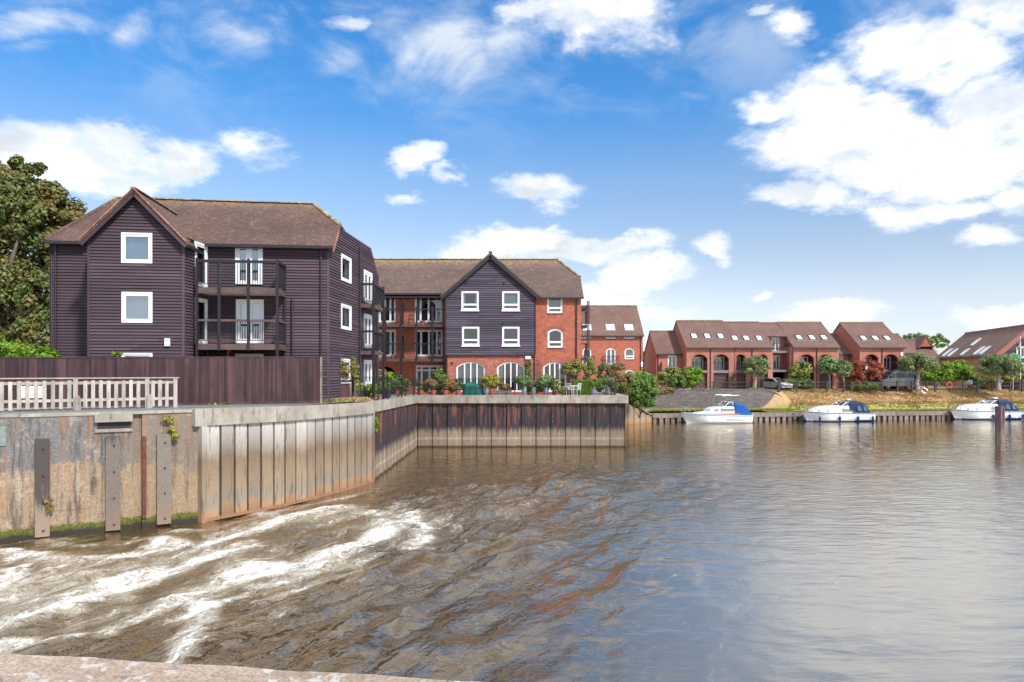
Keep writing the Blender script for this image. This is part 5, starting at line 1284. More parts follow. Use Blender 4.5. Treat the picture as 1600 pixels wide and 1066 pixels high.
def far_houses():
    v = Vector
    # D: three-storey brick house just beyond the middle block
    Y = 80.; x0, x1 = GX(872, Y), GX(1004.5, Y); f = Face((x0, Y), (x1, Y))
    top = [f.rect(a, 524.5, b, 529.5) for a, b in ((909, 924), (947, 962), (976, 991))]
    mids = [f.rect(910, 544, 924, 570), f.rect(947, 544, 962, 569.5), f.rect(976, 544, 991, 561.5)]
    low = [f.rect(976, 578, 991, 594)]
    hol = [outline(*r) for r in top]+[outline(*r, arch=.33) for r in mids+low]
    t, f, pl = gable_house('brick_house', 'tall brick house with three skylights and white arched windows, half hidden by the middle block', x0, x1, Y, 9.72, 84.4, 13.4, 3.5, 'brick_orange', hol, group='brick houses along the far bank')
    for r in top: window(f, t, r, cols=(0, .33, .67, 1), fr=.06, st=.04, front=.02, sill='dark_timber')
    for k, r in enumerate(mids):
        window(f, t, r, cols=(0, .5, 1) if k < 2 else (0, 1), rows=(0, 1) if k < 2 else (0, .25, 1), arch=.33, fr=.07, st=.07, front=.03, curtains=[(0, 1, 'curtain_grey')] if k else [], sill='dark_timber' if k == 2 else None); room(f, t, r, front=.35)
    window(f, t, low[0], arch=.33, fr=.07, st=.07, front=.03, curtains=[(0, 1, 'curtain_grey')])
    for r in top: room(f, t, r, front=.35, d=.4)
    for r in mids[:2]:
        b = empty('balcony', f.pt(r[0]-.3, r[2]), parent=t); mb = MB(f.M); a, c = r[0]-.35, r[1]+.35
        mb.box((a, -.4, r[2]-.12), (c, 0, r[2]-.02)); mb.build('deck', G['dark_timber'], b)
        railing(b, [f.pt(a, 0, 0).xy, f.pt(a, 0, -.38).xy, f.pt(c, 0, -.38).xy, f.pt(c, 0, 0).xy], r[2], .95, rail=.05, r=.012, stuff=True, step=.14)
    sky_at(t, pl, [(917, 512), (953.5, 512), (982.5, 512)], 1.0, 1.1, 'white_paint'); pipe_at(t, f, 1001, 9.6)
    mb = MB(f.M); u_ = f.u(1002.6); mb.box((u_-.15, -.1, 5.9), (u_+.1, 0, 6.5)); mb.build('alarm_box', G['white_paint'], t)
    # A: low house
    Y = 84.; x0, x1 = GX(1025.6, Y), GX(1072, Y); f = Face((x0, Y), (x1, Y)); r = f.rect(1043.3, 555.5, 1057.3, 576)
    t, f, pl = gable_house('low_brick_house', 'low brick house with one white glazed door, left end of the far terrace', x0, x1, Y, 7.66, 87.8, 10.45, holes=[outline(*r)])
    window(f, t, r, cols=(0, .5, 1), fr=.08, st=.09, front=.02, name='glazed_door'); room(f, t, r, front=.35); pipe_at(t, f, 1028, 7.6)
    mb = MB(f.M); u0, u1, z0, z1 = f.rect(1033, 566, 1040, 590); mb.box((u0, -.5, z0), (u1, 0, z1)); mb.build('brick_pier', G['brick_far'], t)
    # terrace of bays
    Y = 82.; yr = 86.9; ze = 8.36
    def terrace(name, label, xa, xb, zr, bays, sk, pipes, zd=5.5, dim=None, left=True):
        x0, x1 = GX(xa, Y), GX(xb, Y); f = Face((x0, Y), (x1, Y)); rs = []
        for a, b, g in bays: r = list(f.rect(a, 554, b, 607)); r[2] = 3.2; rs.append((tuple(r), g))
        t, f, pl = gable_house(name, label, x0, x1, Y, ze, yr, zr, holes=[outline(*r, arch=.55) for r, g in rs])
        for r, g in rs: loggia(t, f, r, .55, zd, garage=g); quoin(f, r, .55, t)
        sky_at(t, pl, sk); 
        for p in pipes: pipe_at(t, f, p, ze-.1)
        return t, f, pl
    tB = terrace('brick_house', 'brick house with two arched bays and three skylights behind the yellow-green hedges', 1072.6, 1147.3, 11.72, [(1081, 1105.4, True), (1115, 1139, True)], [(1084.5, 525.3), (1105, 525.3), (1125.8, 525.3)], [1110])
    tC = terrace('brick_house', 'brick house with arched bays behind the round grey-green tree above the long grey wall', 1148.2, 1207.5, 11.55, [(1149.5, 1165.5, True), (1183, 1200, True)], [(1146.5+1.5, 528.5), (1166, 528.5), (1186, 528.5)], [1175])
    # recessed bay with balconies
    Yr_ = 84.4; xa, xb = GX(1207.8, Y), GX(1240, Y)
    t = empty('recessed_brick_house', ((xa+xb)/2, Yr_, 3.2), 'recessed brick bay with white glazed doors and two balconies between arched houses', 'house', 'brick houses along the far bank')
    f = Face((xa, Yr_), (xb+.3, Yr_)); w1 = f.rect(1205.6, 527.5, 1217.8, 549.5); w2 = f.rect(1207.8, 555.5, 1218.5, 578); 
    w1 = (max(.05, w1[0]), w1[1], w1[2], w1[3]); w2 = (max(.05, w2[0]), w2[1], w2[2], w2[3]); w3 = (w2[0], w2[1]+1.5, 3.25, 5.2)
    wall(f, [(0, 2.9), (f.L, 2.9), (f.L, 9.9), (0, 9.9)], [outline(*w) for w in (w1, w2, w3)], .3, 'wall', G['brick_far'], t)
    for w in (w1, w2): window(f, t, w, cols=(0, .5, 1), fr=.08, st=.08, front=.02, name='glazed_door'); room(f, t, w, front=.35)
    room(f, t, w3, front=.3, d=2)
    zr = 11.5; n_ = v((0, -(zr-9.8)/(yr-Yr_+.4), 1)); rf = roof(t, [[v((xa-.1, Yr_-.5, 9.7)), v((xb+.1, Yr_-.5, 9.7)), v((xb+.1, yr, zr)), v((xa-.1, yr, zr))], [v((xa-.1, yr, zr)), v((xb+.1, yr, zr)), v((xb+.1, 2*yr-Y, 8.4)), v((xa-.1, 2*yr-Y, 8.4))]], 'tiles_far', .14)
    mb = MB(); mb.bar((xa, Yr_-.55, 9.62), (xb, Yr_-.55, 9.62), .12, .12); mb.build('gutter', G['gutter'], t)
    mb = MB(); mb.tube([(xa, yr, zr+.06), (xb, yr, zr+.06)], .11, 6); mb.build('ridge_cap', G['ridge_clay'], rf)
    for k, (zd, xr_) in enumerate(((7.85, GX(1232, 83)), (5.55, GX(1240, 83)))):
        b = empty('balcony', (xa, 82.8, zd), parent=t); mb = MB(); mb.box((xa, 82.7, zd-.25), (xr_, Yr_, zd)); mb.build('deck', G['grey_timber'], b)
        railing(b, [(xa, 82.75), (xr_, 82.75), (xr_, Yr_)], zd, .95, rail=.05, r=.012, step=.14, stuff=True)
    mb = MB(); mb.box((xa, 84.1, 2.9), (xa+.05, Yr_, 9.6)); mb.box((xb-.3, 82.3, 2.9), (xb, Yr_, 8.3)); mb.build('side_wall', G['brick_far'], t)
    tE = terrace('brick_house', 'brick house with arched bays and three skylights behind the pair of lollipop trees', 1240, 1310.7, 11.55, [(1249, 1272, False), (1280, 1301, True)], [(1248.7, 527.8), (1268.8, 527.8), (1287.5, 527.8)], [1276])
    # link between
    Yl = 84.2; x0, x1 = GX(1311.2, 82), GX(1329.5, Yl)+.4
    f = Face((x0, Yl), (x1, Yl)); r = f.rect(1311.5, 554.7, 1317.5, 563)
    t, f, pl = gable_house('low_brick_house', 'narrow low brick link with a small white window behind the red maple', x0, x1+.2, Yl, 7.62, 88., 10.1, holes=[outline(*r)])
    window(f, t, r, fr=.07, st=.06, front=.02); room(f, t, r, front=.35); pipe_at(t, f, 1326, 7.6)
    tG = terrace('brick_house', 'brick house with two arched bays behind the red maple and the grey van', 1343.5, 1413, 11.5, [(1351, 1372.6, True), (1381, 1403.6, False)], [(1349, 528.5), (1367.5, 528.5), (1386, 528.5)], [1378])
    t0 = tG[0]; mb = MB(tG[1].M); u_ = tG[1].u(1408.5); mb.box((u_-.15, -.12, 7.2), (u_+.12, 0, 7.65)); mb.build('alarm_box', G['white_paint'], t0)
    # H: house set back to the right
    Yh = 86.; x0, x1 = GX(1405, Yh), GX(1430, Yh)
    t, f, pl = gable_house('low_brick_house', 'low brick house end with a small roof right of the grey van', x0, x1, Yh, 7.75, 89.9, 10.2)
    # I: roof far behind with a small brick gable
    Yi = 104.; x0, x1 = GX(1404, Yi), GX(1475, Yi)
    t, f, pl = gable_house('distant_brick_house', 'distant tiled house with a small brick gable against the trees', x0, x1, Yi, 6.6, 108.5, 10.35)
    mb = MB(); c = GX(1447.5, Yi+2.3); mb.extrude([(c-1.05, Yi+2.3, 9.2), (c+.95, Yi+2.3, 9.2), (c, Yi+2.3, 10.75)], (0, .3, 0)); mb.build('gablet', G['brick_orange'], t)
    mb = MB(); mb.extrude([(c-1.3, Yi+2.2, 9.0), (c-1.05, Yi+2.2, 9.0), (c, Yi+2.2, 10.7), (c, Yi+2.2, 10.95)], (0, 2.5, 0)); mb.extrude([(c+1.2, Yi+2.2, 9.0), (c, Yi+2.2, 10.95), (c, Yi+2.2, 10.7), (c+.95, Yi+2.2, 9.0)], (0, 2.5, 0)); mb.build('gablet_roof', G['tiles_far'], t)
    # J: big barn-like house whose eaves run towards us
    E0, E1 = v((59.5, 84.3)), v((64.6, 104.)); d = (E1-E0).normalized(); q = v((d.y, -d.x))          # q points right
    zE, zR, run = 7.52, 11.03, 3.9
    t = empty('long_tiled_house', (*(E0+d*10+q*4), 3.2), 'long brick house with many skylights and a dark gable front at the right edge', 'house', 'brick houses along the far bank')
    fL = Face(E1+v((0, 0)), E0)
    wall(fL, [(0, 2.9), (fL.L, 2.9), (fL.L, zE), (0, zE)], [], .3, 'wall', G['brick_far'], t)
    a, b = E0, E0+q*run*2
    fG = Face(a, b); pg = [(0, 2.9), (fG.L, 2.9), (fG.L, zE), (fG.L/2, zR-.1), (0, zE)]
    wall(fG, pg, [], .3, 'gable_wall', G['brick_far'], t)
    mb = MB(); c = [E1, E1+q*run*2]; mb.extrude([(*c[0], 2.9), (*c[1], 2.9), (*c[1], zE), (*(E1+q*run), zR-.1), (*c[0], zE)], (0.05, -.3, 0)); mb.extrude([(*(E0+q*run*2), 2.9), (*(E1+q*run*2), 2.9), (*(E1+q*run*2), zE), (*(E0+q*run*2), zE)], (-.2, 0, 0)); mb.build('back_wall', G['brick_far'], t)
    sl = (zR-zE)/run; e = .25; zo = zE-sl*e+.07
    A0, A1 = v((*(E0-q*e-d*.15), zo)), v((*(E1-q*e), zo)); R0, R1 = v((*(E0+q*run-d*.15), zR+.07)), v((*(E1+q*run), zR+.07)); B0, B1 = v((*(E0+q*(2*run+e)-d*.15), zo)), v((*(E1+q*(2*run+e)), zo))
    rf = roof(t, [[A0, R0, R1, A1], [R0, B0, B1, R1]], 'tiles_far', .14)
    mb = MB(); mb.tube([R0+v((0, 0, .03)), R1+v((0, 0, .03))], .11, 6); mb.build('ridge_cap', G['ridge_clay'], rf)
    mb = MB(); mb.bar(A0+v((-.04, 0, -.1)), A1+v((-.04, 0, -.1)), .12, .12); mb.build('gutter', G['gutter'], t)
    e3 = v((*d, 0)); s3 = (v((*q, sl))).normalized(); n3 = e3.cross(s3); n3 = n3 if n3.z > 0 else -n3
    for px, py, w, h in ((1480.5, 551, .78, 1.6), (1489, 551, .78, 1.6), (1508, 550, .8, 1.3), (1525, 534.7, .8, 1.4), (1530, 548, .8, 1.5), (1539, 547.5, .8, 1.5), (1455, 541.5, .8, 1.5), (1460, 552.5, .8, 1.2)):
        skylight(t, hit(px, py, A0, n3), e3, s3, w*1.1, h, 'white_paint')
    # dark boarded porch front with white window
    mb = MB(fG.M)
    z = 2.95
    bm2 = BM['cladding']
    while z < zR-1.0:
        for p_, q_ in spans([(.9, 2.9), (fG.L-.3, 2.9), (fG.L-.3, zE+.2), (fG.L/2+.2, zR-.75), (1.7, zE+.6), (.9, zE-.2)], z+.1):
            piece('weatherboard', bm2, t, fG.M, p_, -.002, z, q_-p_, 2.2, .24)
        z += .23
    for r in ((2.35, 3.3, 7.0, 8.4), (2.35, 3.3, 4.9, 6.4), (4.0, 5.0, 7.0, 8.4), (4.0, 5.0, 4.9, 6.4)): window(fG, t, r, cols=(0, .5, 1), fr=.12, st=.05, front=-.14)
far_houses()
# ------------------------------------------------------------------ foliage
def leaf_cloud(blobs, n, size, seed=1, k=14, spread=.30, shell=.62, flat=.8, up=.45, droop=0):
    """numpy leaf rhombi in clumps through ellipsoid blobs; returns vertex array (4n,3)"""
    r = np.random.default_rng(seed); B = np.array(blobs, float)
    wgt = (B[:, 3]*B[:, 4]*B[:, 5])**(2/3); wgt /= wgt.sum()
    K = max(4, int(k*len(B))); bi = r.choice(len(B), K, p=wgt)
    dr = r.normal(size=(K, 3)); dr /= np.linalg.norm(dr, axis=1)[:, None]
    rad = shell+(1-shell)*r.random(K)**.7
    cc = B[bi, :3]+dr*B[bi, 3:6]*rad[:, None]; cr = spread*B[bi, 3:6].mean(1)*(.6+.8*r.random(K))
    ci = r.integers(0, K, n); off = r.normal(size=(n, 3)); off /= np.linalg.norm(off, axis=1)[:, None]+1e-9
    off *= (r.random(n)**.45)[:, None]; p = cc[ci]+off*cr[ci][:, None]*np.array([1, 1, flat])
    out = dr[ci]*.5+off*.6+np.array([0, 0, up])+r.normal(size=(n, 3))*.45; out /= np.linalg.norm(out, axis=1)[:, None]
    a = np.cross(out, r.normal(size=(n, 3))); a /= np.linalg.norm(a, axis=1)[:, None]; b = np.cross(out, a)
    s = size*(.55+.9*r.random(n))[:, None]
    a[:, 2] -= droop; V = np.stack([p-a*s*.5, p+b*s*.28+out*s*.06, p+a*s*.5, p-b*s*.28+out*s*.06], 1)
    return V.reshape(-1, 3), cc
def leaf_obj(V, name, m, parent, extra=None):
    o0 = np.array(tuple(W[parent.name])) if parent is not None else np.zeros(3)
    n = len(V)//4; me = bpy.data.meshes.new(name); me.vertices.add(4*n); me.vertices.foreach_set('co', (V-o0).ravel())
    me.loops.add(4*n); me.loops.foreach_set('vertex_index', np.arange(4*n, dtype=np.int32))
    me.polygons.add(n); me.polygons.foreach_set('loop_start', np.arange(0, 4*n, 4, dtype=np.int32)); me.update(calc_edges=True)
    me.materials.append(G[m]); return link(name, me, parent, o0)
def tree(name, label, cat, base, blobs, n, size, leaf, bark='bark', tr=.12, seed=1, k=14, spread=.3, shell=.6, group=None, limbs=7, fork=.35, crown='crown'):
    if size < .2: n = int(n*1.5); size *= 1.25; spread *= 1.2
    t = empty(name, base, label, cat, group); V, cc = leaf_cloud(blobs, n, size, seed, k, spread, shell)
    leaf_obj(V, crown, leaf, t)
    rr = random.Random(seed); b = Vector(base); B = np.array(blobs); c = Vector(B[:, :3].mean(0)); top = Vector((c.x, c.y, max(B[:, 2])))
    h0 = b.lerp(top, fork); mb = MB()
    mid = b.lerp(h0, .5)+Vector((rr.uniform(-.5, .5)*tr, rr.uniform(-.5, .5)*tr, 0))
    mb.tube([b-Vector((0, 0, .2)), b+Vector((0, 0, .15)), mid, h0, h0.lerp(top, .8)], [tr*1.35, tr*1.05, tr*.92, tr*.8, tr*.2], 8)
    for i in range(limbs):
        q = Vector(cc[rr.randrange(len(cc))]); s0 = b.lerp(top, fork*rr.uniform(.85, 1.5)); m_ = s0.lerp(q, .5)+Vector((rr.uniform(-.1, .1), rr.uniform(-.1, .1), .12))*(q-s0).length
        mb.tube([s0, m_, q], [tr*.5, tr*.33, tr*.1], 6)
    mb.build('trunk', G[bark], t, smooth=True); return t
def blobs_px(lst, Y, dy=None):
    """(px, py, rx, ry) in photo pixels at depth Y -> ellipsoids in metres"""
    out = []
    for b in lst:
        px, py, rx, ry = b[:4]; yy = Y+(b[4] if len(b) > 4 else 0); s = yy/F
        out.append((GX(px, yy), yy, GZ(py, yy), rx*s, (dy or rx*s), ry*s))
    return out
def shrub(name, label, lst, Y, zb, n, size, leaf, cat='shrub', seed=1, dy=None, group=None, k=16, spread=.34, shell=.45, stem=.03, crown='foliage'):
    bl = blobs_px(lst, Y, dy); cx = sum(b[0] for b in bl)/len(bl)
    if Y > 60: n = int(n*1.7); size *= 1.3; k = k*2
    elif Y > 34: n = int(n*2.0); size *= 1.25; k = k*2; spread *= .85
    t = empty(name, (cx, Y, zb), label, cat, group); V, cc = leaf_cloud(bl, n, size, seed, k, spread, shell)
    V[:, 2] = np.maximum(V[:, 2], zb+.01); leaf_obj(V, crown, leaf, t)
    mb = MB(); rr = random.Random(seed)
    for i in range(6):
        q = Vector(cc[rr.randrange(len(cc))]); q.z = max(q.z, zb+.1); mb.tube([(cx+rr.uniform(-.1, .1), Y, zb-.05), (cx*.4+q.x*.6, (Y+q.y)/2, zb+(q.z-zb)*.5), q], [stem, stem*.7, stem*.3], 5)
    mb.build('stem', G['bark'], t); return t

def big_trees():
    bl = blobs_px([(20, 330, 75, 60), (-40, 300, 90, 50), (70, 340, 60, 48), (85, 322, 40, 26), (45, 400, 85, 70), (-30, 420, 90, 90), (30, 480, 80, 70), (70, 440, 55, 60), (-10, 285, 60, 36), (18, 272, 46, 28), (60, 296, 40, 22), (100, 330, 36, 18), (60, 520, 60, 40), (0, 530, 90, 40)], 43)
    bl = [(b[0], b[1], b[2], b[3], min(b[3], 2.6), b[5]) for b in bl]
    tree('sycamore_tree', 'large bronze-green broadleaf tree rising behind the left end of the weatherboarded block', 'tree', (GX(10, 43), 43, 3.6), bl, 76000, .25, 'leaf_dark', tr=.40, seed=5, k=30, spread=.28, shell=.5, limbs=14, fork=.3)
    shrub('garden_shrub', 'bright green shrub showing over the brown fence at the left edge', [(20, 548, 40, 14), (45, 552, 36, 12), (-20, 545, 40, 16), (72, 556, 12, 8)], 29.2, 4.0, 4200, .13, 'leaf_bright', seed=9, dy=.8)
    # trees along the far horizon
    for i, (px, py, rx, ry, Y, lab) in enumerate([(1425, 531, 16, 8, 150, 'distant green tree left of the small brick gable'), (1455, 530, 22, 9, 140, 'distant bright green tree right of the small brick gable'), (1009, 572, 7, 30, 96, 'slim green tree in the gap between the tall brick house and the low house')]):
        bl = blobs_px([(px, py, rx, ry), (px-rx*.5, py+ry*.7, rx*.7, ry), (px+rx*.5, py+ry*.6, rx*.7, ry)], Y)
        tree('background_tree', lab, 'tree', (GX(px, Y), Y, 3.2), bl, 1800, .5, 'leaf_mid', seed=30+i, k=16, tr=.2, group='trees behind the houses')
big_trees()
def woods():
    for i, (x0, x1, y0, y1) in enumerate(((-420, -175, 120, 215), (185, 460, 150, 235))):
        rr = random.Random(80+i); bl = []
        for k in range(46):
            s_ = k/45; x = x0+(x1-x0)*s_+rr.uniform(-4, 4); y = y0+(y1-y0)*(s_ if i == 0 else 1-s_)+rr.uniform(-6, 6); h = rr.uniform(4, 7.5); bl.append((x, y, 3+h*.8, rr.uniform(5, 8), 5, h))
        V, _ = leaf_cloud(bl, 16000, 1.3, 90+i, 10, .34, .5); tag(leaf_obj(V, 'distant_woodland', 'leaf_mid', None), kind='stuff')
woods()

def bank_trees():
    gp = 'lollipop trees along the far bank'
    Ts = [(1180, 573, 22, 17, 603, 80.2, 'round grey-green tree behind the long grey wall, left of the silver car', 'leaf_olive', 5200),
          (1296, 572, 17, 15, 601, 81.2, 'left one of the two touching round olive trees left of the red maple', 'leaf_silver', 4200),
          (1318, 576, 13, 14, 610, 80.2, 'right of the two touching round olive trees, its trunk by the fence', 'leaf_olive', 3600),
          (1434, 568, 27, 16, 609, 80.6, 'wide olive tree on a pale trunk in front of the grey van bonnet end', 'leaf_olive', 6000),
          (1560, 571, 32, 18, 611, 79.8, 'widest grey-green tree on a pale trunk near the right edge of the photo', 'leaf_olive', 7000)]
    for i, (px, py, rx, ry, gy, Y, lab, lf, n) in enumerate(Ts):
        lab = lab.replace(' bonnet end', '') if i == 3 else lab
        if i == 3: lab = 'wide olive tree on a pale trunk just right of the grey van'
        bl = blobs_px([(px, py-2, rx*.85, ry*.85), (px-rx*.45, py+ry*.2, rx*.55, ry*.65), (px+rx*.45, py+ry*.15, rx*.55, ry*.7), (px+rx*.1, py-ry*.35, rx*.6, ry*.6)], Y)
        tree('lollipop_tree', lab, 'tree', (GX(px, Y), Y, 3.25), bl, n, .17, lf, bark='bark_pale', tr=.13 if i < 3 else .24, seed=40+i, k=20, spread=.30, shell=.55, group=gp, fork=.45)
    tree('magnolia_tree', 'small yellow-green tree over the clipped hedge left of the olive trees', 'tree', (GX(1250, 80.9), 80.9, 3.25), blobs_px([(1250, 577, 14, 11), (1242, 582, 9, 8), (1259, 581, 10, 9)], 80.9), 3600, .17, 'leaf_variegated', tr=.07, seed=50, k=18)
    tree('red_maple', 'red-leaved spreading maple in front of brick houses left of the grey van', 'tree', (GX(1350, 82), 82, 3.25), blobs_px([(1348, 582, 22, 14), (1332, 574, 13, 10), (1364, 578, 16, 12), (1352, 570, 16, 8), (1340, 592, 16, 8), (1368, 590, 12, 7)], 81.4, 1.2), 6500, .15, 'leaf_red', tr=.07, seed=51, k=18, fork=.2)
    shrub('clipped_hedge', 'low clipped green hedge under the small yellow-green tree', [(1232, 599, 13, 8), (1246, 599, 13, 8.5), (1260, 599, 12, 8), (1224, 600, 8, 7)], 80.6, 3.25, 5200, .12, 'leaf_mid', 'hedge', 52, dy=.6, shell=.7)
    shrub('laurel_shrub', 'large bright green rounded shrub right of the round tree by the grey van', [(1472, 582, 24, 15), (1498, 579, 22, 14), (1450, 588, 16, 10), (1484, 574, 18, 9), (1512, 588, 9, 8)], 84.5, 3.3, 8500, .2, 'leaf_bright', seed=53, dy=1.3)
    shrub('juniper_shrub', 'low yellow-green spreading shrub between the walking person and the wide tree', [(1540, 593, 15, 6), (1552, 597, 12, 5), (1530, 598, 9, 5)], 83.5, 3.3, 3000, .14, 'leaf_variegated', seed=54)
    shrub('garden_shrub', 'pale green shrub bed at the right edge behind the fence', [(1585, 590, 16, 7), (1600, 586, 18, 9), (1572, 595, 12, 6)], 83.8, 3.3, 3000, .15, 'leaf_yellow', seed=55)
    shrub('garden_shrub', 'low green shrub between the lamp post and the grey van', [(1362, 603, 16, 6), (1340, 604, 14, 6)], 80.7, 3.25, 2200, .13, 'leaf_mid', seed=56)
    Y = 77.2
    shrub('golden_hedge', 'yellow and green mottled hedge on the grey wall, leftmost beside the low house', [(1042, 588, 12, 12), (1052, 586, 11, 12), (1036, 596, 8, 9)], Y, 3.3, 5200, .13, 'leaf_variegated', 'hedge', 57, dy=.8, shell=.7)
    shrub('round_bush', 'round green bush in front of the two tall hedges on the grey wall', [(1058, 597, 12, 10)], Y-.9, 3.3, 3600, .10, 'leaf_mid', 'hedge', 58, shell=.8)
    shrub('tall_hedge', 'tall bright green clipped hedge right of the round bush on the grey wall', [(1077, 587, 11, 13), (1088, 583, 8, 11), (1079, 598, 9, 9), (1090, 592, 6, 10)], Y, 3.3, 5600, .12, 'leaf_bright', 'hedge', 59, dy=.8, shell=.7)
    shrub('ivy_strip', 'yellow-green climbing plant on the brick pier between arched bays', [(1145, 597, 3, 9), (1147, 590, 3, 6)], 81.6, 3.3, 500, .13, 'leaf_variegated', 'plant', 60, dy=.15)
    for q_, (px, w_) in enumerate(((1092, 12), (1118, 9), (1183, 13))):
        shrub('trailing_ivy', ['brownish ivy trailing over the grey wall below the tall hedge', 'ivy patch on the grey wall between two arched bays', 'yellowish plants along the right part of the grey wall top'][q_], [(px, 609, w_, 3), (px+4, 612, w_*.5, 4)], 75.0+(px-1030)*.012, 3.0, 700, .12, ['leaf_dry', 'leaf_mid', 'leaf_variegated'][q_], 'plant', 70+q_, dy=.25)
    shrub('trailing_ivy', 'dry trailing ivy over the left top corner of the grey wall', [(1030, 612, 14, 5), (1046, 609, 10, 3)], 74.9, 3.0, 1500, .12, 'leaf_dry', 'plant', 61, dy=.3)
bank_trees()

def grass():
    r = np.random.default_rng(3)
    def blades(name, m, n, fx, h):
        P_ = fx(n); a = r.random(n)*np.pi; dx = np.stack([np.cos(a), np.sin(a), np.zeros(n)], 1)*(.05+.05*r.random(n))[:, None]
        tip = np.stack([r.normal(size=n)*.10, r.normal(size=n)*.10, h*(.5+r.random(n))], 1)
        V = np.stack([P_-dx, P_+dx, P_+tip+dx*.1, P_+tip-dx*.1], 1).reshape(-1, 3)
        o = leaf_obj(V, name, m, None); tag(o, kind='stuff')
    def bank(q0, q1, x0=31.5, x1=78):
        def f(n):
            X = x0+(x1-x0)*r.random(n); q = q0+(q1-q0)*r.random(n)
            z = .95+.15*np.minimum(q, 1.3)+2.1*np.minimum(1, np.maximum(0, (q-1.1)/4.7))**.85
            return np.stack([X, 72+(X-14.8)*.1375+q, z], 1)
        return f
    blades('dry_grass', 'grass_dry', 26000, bank(1.9, 6.2), .09)
    blades('green_grass', 'grass_green', 9000, bank(.45, 2.5), .09)
    def flat(n):
        X = 14.9+(31.4-14.9)*r.random(n); q = .45+2.0*r.random(n); return np.stack([X, 72+(X-14.8)*.1375+q, np.full(n, 1.14)], 1)
    blades('quayside_grass', 'grass_green', 4500, flat, .10)
    def edge(n):
        u = r.random(n); X = -12.4+(-8.3+12.4)*u+.25*r.normal(size=n); Y = 28.9+(31.4-28.9)*u+.28*r.normal(size=n); return np.stack([X, Y, np.full(n, 3.99)], 1)
    blades('verge_grass', 'grass_green', 2600, edge, .12)
    def edge2(n):
        u = r.random(n); X = -9.0+(-7.2+9.0)*u+.2*r.normal(size=n); Y = 30.6+(33.2-30.6)*u+.25*r.normal(size=n); return np.stack([X, Y, np.full(n, 3.97)], 1)
    blades('dry_verge_grass', 'grass_dry', 1800, edge2, .13)
grass()

def retaining_wall():
    t = empty('retaining_wall', (24, 77.5, 1.1), 'long grey brick retaining wall with a rounded right end under the arched houses', 'wall')
    xe0, xe1 = 27.6, 31.3; top = 3.30; xs = [8.0+i*.9 for i in range(22)]; xs = [x for x in xs if x < xe0]+list(np.linspace(xe0, xe1, 14))
    pts = [(x, quayY(x)+2.62+(max(0, (x-xe0)/(xe1-xe0))**2)*.9) for x in xs]
    hz = lambda x: top if x <= xe0 else 1.0+(top-1.0)*math.sqrt(max(0, 1-((x-xe0)/(xe1-xe0))**2))
    mb = MB(); vs = []
    for (x, y) in pts: vs += [(x, y, .9), (x, y, hz(x)), (x, y+.32, hz(x)), (x, y+.32, .9)]
    n = len(pts); fs = [(4*i+k, 4*i+4+k, 4*i+4+(k+1) % 4, 4*i+(k+1) % 4) for i in range(n-1) for k in range(4)]+[(0, 1, 2, 3), (4*n-1, 4*n-2, 4*n-3, 4*n-4)]
    mb.add(vs, fs); mb.build('wall', G['brick_grey'], t)
    me = unit('coping_brick', G['brick_grey'], lambda b: b.box((0, 0, 0), (1, 1, 1)))
    i = 0; x = 8.1
    L = 0
    while x < xe1-.1:
        dx = .44; z0, z1 = hz(x), hz(min(x+dx, xe1)); y = quayY(x)+2.58+(max(0, (x-xe0)/(xe1-xe0))**2)*.9
        ang = math.atan2(z1-z0, dx); ln = math.hypot(dx, z1-z0)
        M = Matrix.Translation((x, y, z0)) @ Matrix.Rotation(-ang, 4, 'Y') @ Matrix.Rotation(math.atan(.1375), 4, 'Z')
        link('coping_brick', me, t, M=M @ Matrix.Diagonal((ln-.012, .42, .09, 1))); x += dx
        if ln > 1.2: dx = .2
retaining_wall()

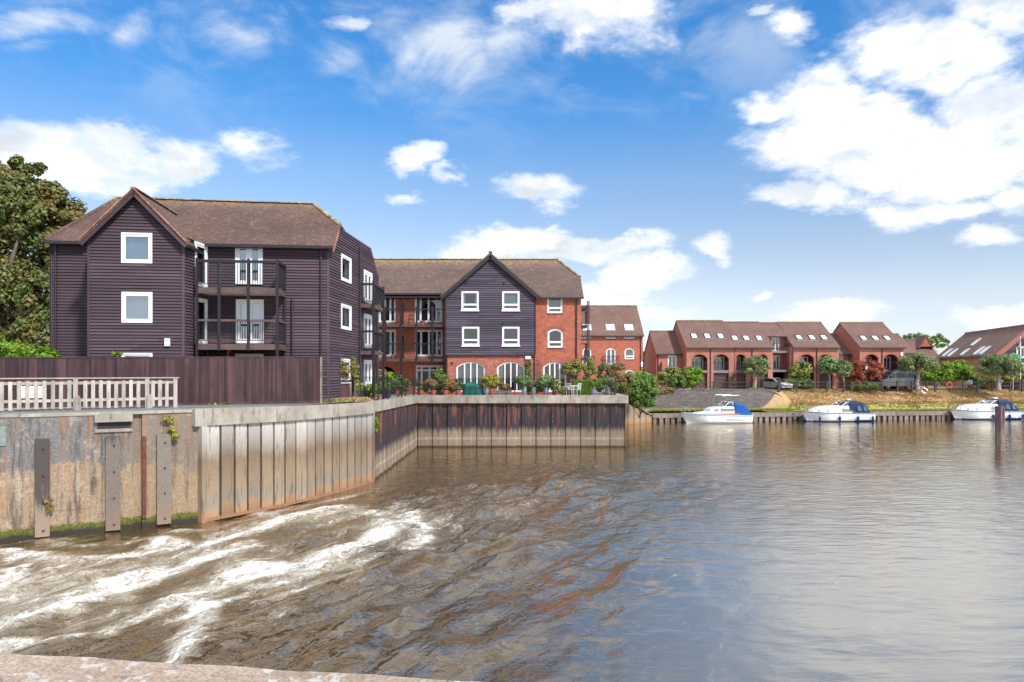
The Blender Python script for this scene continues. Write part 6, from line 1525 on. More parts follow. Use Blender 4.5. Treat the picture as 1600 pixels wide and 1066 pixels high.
# ------------------------------------------------------------------ fences and railings
def fences():
    # brown close-boarded fence
    a, b = Vector((GX(-70, 25.6), 25.6)), Vector((GX(500, 29.75), 29.75)); f = Face(a, b)
    t = empty('board_fence', (*b, 4.0), 'long dark brown close-boarded fence in front of the weatherboarded block', 'fence')
    me = unit('fence_board', G['fence_brown'], lambda m: m.add([(0, -.022, 0), (1, -.008, 0), (1, .006, 0), (0, .006, 0), (0, -.022, 1), (1, -.008, 1), (1, .006, 1), (0, .006, 1)], [(0,3,2,1),(4,5,6,7),(0,1,5,4),(1,2,6,5),(2,3,7,6),(3,0,4,7)]))
    zt = lambda u: 5.90+(6.03-5.90)*u/f.L; u = 0; i = 0; rr = random.Random(2); w = f.L/150
    while u < f.L-.02:
        piece('fence_board', me, t, f.M, u, .0+rr.uniform(-.004, .004), 3.98, min(w+.01, f.L-u), 1, zt(u)-3.98-.03+rr.uniform(-.006, .006)); u += w; i += 1
    mb = MB(f.M); mb.bar((0, -.0, zt(0)-.01), (f.L, -.0, zt(f.L)-.01), .07, .05); mb.build('capping_rail', G['fence_brown'], t)
    mb = MB(f.M); mb.box((f.L, -.05, 3.95), (f.L+.09, .06, 6.02)); mb.build('end_post', G['timber_weather'], t)
    mb = MB(f.M); mb.box((0, -.03, 3.95), (f.L, .03, 4.1)); mb.build('gravel_board', G['fence_brown'], t)
    mb = MB(); mb.extrude([(*b, 3.95), (b.x-.3, b.y+1.2, 3.95), (b.x-.3, b.y+1.2, 5.9), (*b, 6.0)], (.03, 0, 0)); mb.build('return_panel', G['fence_brown'], t)
    # pale picket fence
    a, b = Vector((GX(-60, 22.7), 22.7)), Vector((GX(276.5, 26.5), 26.5)); f = Face(a, b)
    t = empty('picket_fence', (*b, 4.0), 'weathered pale timber picket fence on the quay in front of the brown fence', 'fence')
    g = 4.02; posts = [f.u(x) for x in (-54, 118, 230, 274)]
    me = unit('picket', G['pale_wood'], lambda m: m.box((0, 0, 0), (1, 1, 1)))
    for i, u in enumerate(posts):
        mb = MB(f.M); mb.box((u-.07, -.02, g-.1), (u+.07, .12, 5.12-.003*i)); mb.build('post', G['pale_wood'], t)
        if 0 < i < 3:
            mb = MB(f.M); mb.extrude([(u-.02, -.13, g-.1), (u+.16, -.13, g-.1), (u+.16, -.13, g+.38), (u+.11, -.13, g+.5), (u+.0, -.13, g+.46), (u-.02, -.13, g+.4)], (0, .12, 0)); mb.build('concrete_spur', G['coping_concrete'], t)
    for z0, z1, w in ((g+.28, g+.38, .02), (g+.90, g+1.0, .02)):
        mb = MB(f.M); mb.box((0, w, z0), (f.L, w+.05, z1)); mb.build('rail', G['pale_wood'], t)
    mb = MB(f.M); mb.box((0, -.03, 5.125), (f.L+.08, .14, 5.165)); mb.build('top_rail', G['pale_wood'], t)
    u = .03; rr = random.Random(4); pw = .125; k = 0
    while u < f.L-.1:
        if all(abs(u+pw/2-p) > .13 for p in posts): piece('picket', me, t, f.M, u, -.012, g+.03+rr.uniform(-.02, .03), pw*rr.uniform(.9, 1.05), .03, 1.0-rr.uniform(0, .03)); k += 1
        u += .243
    for i, px in enumerate((33.5, 46.5, 60)):
        uu = f.u(px); mb = MB(f.M); mb.box((uu-.13, -.0 + .055, g+.44), (uu+.13, .065, g+.86)); o = mb.build('paper_notice', G['paper_white'], at=f.pt(uu, g+.5))
        tag(o, ['leftmost', 'middle', 'rightmost'][i]+' of three blank white notices behind the pickets of the pale fence', 'sign', 'white notices on the picket fence')
    # low brown panel
    f = Face((GX(504, 32.2), 32.2), (GX(547, 33.1), 33.1)); t = empty('low_panel_fence', f.pt(0, 3.9), 'low brown panel fence with a pale capping right of the tall fence', 'fence')
    n = 11; w = f.L/n; me = unit('fence_board', G['fence_brown'], lambda m: m.box((0, -.01, 0), (1, .01, 1)))
    for i in range(n): piece('fence_board', me, t, f.M, i*w+.005, .004*(i % 2), 4.03, w-.01, 1, .78)
    mb = MB(f.M); mb.box((-.04, -.06, 4.8), (f.L+.04, .06, 4.87)); mb.build('capping_rail', G['pale_wood'], t)
    mb = MB(f.M); mb.box((-.04, -.05, 3.95), (f.L+.04, .05, 4.05)); mb.build('bottom_rail', G['pale_wood'], t)
    for u in (0, f.L): 
        mb = MB(f.M); mb.box((u-.05, -.055, 3.85), (u+.05, .055, 4.79)); mb.build('post', G['timber_weather'], t)
    # black iron railing round the terrace
    t = empty('iron_railing', (-6.3, 48.9, 3.7), 'thin black iron railing around the plant-filled terrace', 'railing')
    pth = [(GX(541, 33.6), 33.7), (-7.15, 36.0), (-6.62, 48.78), (7.5, 48.78), (7.5, 54)]
    zs = [3.95, 3.93, 3.68, 3.68, 3.68]
    railing(t, pth, zs, 1.15, step=.135, r=.006, rail=.026)
    pos_ = [(pth[0], 3.95, .045, 1.3), ((-7.0, 38.5), 3.9, .04, 1.2), ((-6.86, 42.5), 3.8, .04, 1.2), ((-6.7, 46.6), 3.72, .04, 1.2), ((-6.62, 48.78), 3.68, .05, 1.25)]
    for px in (692.5, 743, 804, 865, 961): pos_.append(((GX(px, 48.78), 48.78), 3.68, .025 if px < 950 else .05, 1.2))
    for (x, y), z, r_, h in pos_:
        mb = MB(); mb.box((x-r_, y-r_, z-.1), (x+r_, y+r_, z+h)); mb.lathe((x, y, z+h), [(r_*.9, 0), (r_*1.1, .03), (.01, .09)], 6); mb.build('post', G['black_metal'], t)
    # bank-top post and rail fence
    t = empty('post_and_rail_fence', (40, 80, 3.2), 'dark timber post and rail fence along the top of the dry grass bank', 'fence')
    def at(px): 
        # fence line from the grey wall round to the right edge
        if px < 1200: Y = 76.0+(px-1000)*.013
        else: Y = 79.2+(px-1217)*.0005 if px < 1460 else 79.3+(px-1460)*.009
        return Vector((GX(px, Y), Y, 3.2))
    pxs = [1034, 1068, 1115, 1141, 1166, 1217, 1244.5, 1268, 1292, 1318.6, 1330, 1378, 1402, 1425, 1447.6, 1461, 1484, 1505.5, 1528, 1550, 1578, 1597, 1625]
    prev = None
    for i, px in enumerate(pxs):
        p = at(px); w = .11 if px in (1217, 1597) else .075; h = 1.25 if px in (1217, 1597) else 1.08
        mb = MB(); mb.box((p.x-w, p.y-w, p.z-.2), (p.x+w, p.y+w, p.z+h)); mb.build('post', G['dark_timber'], t)
        if prev and px != 1217:
            for z in (.48, .92): mb = MB(); mb.bar(prev+Vector((0, 0, z)), p+Vector((0, 0, z)), .06, .08); mb.build('rail', G['dark_timber'], t)
        prev = p
    # gate-like group of short posts by the parked car
    for i, px in enumerate((1184, 1190.5, 1197, 1203)):
        p = at(px)+Vector((0, 2.2, .0)); mb = MB(); mb.box((p.x-.09, p.y-.09, p.z-.1), (p.x+.09, p.y+.09, p.z+(1.0 if i < 3 else 1.25)))
        tag(mb.build('bollard', G['dark_timber'], at=p), ['leftmost short dark timber bollard beside the parked silver car', 'second short dark timber bollard from the left by the silver car', 'third short dark timber bollard, before the tall one, by the silver car', 'tallest dark timber bollard in front of the parked silver car'][i], 'bollard', 'timber bollards by the parked car')
fences()

# ------------------------------------------------------------------ pots and terrace things
ZT = 3.62
def lathe_obj(name, c, prof, m, parent=None, n=18):
    mb = MB(); mb.lathe(c, prof, n); return mb.build(name, G[m], parent, at=c, smooth=False)
def pot(c, r, h, m, label, group, name='plant_pot', rim=True, fluted=False):
    t = empty(name, c, label, 'plant pot', group); pr = [(r*.72, 0), (r*.96, h*.86), (r*1.06, h*.86), (r*1.06, h), (r*.9, h), (r*.88, h*.9)] if rim else [(r*.82, 0), (r, h), (r*.93, h), (r*.9, h-.05)]
    if fluted:
        mb = MB(); n = 32; vs = []
        for rr, z in [(.8, 0), (.95, h*.95), (1.06, h*.96), (1.06, h), (.9, h)]:
            for k in range(n): q = r*rr*(1-.045*(k % 2)); vs.append((c[0]+q*math.cos(2*math.pi*k/n), c[1]+q*math.sin(2*math.pi*k/n), c[2]+z))
        mb.add(vs, [(i*n+k, i*n+(k+1) % n, (i+1)*n+(k+1) % n, (i+1)*n+k) for i in range(4) for k in range(n)]+[tuple(range(n))[::-1]]); mb.build('body', G[m], t)
    else: lathe_obj('body', c, pr, m, t)
    lathe_obj('soil', (c[0], c[1], c[2]+h-.06), [(r*.88, 0), (r*.86, .02)], 'soil', t); return t
def pot_px(px, Y, r, h, m, label, group='terracotta pots along the terrace', **k): return pot((GX(px, Y), Y, ZT), r, h, m, label, group, **k)
def plant(label, lst, Y, zb, n, size, leaf, seed, name='potted_plant', group='potted plants on the terrace', **k):
    k.setdefault('spread', .42); k.setdefault('k', 14)
    if 45 < Y < 50.5: lst = [(b[0], b[1]-.6, b[2]*1.18, b[3]*1.15)+tuple(b[4:]) for b in lst]
    return shrub(name, label, lst, Y, zb, n, size, leaf, 'plant', seed, group=group, **k)
def terrace_things():
    Y = 49.35
    g1 = 'terracotta pots along the terrace edge'
    for px, lab in ((656, 'leftmost terracotta pot on the terrace edge, below the white glazed doors'), (677, 'terracotta pot with a russet bushy plant below the right of the white doors'), (696, 'terracotta pot with a tall green plant beside the brick corner'), (716, 'terracotta pot with a thin spiky plant left of the green cover')): pot_px(px, Y, .215, .40, 'terracotta', lab, g1)
    plant('dark thin-stemmed plant in the leftmost terracotta pot', [(656, 602, 5, 9)], Y, ZT+.34, 420, .10, 'leaf_topiary_dark', 101)
    plant('russet bushy plant in the second terracotta pot', [(674, 601, 8, 7), (677, 598, 6, 5)], Y, ZT+.36, 1100, .09, 'leaf_dry', 102)
    plant('tall green leafy shrub by the corner of the weatherboarded gable', [(687, 588, 8, 9), (690, 597, 9, 9), (685, 604, 6, 8)], Y+.5, ZT, 2600, .13, 'leaf_mid', 103)
    plant('bronze grassy plant in the third terracotta pot', [(698, 602, 6, 6), (696, 597, 5, 5)], Y, ZT+.36, 800, .10, 'leaf_dry', 104)
    plant('thin dark spiky plant in the pot left of the green cover', [(715, 601, 7, 7)], Y, ZT+.36, 380, .13, 'leaf_topiary_dark', 105)
    pot_px(768.5, Y, .21, .28, 'terracotta', 'small terracotta bowl between the lime bush and the long grey planter', g1)
    # green covered barbecue
    x0, x1, zt = GX(722, Y), GX(755, Y), ZT+.96
    n = 40; mb = MB(); vs = []; rows = 9; cx, cy = (x0+x1)/2, Y+.35
    for j in range(rows+1):
        v = j/rows
        for k in range(n):
            a = 2*math.pi*k/n; fold = 1+.05*math.sin(a*9+v*2)*(1-v*.8)+.03*math.sin(a*5)
            px_ = math.copysign(abs(math.cos(a))**.6, math.cos(a)); py_ = math.copysign(abs(math.sin(a))**.6, math.sin(a))
            rad = (1-.06*v) if v < .75 else (1-.06*v)*math.sqrt(max(.0, 1-((v-.75)/.27)**2))
            hh = (zt-ZT)*(v)*(1-.12*(px_ > .2)*px_*v)
            vs.append((cx+px_*(x1-x0)/2*rad*fold, cy+py_*.42*rad*fold, ZT+.02+hh))
    mb.add(vs, [(j*n+k, j*n+(k+1) % n, (j+1)*n+(k+1) % n, (j+1)*n+k) for j in range(rows) for k in range(n)]+[tuple(range(rows*n, rows*n+n))])
    o = mb.build('covered_barbecue', G['green_cover'], at=(cx, cy, ZT), smooth=True); tag(o, 'shiny green fitted cover draped over a barbecue on the terrace', 'garden cover')
    g2 = 'zinc pots on the terrace'
    for i, (px, lab) in enumerate(((760, 'tall zinc pot under the lime green bush'), (819, 'tall zinc pot under the first round bush right of the doors'), (834, 'empty tall zinc pot between two bushy ones'), (853, 'tall zinc pot under the wide round bush before the third door'), (927.5, 'zinc pot with a light bright plant left of the last topiary bush'), (949, 'rightmost zinc pot on the terrace, with a flat-topped bush'))):
        pot_px(px, Y+.02*i, .21, .62, 'zinc', lab, g2, rim=False, fluted=True)
    plant('lime yellow round bush above the zinc pot beside the green cover', [(765, 596, 12, 8), (773, 595, 8, 8), (758, 598, 7, 6)], Y+.1, ZT+.5, 3000, .10, 'leaf_yellow', 106)
    plant('first round grey-green bush in a zinc pot right of the middle doors', [(817, 597, 11, 8.5), (822, 595, 7, 7)], Y, ZT+.5, 2600, .085, 'leaf_silver', 107)
    plant('wide round grey-green bush before the right-hand arched doors', [(852, 596, 12, 9.5), (860, 598, 8, 8), (844, 600, 6, 6)], Y, ZT+.5, 3200, .085, 'leaf_silver', 108)
    plant('small thin plant in the otherwise empty zinc pot', [(834, 601, 4, 4)], Y, ZT+.6, 120, .09, 'leaf_topiary_dark', 112)
    plant('bright light-green plant in the zinc pot by the box hedge', [(929, 599, 7, 6), (935, 597, 5, 5)], Y, ZT+.55, 1200, .10, 'leaf_bright', 109)
    plant('flat-topped green bush in the rightmost zinc pot', [(951, 598, 9, 6), (943, 601, 6, 5)], Y, ZT+.55, 2200, .085, 'leaf_silver', 110)
    pot_px(866, Y, .16, .32, 'black_plastic', 'black plastic pot with a red-green plant before the right doors', 'small dark pots on the terrace')
    plant('red and green small-leaved plant in the black pot', [(866, 602, 7, 8), (863, 597, 6, 6)], Y, ZT+.3, 1100, .10, 'leaf_variegated', 111)
    plant('low trailing green plants between the zinc pots', [(826, 609, 6, 4), (843, 609, 6, 4), (836, 607, 5, 4)], Y+.5, ZT, 1300, .08, 'leaf_mid', 113)
    plant('low mixed green plants beside the red-green potted plant', [(875, 610, 6, 4), (881, 609, 5, 4)], Y+.4, ZT, 900, .08, 'leaf_variegated', 114)
    plant('green leafy plants behind the rightmost zinc pots', [(937, 604, 7, 8), (959, 601, 7, 9), (943, 596, 6, 7)], Y+1.2, ZT, 2600, .10, 'leaf_mid', 115)
    plant('small flowering plants between the terracotta pots', [(665, 610, 5, 4), (706, 610, 5, 4)], Y+.5, ZT, 900, .08, 'leaf_variegated', 116)
    plant('orange and green plants behind the trough planter', [(778, 601, 7, 7), (790, 606, 9, 4)], Y+.7, ZT+.2, 1500, .09, 'leaf_dry', 117)
    # long grey planter
    f = Face((GX(774, Y+.1), Y+.1), (GX(799.5, Y+.1), Y+.1)); t = empty('trough_planter', f.pt(0, ZT), 'long weathered grey timber trough planter before the middle arched doors', 'planter')
    me = unit('plank', G['grey_planter'], lambda m: m.box((0, 0, 0), (1, .03, 1))); 
    for i in range(4): piece('plank', me, t, f.M, 0, .003*(i % 2), ZT+.02+i*.095, f.L, 1, .09)
    mb = MB(f.M); mb.box((.0, .03, ZT), (f.L, .38, ZT+.34)); mb.build('body', G['grey_planter'], t)
    # green box hedge
    Yh = 51.0; x0, x1 = GX(896, Yh), GX(929, Yh); t = empty('box_hedge', ((x0+x1)/2, Yh, ZT), 'bright green rectangular clipped box hedge behind the white garden chairs', 'hedge')
    r = np.random.default_rng(8); n = 9000; zt = ZT+1.05
    p = np.stack([x0+(x1-x0)*r.random(n), Yh-.35+.7*r.random(n), ZT+.03+(zt-ZT)*r.random(n)], 1); s = r.integers(0, 3, n)
    p[s == 0, 1] = Yh-.35+r.normal(size=(s == 0).sum())*.015; p[s == 1, 2] = zt+r.normal(size=(s == 1).sum())*.02; m_ = (s == 2); p[m_, 0] = np.where(r.random(m_.sum()) < .5, x0, x1)+r.normal(size=m_.sum())*.015
    nr = r.normal(size=(n, 3)); nr /= np.linalg.norm(nr, axis=1)[:, None]; a = np.cross(nr, r.normal(size=(n, 3))); a /= np.linalg.norm(a, axis=1)[:, None]; b = np.cross(nr, a); sz = .035
    V = np.stack([p-a*sz, p+b*sz*.7, p+a*sz, p-b*sz*.7], 1).reshape(-1, 3); leaf_obj(V, 'foliage', 'leaf_bright', t)
    mb = MB(); mb.box((x0+.04, Yh-.31, ZT), (x1-.04, Yh+.31, zt-.04)); mb.build('core', G['leaf_mid'], t)
    # topiary
    def topiary(lab, balls, Y_, leaf, seed, base_px):
        bl = blobs_px(balls, Y_); t = empty('cloud_pruned_tree', (GX(base_px, Y_), Y_, ZT), lab, 'tree', 'cloud pruned trees on the terrace')
        V, cc = leaf_cloud([(x, y, z, a_*.93, a_*.93, c_*.93) for x, y, z, a_, _, c_ in bl], 2000*len(bl), .085, seed, 110, .15, .97); leaf_obj(V, 'crown', leaf, t)
        mb = MB()
        for x, y, z, a_, _, c_ in bl:
            mb.lathe((x, y, z), [(.01, -c_*.6), (a_*.4, -c_*.45), (a_*.62, -c_*.1), (a_*.54, c_*.3), (a_*.2, c_*.56), (.01, c_*.6)], 9)
            mb.tube([(GX(base_px, Y_), Y_, ZT+.9), ((x+GX(base_px, Y_))/2, y, (z+ZT+1.0)/2+.1), (x, y, z)], [.05, .035, .02], 5)
        mb.tube([(GX(base_px, Y_), Y_, ZT-.05), (GX(base_px, Y_)+.03, Y_, ZT+.9)], [.07, .055], 7); mb.build('trunk', G['bark'], t)
    topiary('wide yellow-green cloud-pruned tree, leftmost, by the right-hand doors', [(888, 571, 8, 6), (899, 567, 8, 5.5), (884, 580, 6, 5), (897, 581, 8, 6), (906, 574, 5, 6)], 51.4, 'leaf_topiary', 121, 893)
    topiary('tall thin cloud-pruned tree with a ball on top, middle one', [(922.5, 564.5, 6, 5.5), (912, 574, 6, 5), (925, 573, 6, 5), (919, 582, 7, 4.5), (929, 581, 4.5, 5), (914, 590, 4, 4)], 51.8, 'leaf_topiary', 122, 918)
    topiary('broad dark cloud-pruned tree with flat pads, rightmost on the terrace', [(945, 574, 11, 6), (966, 573, 12, 6), (936, 580, 5, 5), (956, 584, 9, 5), (968, 588, 7, 5), (940, 588, 8, 4.5)], 52.4, 'leaf_topiary_dark', 123, 955)
    # plants by the side railing
    pl = [('yellow-leaved climber over the low brown panel fence', [(513, 575, 12, 13), (525, 572, 12, 16), (538, 578, 7, 14), (510, 588, 8, 6), (530, 586, 14, 6)], 32.8, 3.95, 3200, .11, 'leaf_dry', 131),
          ('thin yellowing climber beside the ground-floor window of the near block', [(553, 572, 6, 14), (556, 585, 5, 8)], 34.2, 3.95, 500, .11, 'leaf_dry', 132),
          ('pale grassy plant just behind the railing end post', [(552, 598, 8, 9), (560, 603, 6, 7)], 34.6, 3.9, 1200, .10, 'leaf_variegated', 133),
          ('bright green leafy plant low behind the side railing', [(579, 609, 10, 8), (588, 608, 6, 8), (570, 607, 6, 6)], 37.0, 3.9, 2000, .12, 'leaf_bright', 134),
          ('pink-tinged pale hydrangea behind the side railing', [(588, 588, 9, 6), (596, 584, 8, 6)], 41.0, 3.8, 1300, .13, 'leaf_dry', 135),
          ('tall lime green leafy plant under the dark passage arch', [(600, 592, 8, 9), (609, 588, 8, 6), (604, 601, 7, 9), (596, 587, 6, 5)], 42.5, 3.75, 2000, .14, 'leaf_bright', 136),
          ('grey-green wispy plant above the blue tub', [(602, 606, 8, 7), (596, 602, 6, 8)], 40.2, 3.85, 900, .11, 'leaf_silver', 137),
          ('mixed green and yellow shrub by the terrace corner post', [(622, 597, 8, 9), (630, 602, 7, 8), (617, 604, 7, 7)], 45.5, 3.7, 2400, .14, 'leaf_mid', 138),
          ('yellow flecked plant at the terrace corner', [(631, 606, 6, 7), (636, 602, 4, 6)], 46.5, 3.7, 900, .12, 'leaf_variegated', 139)]
    for lab, l, y, z, n, s, lf, sd in pl: plant(lab, l, y, z, n, s, lf, sd, name='garden_plant', group='plants behind the side railing')
    mb = MB(); c = (GX(606, 40), 40.0, 3.83)
    tag(lathe_obj('blue_tub', c, [(.16, 0), (.2, .34), (.22, .34), (.22, .38), (.19, .38)], 'fender_blue'), 'blue-grey round tub behind the side railing', 'plant pot')
    tag(lathe_obj('plant_pot', (GX(586.5, 37.2), 37.2, 3.88), [(.1, 0), (.14, .2), (.155, .2), (.155, .25), (.13, .25)], 'terracotta'), 'small terracotta pot low behind the side railing', 'plant pot')
    # overgrown bank right of the terrace
    bl = [(1000, 603, 20, 15), (985, 600, 14, 14), (1010, 597, 14, 10), (988, 614, 13, 12), (1006, 619, 16, 13), (1016, 609, 10, 10), (975, 606, 8, 11), (995, 626, 12, 9), (1014, 628, 9, 8)]
    shrub('overgrown_shrub', 'big overgrown green shrub hanging over the right corner of the terrace wall', bl, 62, 1.2, 20000, .14, 'leaf_mid', 'shrub', 141, dy=1.6, k=26, spread=.28, shell=.7)
    shrub('flowering_shrub', 'bright green arching shrub behind the overgrown one, at the corner of the tall brick house', [(1004, 588, 12, 6), (985, 590, 10, 6), (1015, 600, 10, 7)], 66, 3.3, 3600, .16, 'leaf_bright', 'shrub', 142, dy=1.2)
    shrub('dry_shrub', 'rusty tinged shrub left of the overgrown one beside the last topiary', [(980, 592, 10, 8), (972, 598, 7, 8)], 58, 3.0, 2600, .13, 'leaf_dry', 'shrub', 143, dy=.8)
    # vine and creeper on the middle block
    plant('dark green vine climbing the brick pier right of the middle doors', [(826, 570, 4, 7), (825, 582, 4.5, 9), (826, 592, 4, 6)], 50.85, ZT, 1900, .10, 'leaf_mid', 144, name='climbing_vine', group='climbers', dy=.1)
    # weeds on the quay walls
    fc = LF
    def weed(lab, px, py, lst, leaf, n, sd, off=-.12, size=.10):
        u_ = fc.u(px); Y_ = fc.Y(u_)-.15; bl = blobs_px(lst, Y_, .12); t = empty('wall_weed', (GX(px, Y_), Y_, GZ(py, Y_)), lab, 'weed', 'weeds on the river wall'); V, _ = leaf_cloud(bl, n, size, sd, 12, .45, .3, droop=.4); leaf_obj(V, 'foliage', leaf, t)
    weed('yellow-green tuft hanging over the quay wall below the fence end', 268, 660, [(262, 655, 10, 5), (270, 668, 5, 12), (274, 680, 4, 7)], 'leaf_yellow', 420, 151)
    weed('dry reddish weed growing from the leftmost timber fender', 78, 790, [(76, 782, 8, 10), (78, 795, 4, 9)], 'leaf_dry', 330, 152, size=.07)
    t = empty('wall_ivy', (-6.8, 33.5, 2.9), 'small green plant growing at the top end of the curved wall', 'weed', 'weeds on the river wall'); V, _ = leaf_cloud(blobs_px([(588, 660, 6, 8), (585, 643, 5, 3), (587, 672, 3, 5)], 33.45, .12), 420, .10, 153, 12, .4, .3); leaf_obj(V, 'foliage', 'leaf_bright', t)
    shrub('green_sprig', 'green leafy sprig poking above the brown fence below the near window', [(178, 553, 8, 3), (186, 552, 4, 2)], 27.6, 5.6, 70, .16, 'leaf_bright', 'plant', 154, dy=.15)
terrace_things()

def chairs():
    def chair(c, rz, label):
        t = empty('garden_chair', (0, 0, 0), label, 'chair', 'white garden chairs')
        mb = MB(); mb.box((-.22, -.22, .42), (.22, .22, .45)); mb.build('seat', G['white_paint'], t)
        for x in (-.21, .21):
            for y in (-.21, .21): mb = MB(); mb.bar((x, y, 0), (x*.92, y*.92, .43), .035); mb.build('leg', G['white_paint'], t)
            mb = MB(); mb.bar((x, -.2, .64), (x, .22, .64), .04, .025); mb.bar((x, -.2, .43), (x, -.2, .64), .025); mb.build('armrest', G['white_paint'], t)
        mb = MB()
        for i in range(6): mb.bar((-.2+.08*i, .22, .44), (-.2+.08*i, .28, .88), .03, .02)
        mb.bar((-.23, .28, .88), (.23, .28, .88), .05, .03); mb.build('backrest', G['white_paint'], t)
        t.location = c; t.rotation_euler = (0, 0, rz); W[t.name] = Vector(c); return t
    a = chair((GX(891, 49.9), 49.9, ZT), 2.6, 'left white slatted garden chair on the terrace before the box hedge')
    copy_tree(a, None, (GX(901, 50.1), 50.1, ZT), -2.3, 'right white slatted garden chair, next to the box hedge')
    t = empty('garden_table', (GX(896, 50.4), 50.4, ZT), 'small round white garden table between the two white chairs', 'table')
    c = (GX(896, 50.4), 50.4, ZT); mb = MB(); mb.lathe(c, [(.3, .68), (.32, .70), (.3, .72)], 16); mb.build('table_top', G['white_paint'], t); mb = MB(); mb.lathe(c, [(.2, 0), (.03, .04), (.03, .68)], 10); mb.build('pedestal', G['white_paint'], t)
    # small things on the balconies of the brick block
    for px, zd, lab in ((614.5, 6.33, 'terracotta pot on the lower left balcony of the brick block'), (660, 8.93, 'terracotta trough-like pot on the upper balcony of the brick block')):
        tag(lathe_obj('plant_pot', (GX(px, 52), 52.0, zd), [(.15, 0), (.2, .24), (.22, .24), (.22, .3), (.18, .3)], 'terracotta'), lab, 'plant pot')
    t = empty('folding_chair', (GX(643, 52), 52.0, 8.93), 'dark folding chair on the upper balcony of the brick block', 'chair'); x = GX(643, 52)
    mb = MB(); mb.box((x-.2, 51.8, 9.35), (x+.2, 52.2, 9.38)); mb.build('seat', G['dark_timber'], t)
    for s in (-.19, .19):
        mb = MB(); mb.bar((x+s, 51.8, 8.93), (x+s, 52.25, 9.7), .03); mb.bar((x+s, 52.2, 8.93), (x+s, 51.8, 9.36), .03); mb.build('leg', G['dark_timber'], t)
    mb = MB(); mb.bar((x-.19, 52.23, 9.66), (x+.19, 52.23, 9.66), .03, .12); mb.build('backrest', G['dark_timber'], t)
    # cords seen above the brown fence
    for px, m, lab in ((324, 'blue_cord', 'blue cord tied to the lower balcony of the near block, above the fence'), (355.5, 'yellow_cord', 'yellow hook of cord standing above the brown fence')):
        x, y = GX(px, 29.6), 29.6; mb = MB(); zt = GZ(541 if m == 'blue_cord' else 544, y)
        pts = [(x, y, 4.0), (x+.01, y, zt-.1), (x+.05, y, zt), (x+.11, y, zt-.03), (x+.12, y, zt-.2)]
        mb.tube(pts, .022, 6)
        if m == 'blue_cord': mb.tube([(x-.12, y, zt-.05), (x, y, zt+.03), (x+.16, y, zt+.02), (x+.24, y, zt-.06)], .018, 6)
        tag(mb.build('hanging_cord', G[m], at=(x, y, 4.0), smooth=True), lab, 'cord')
chairs()

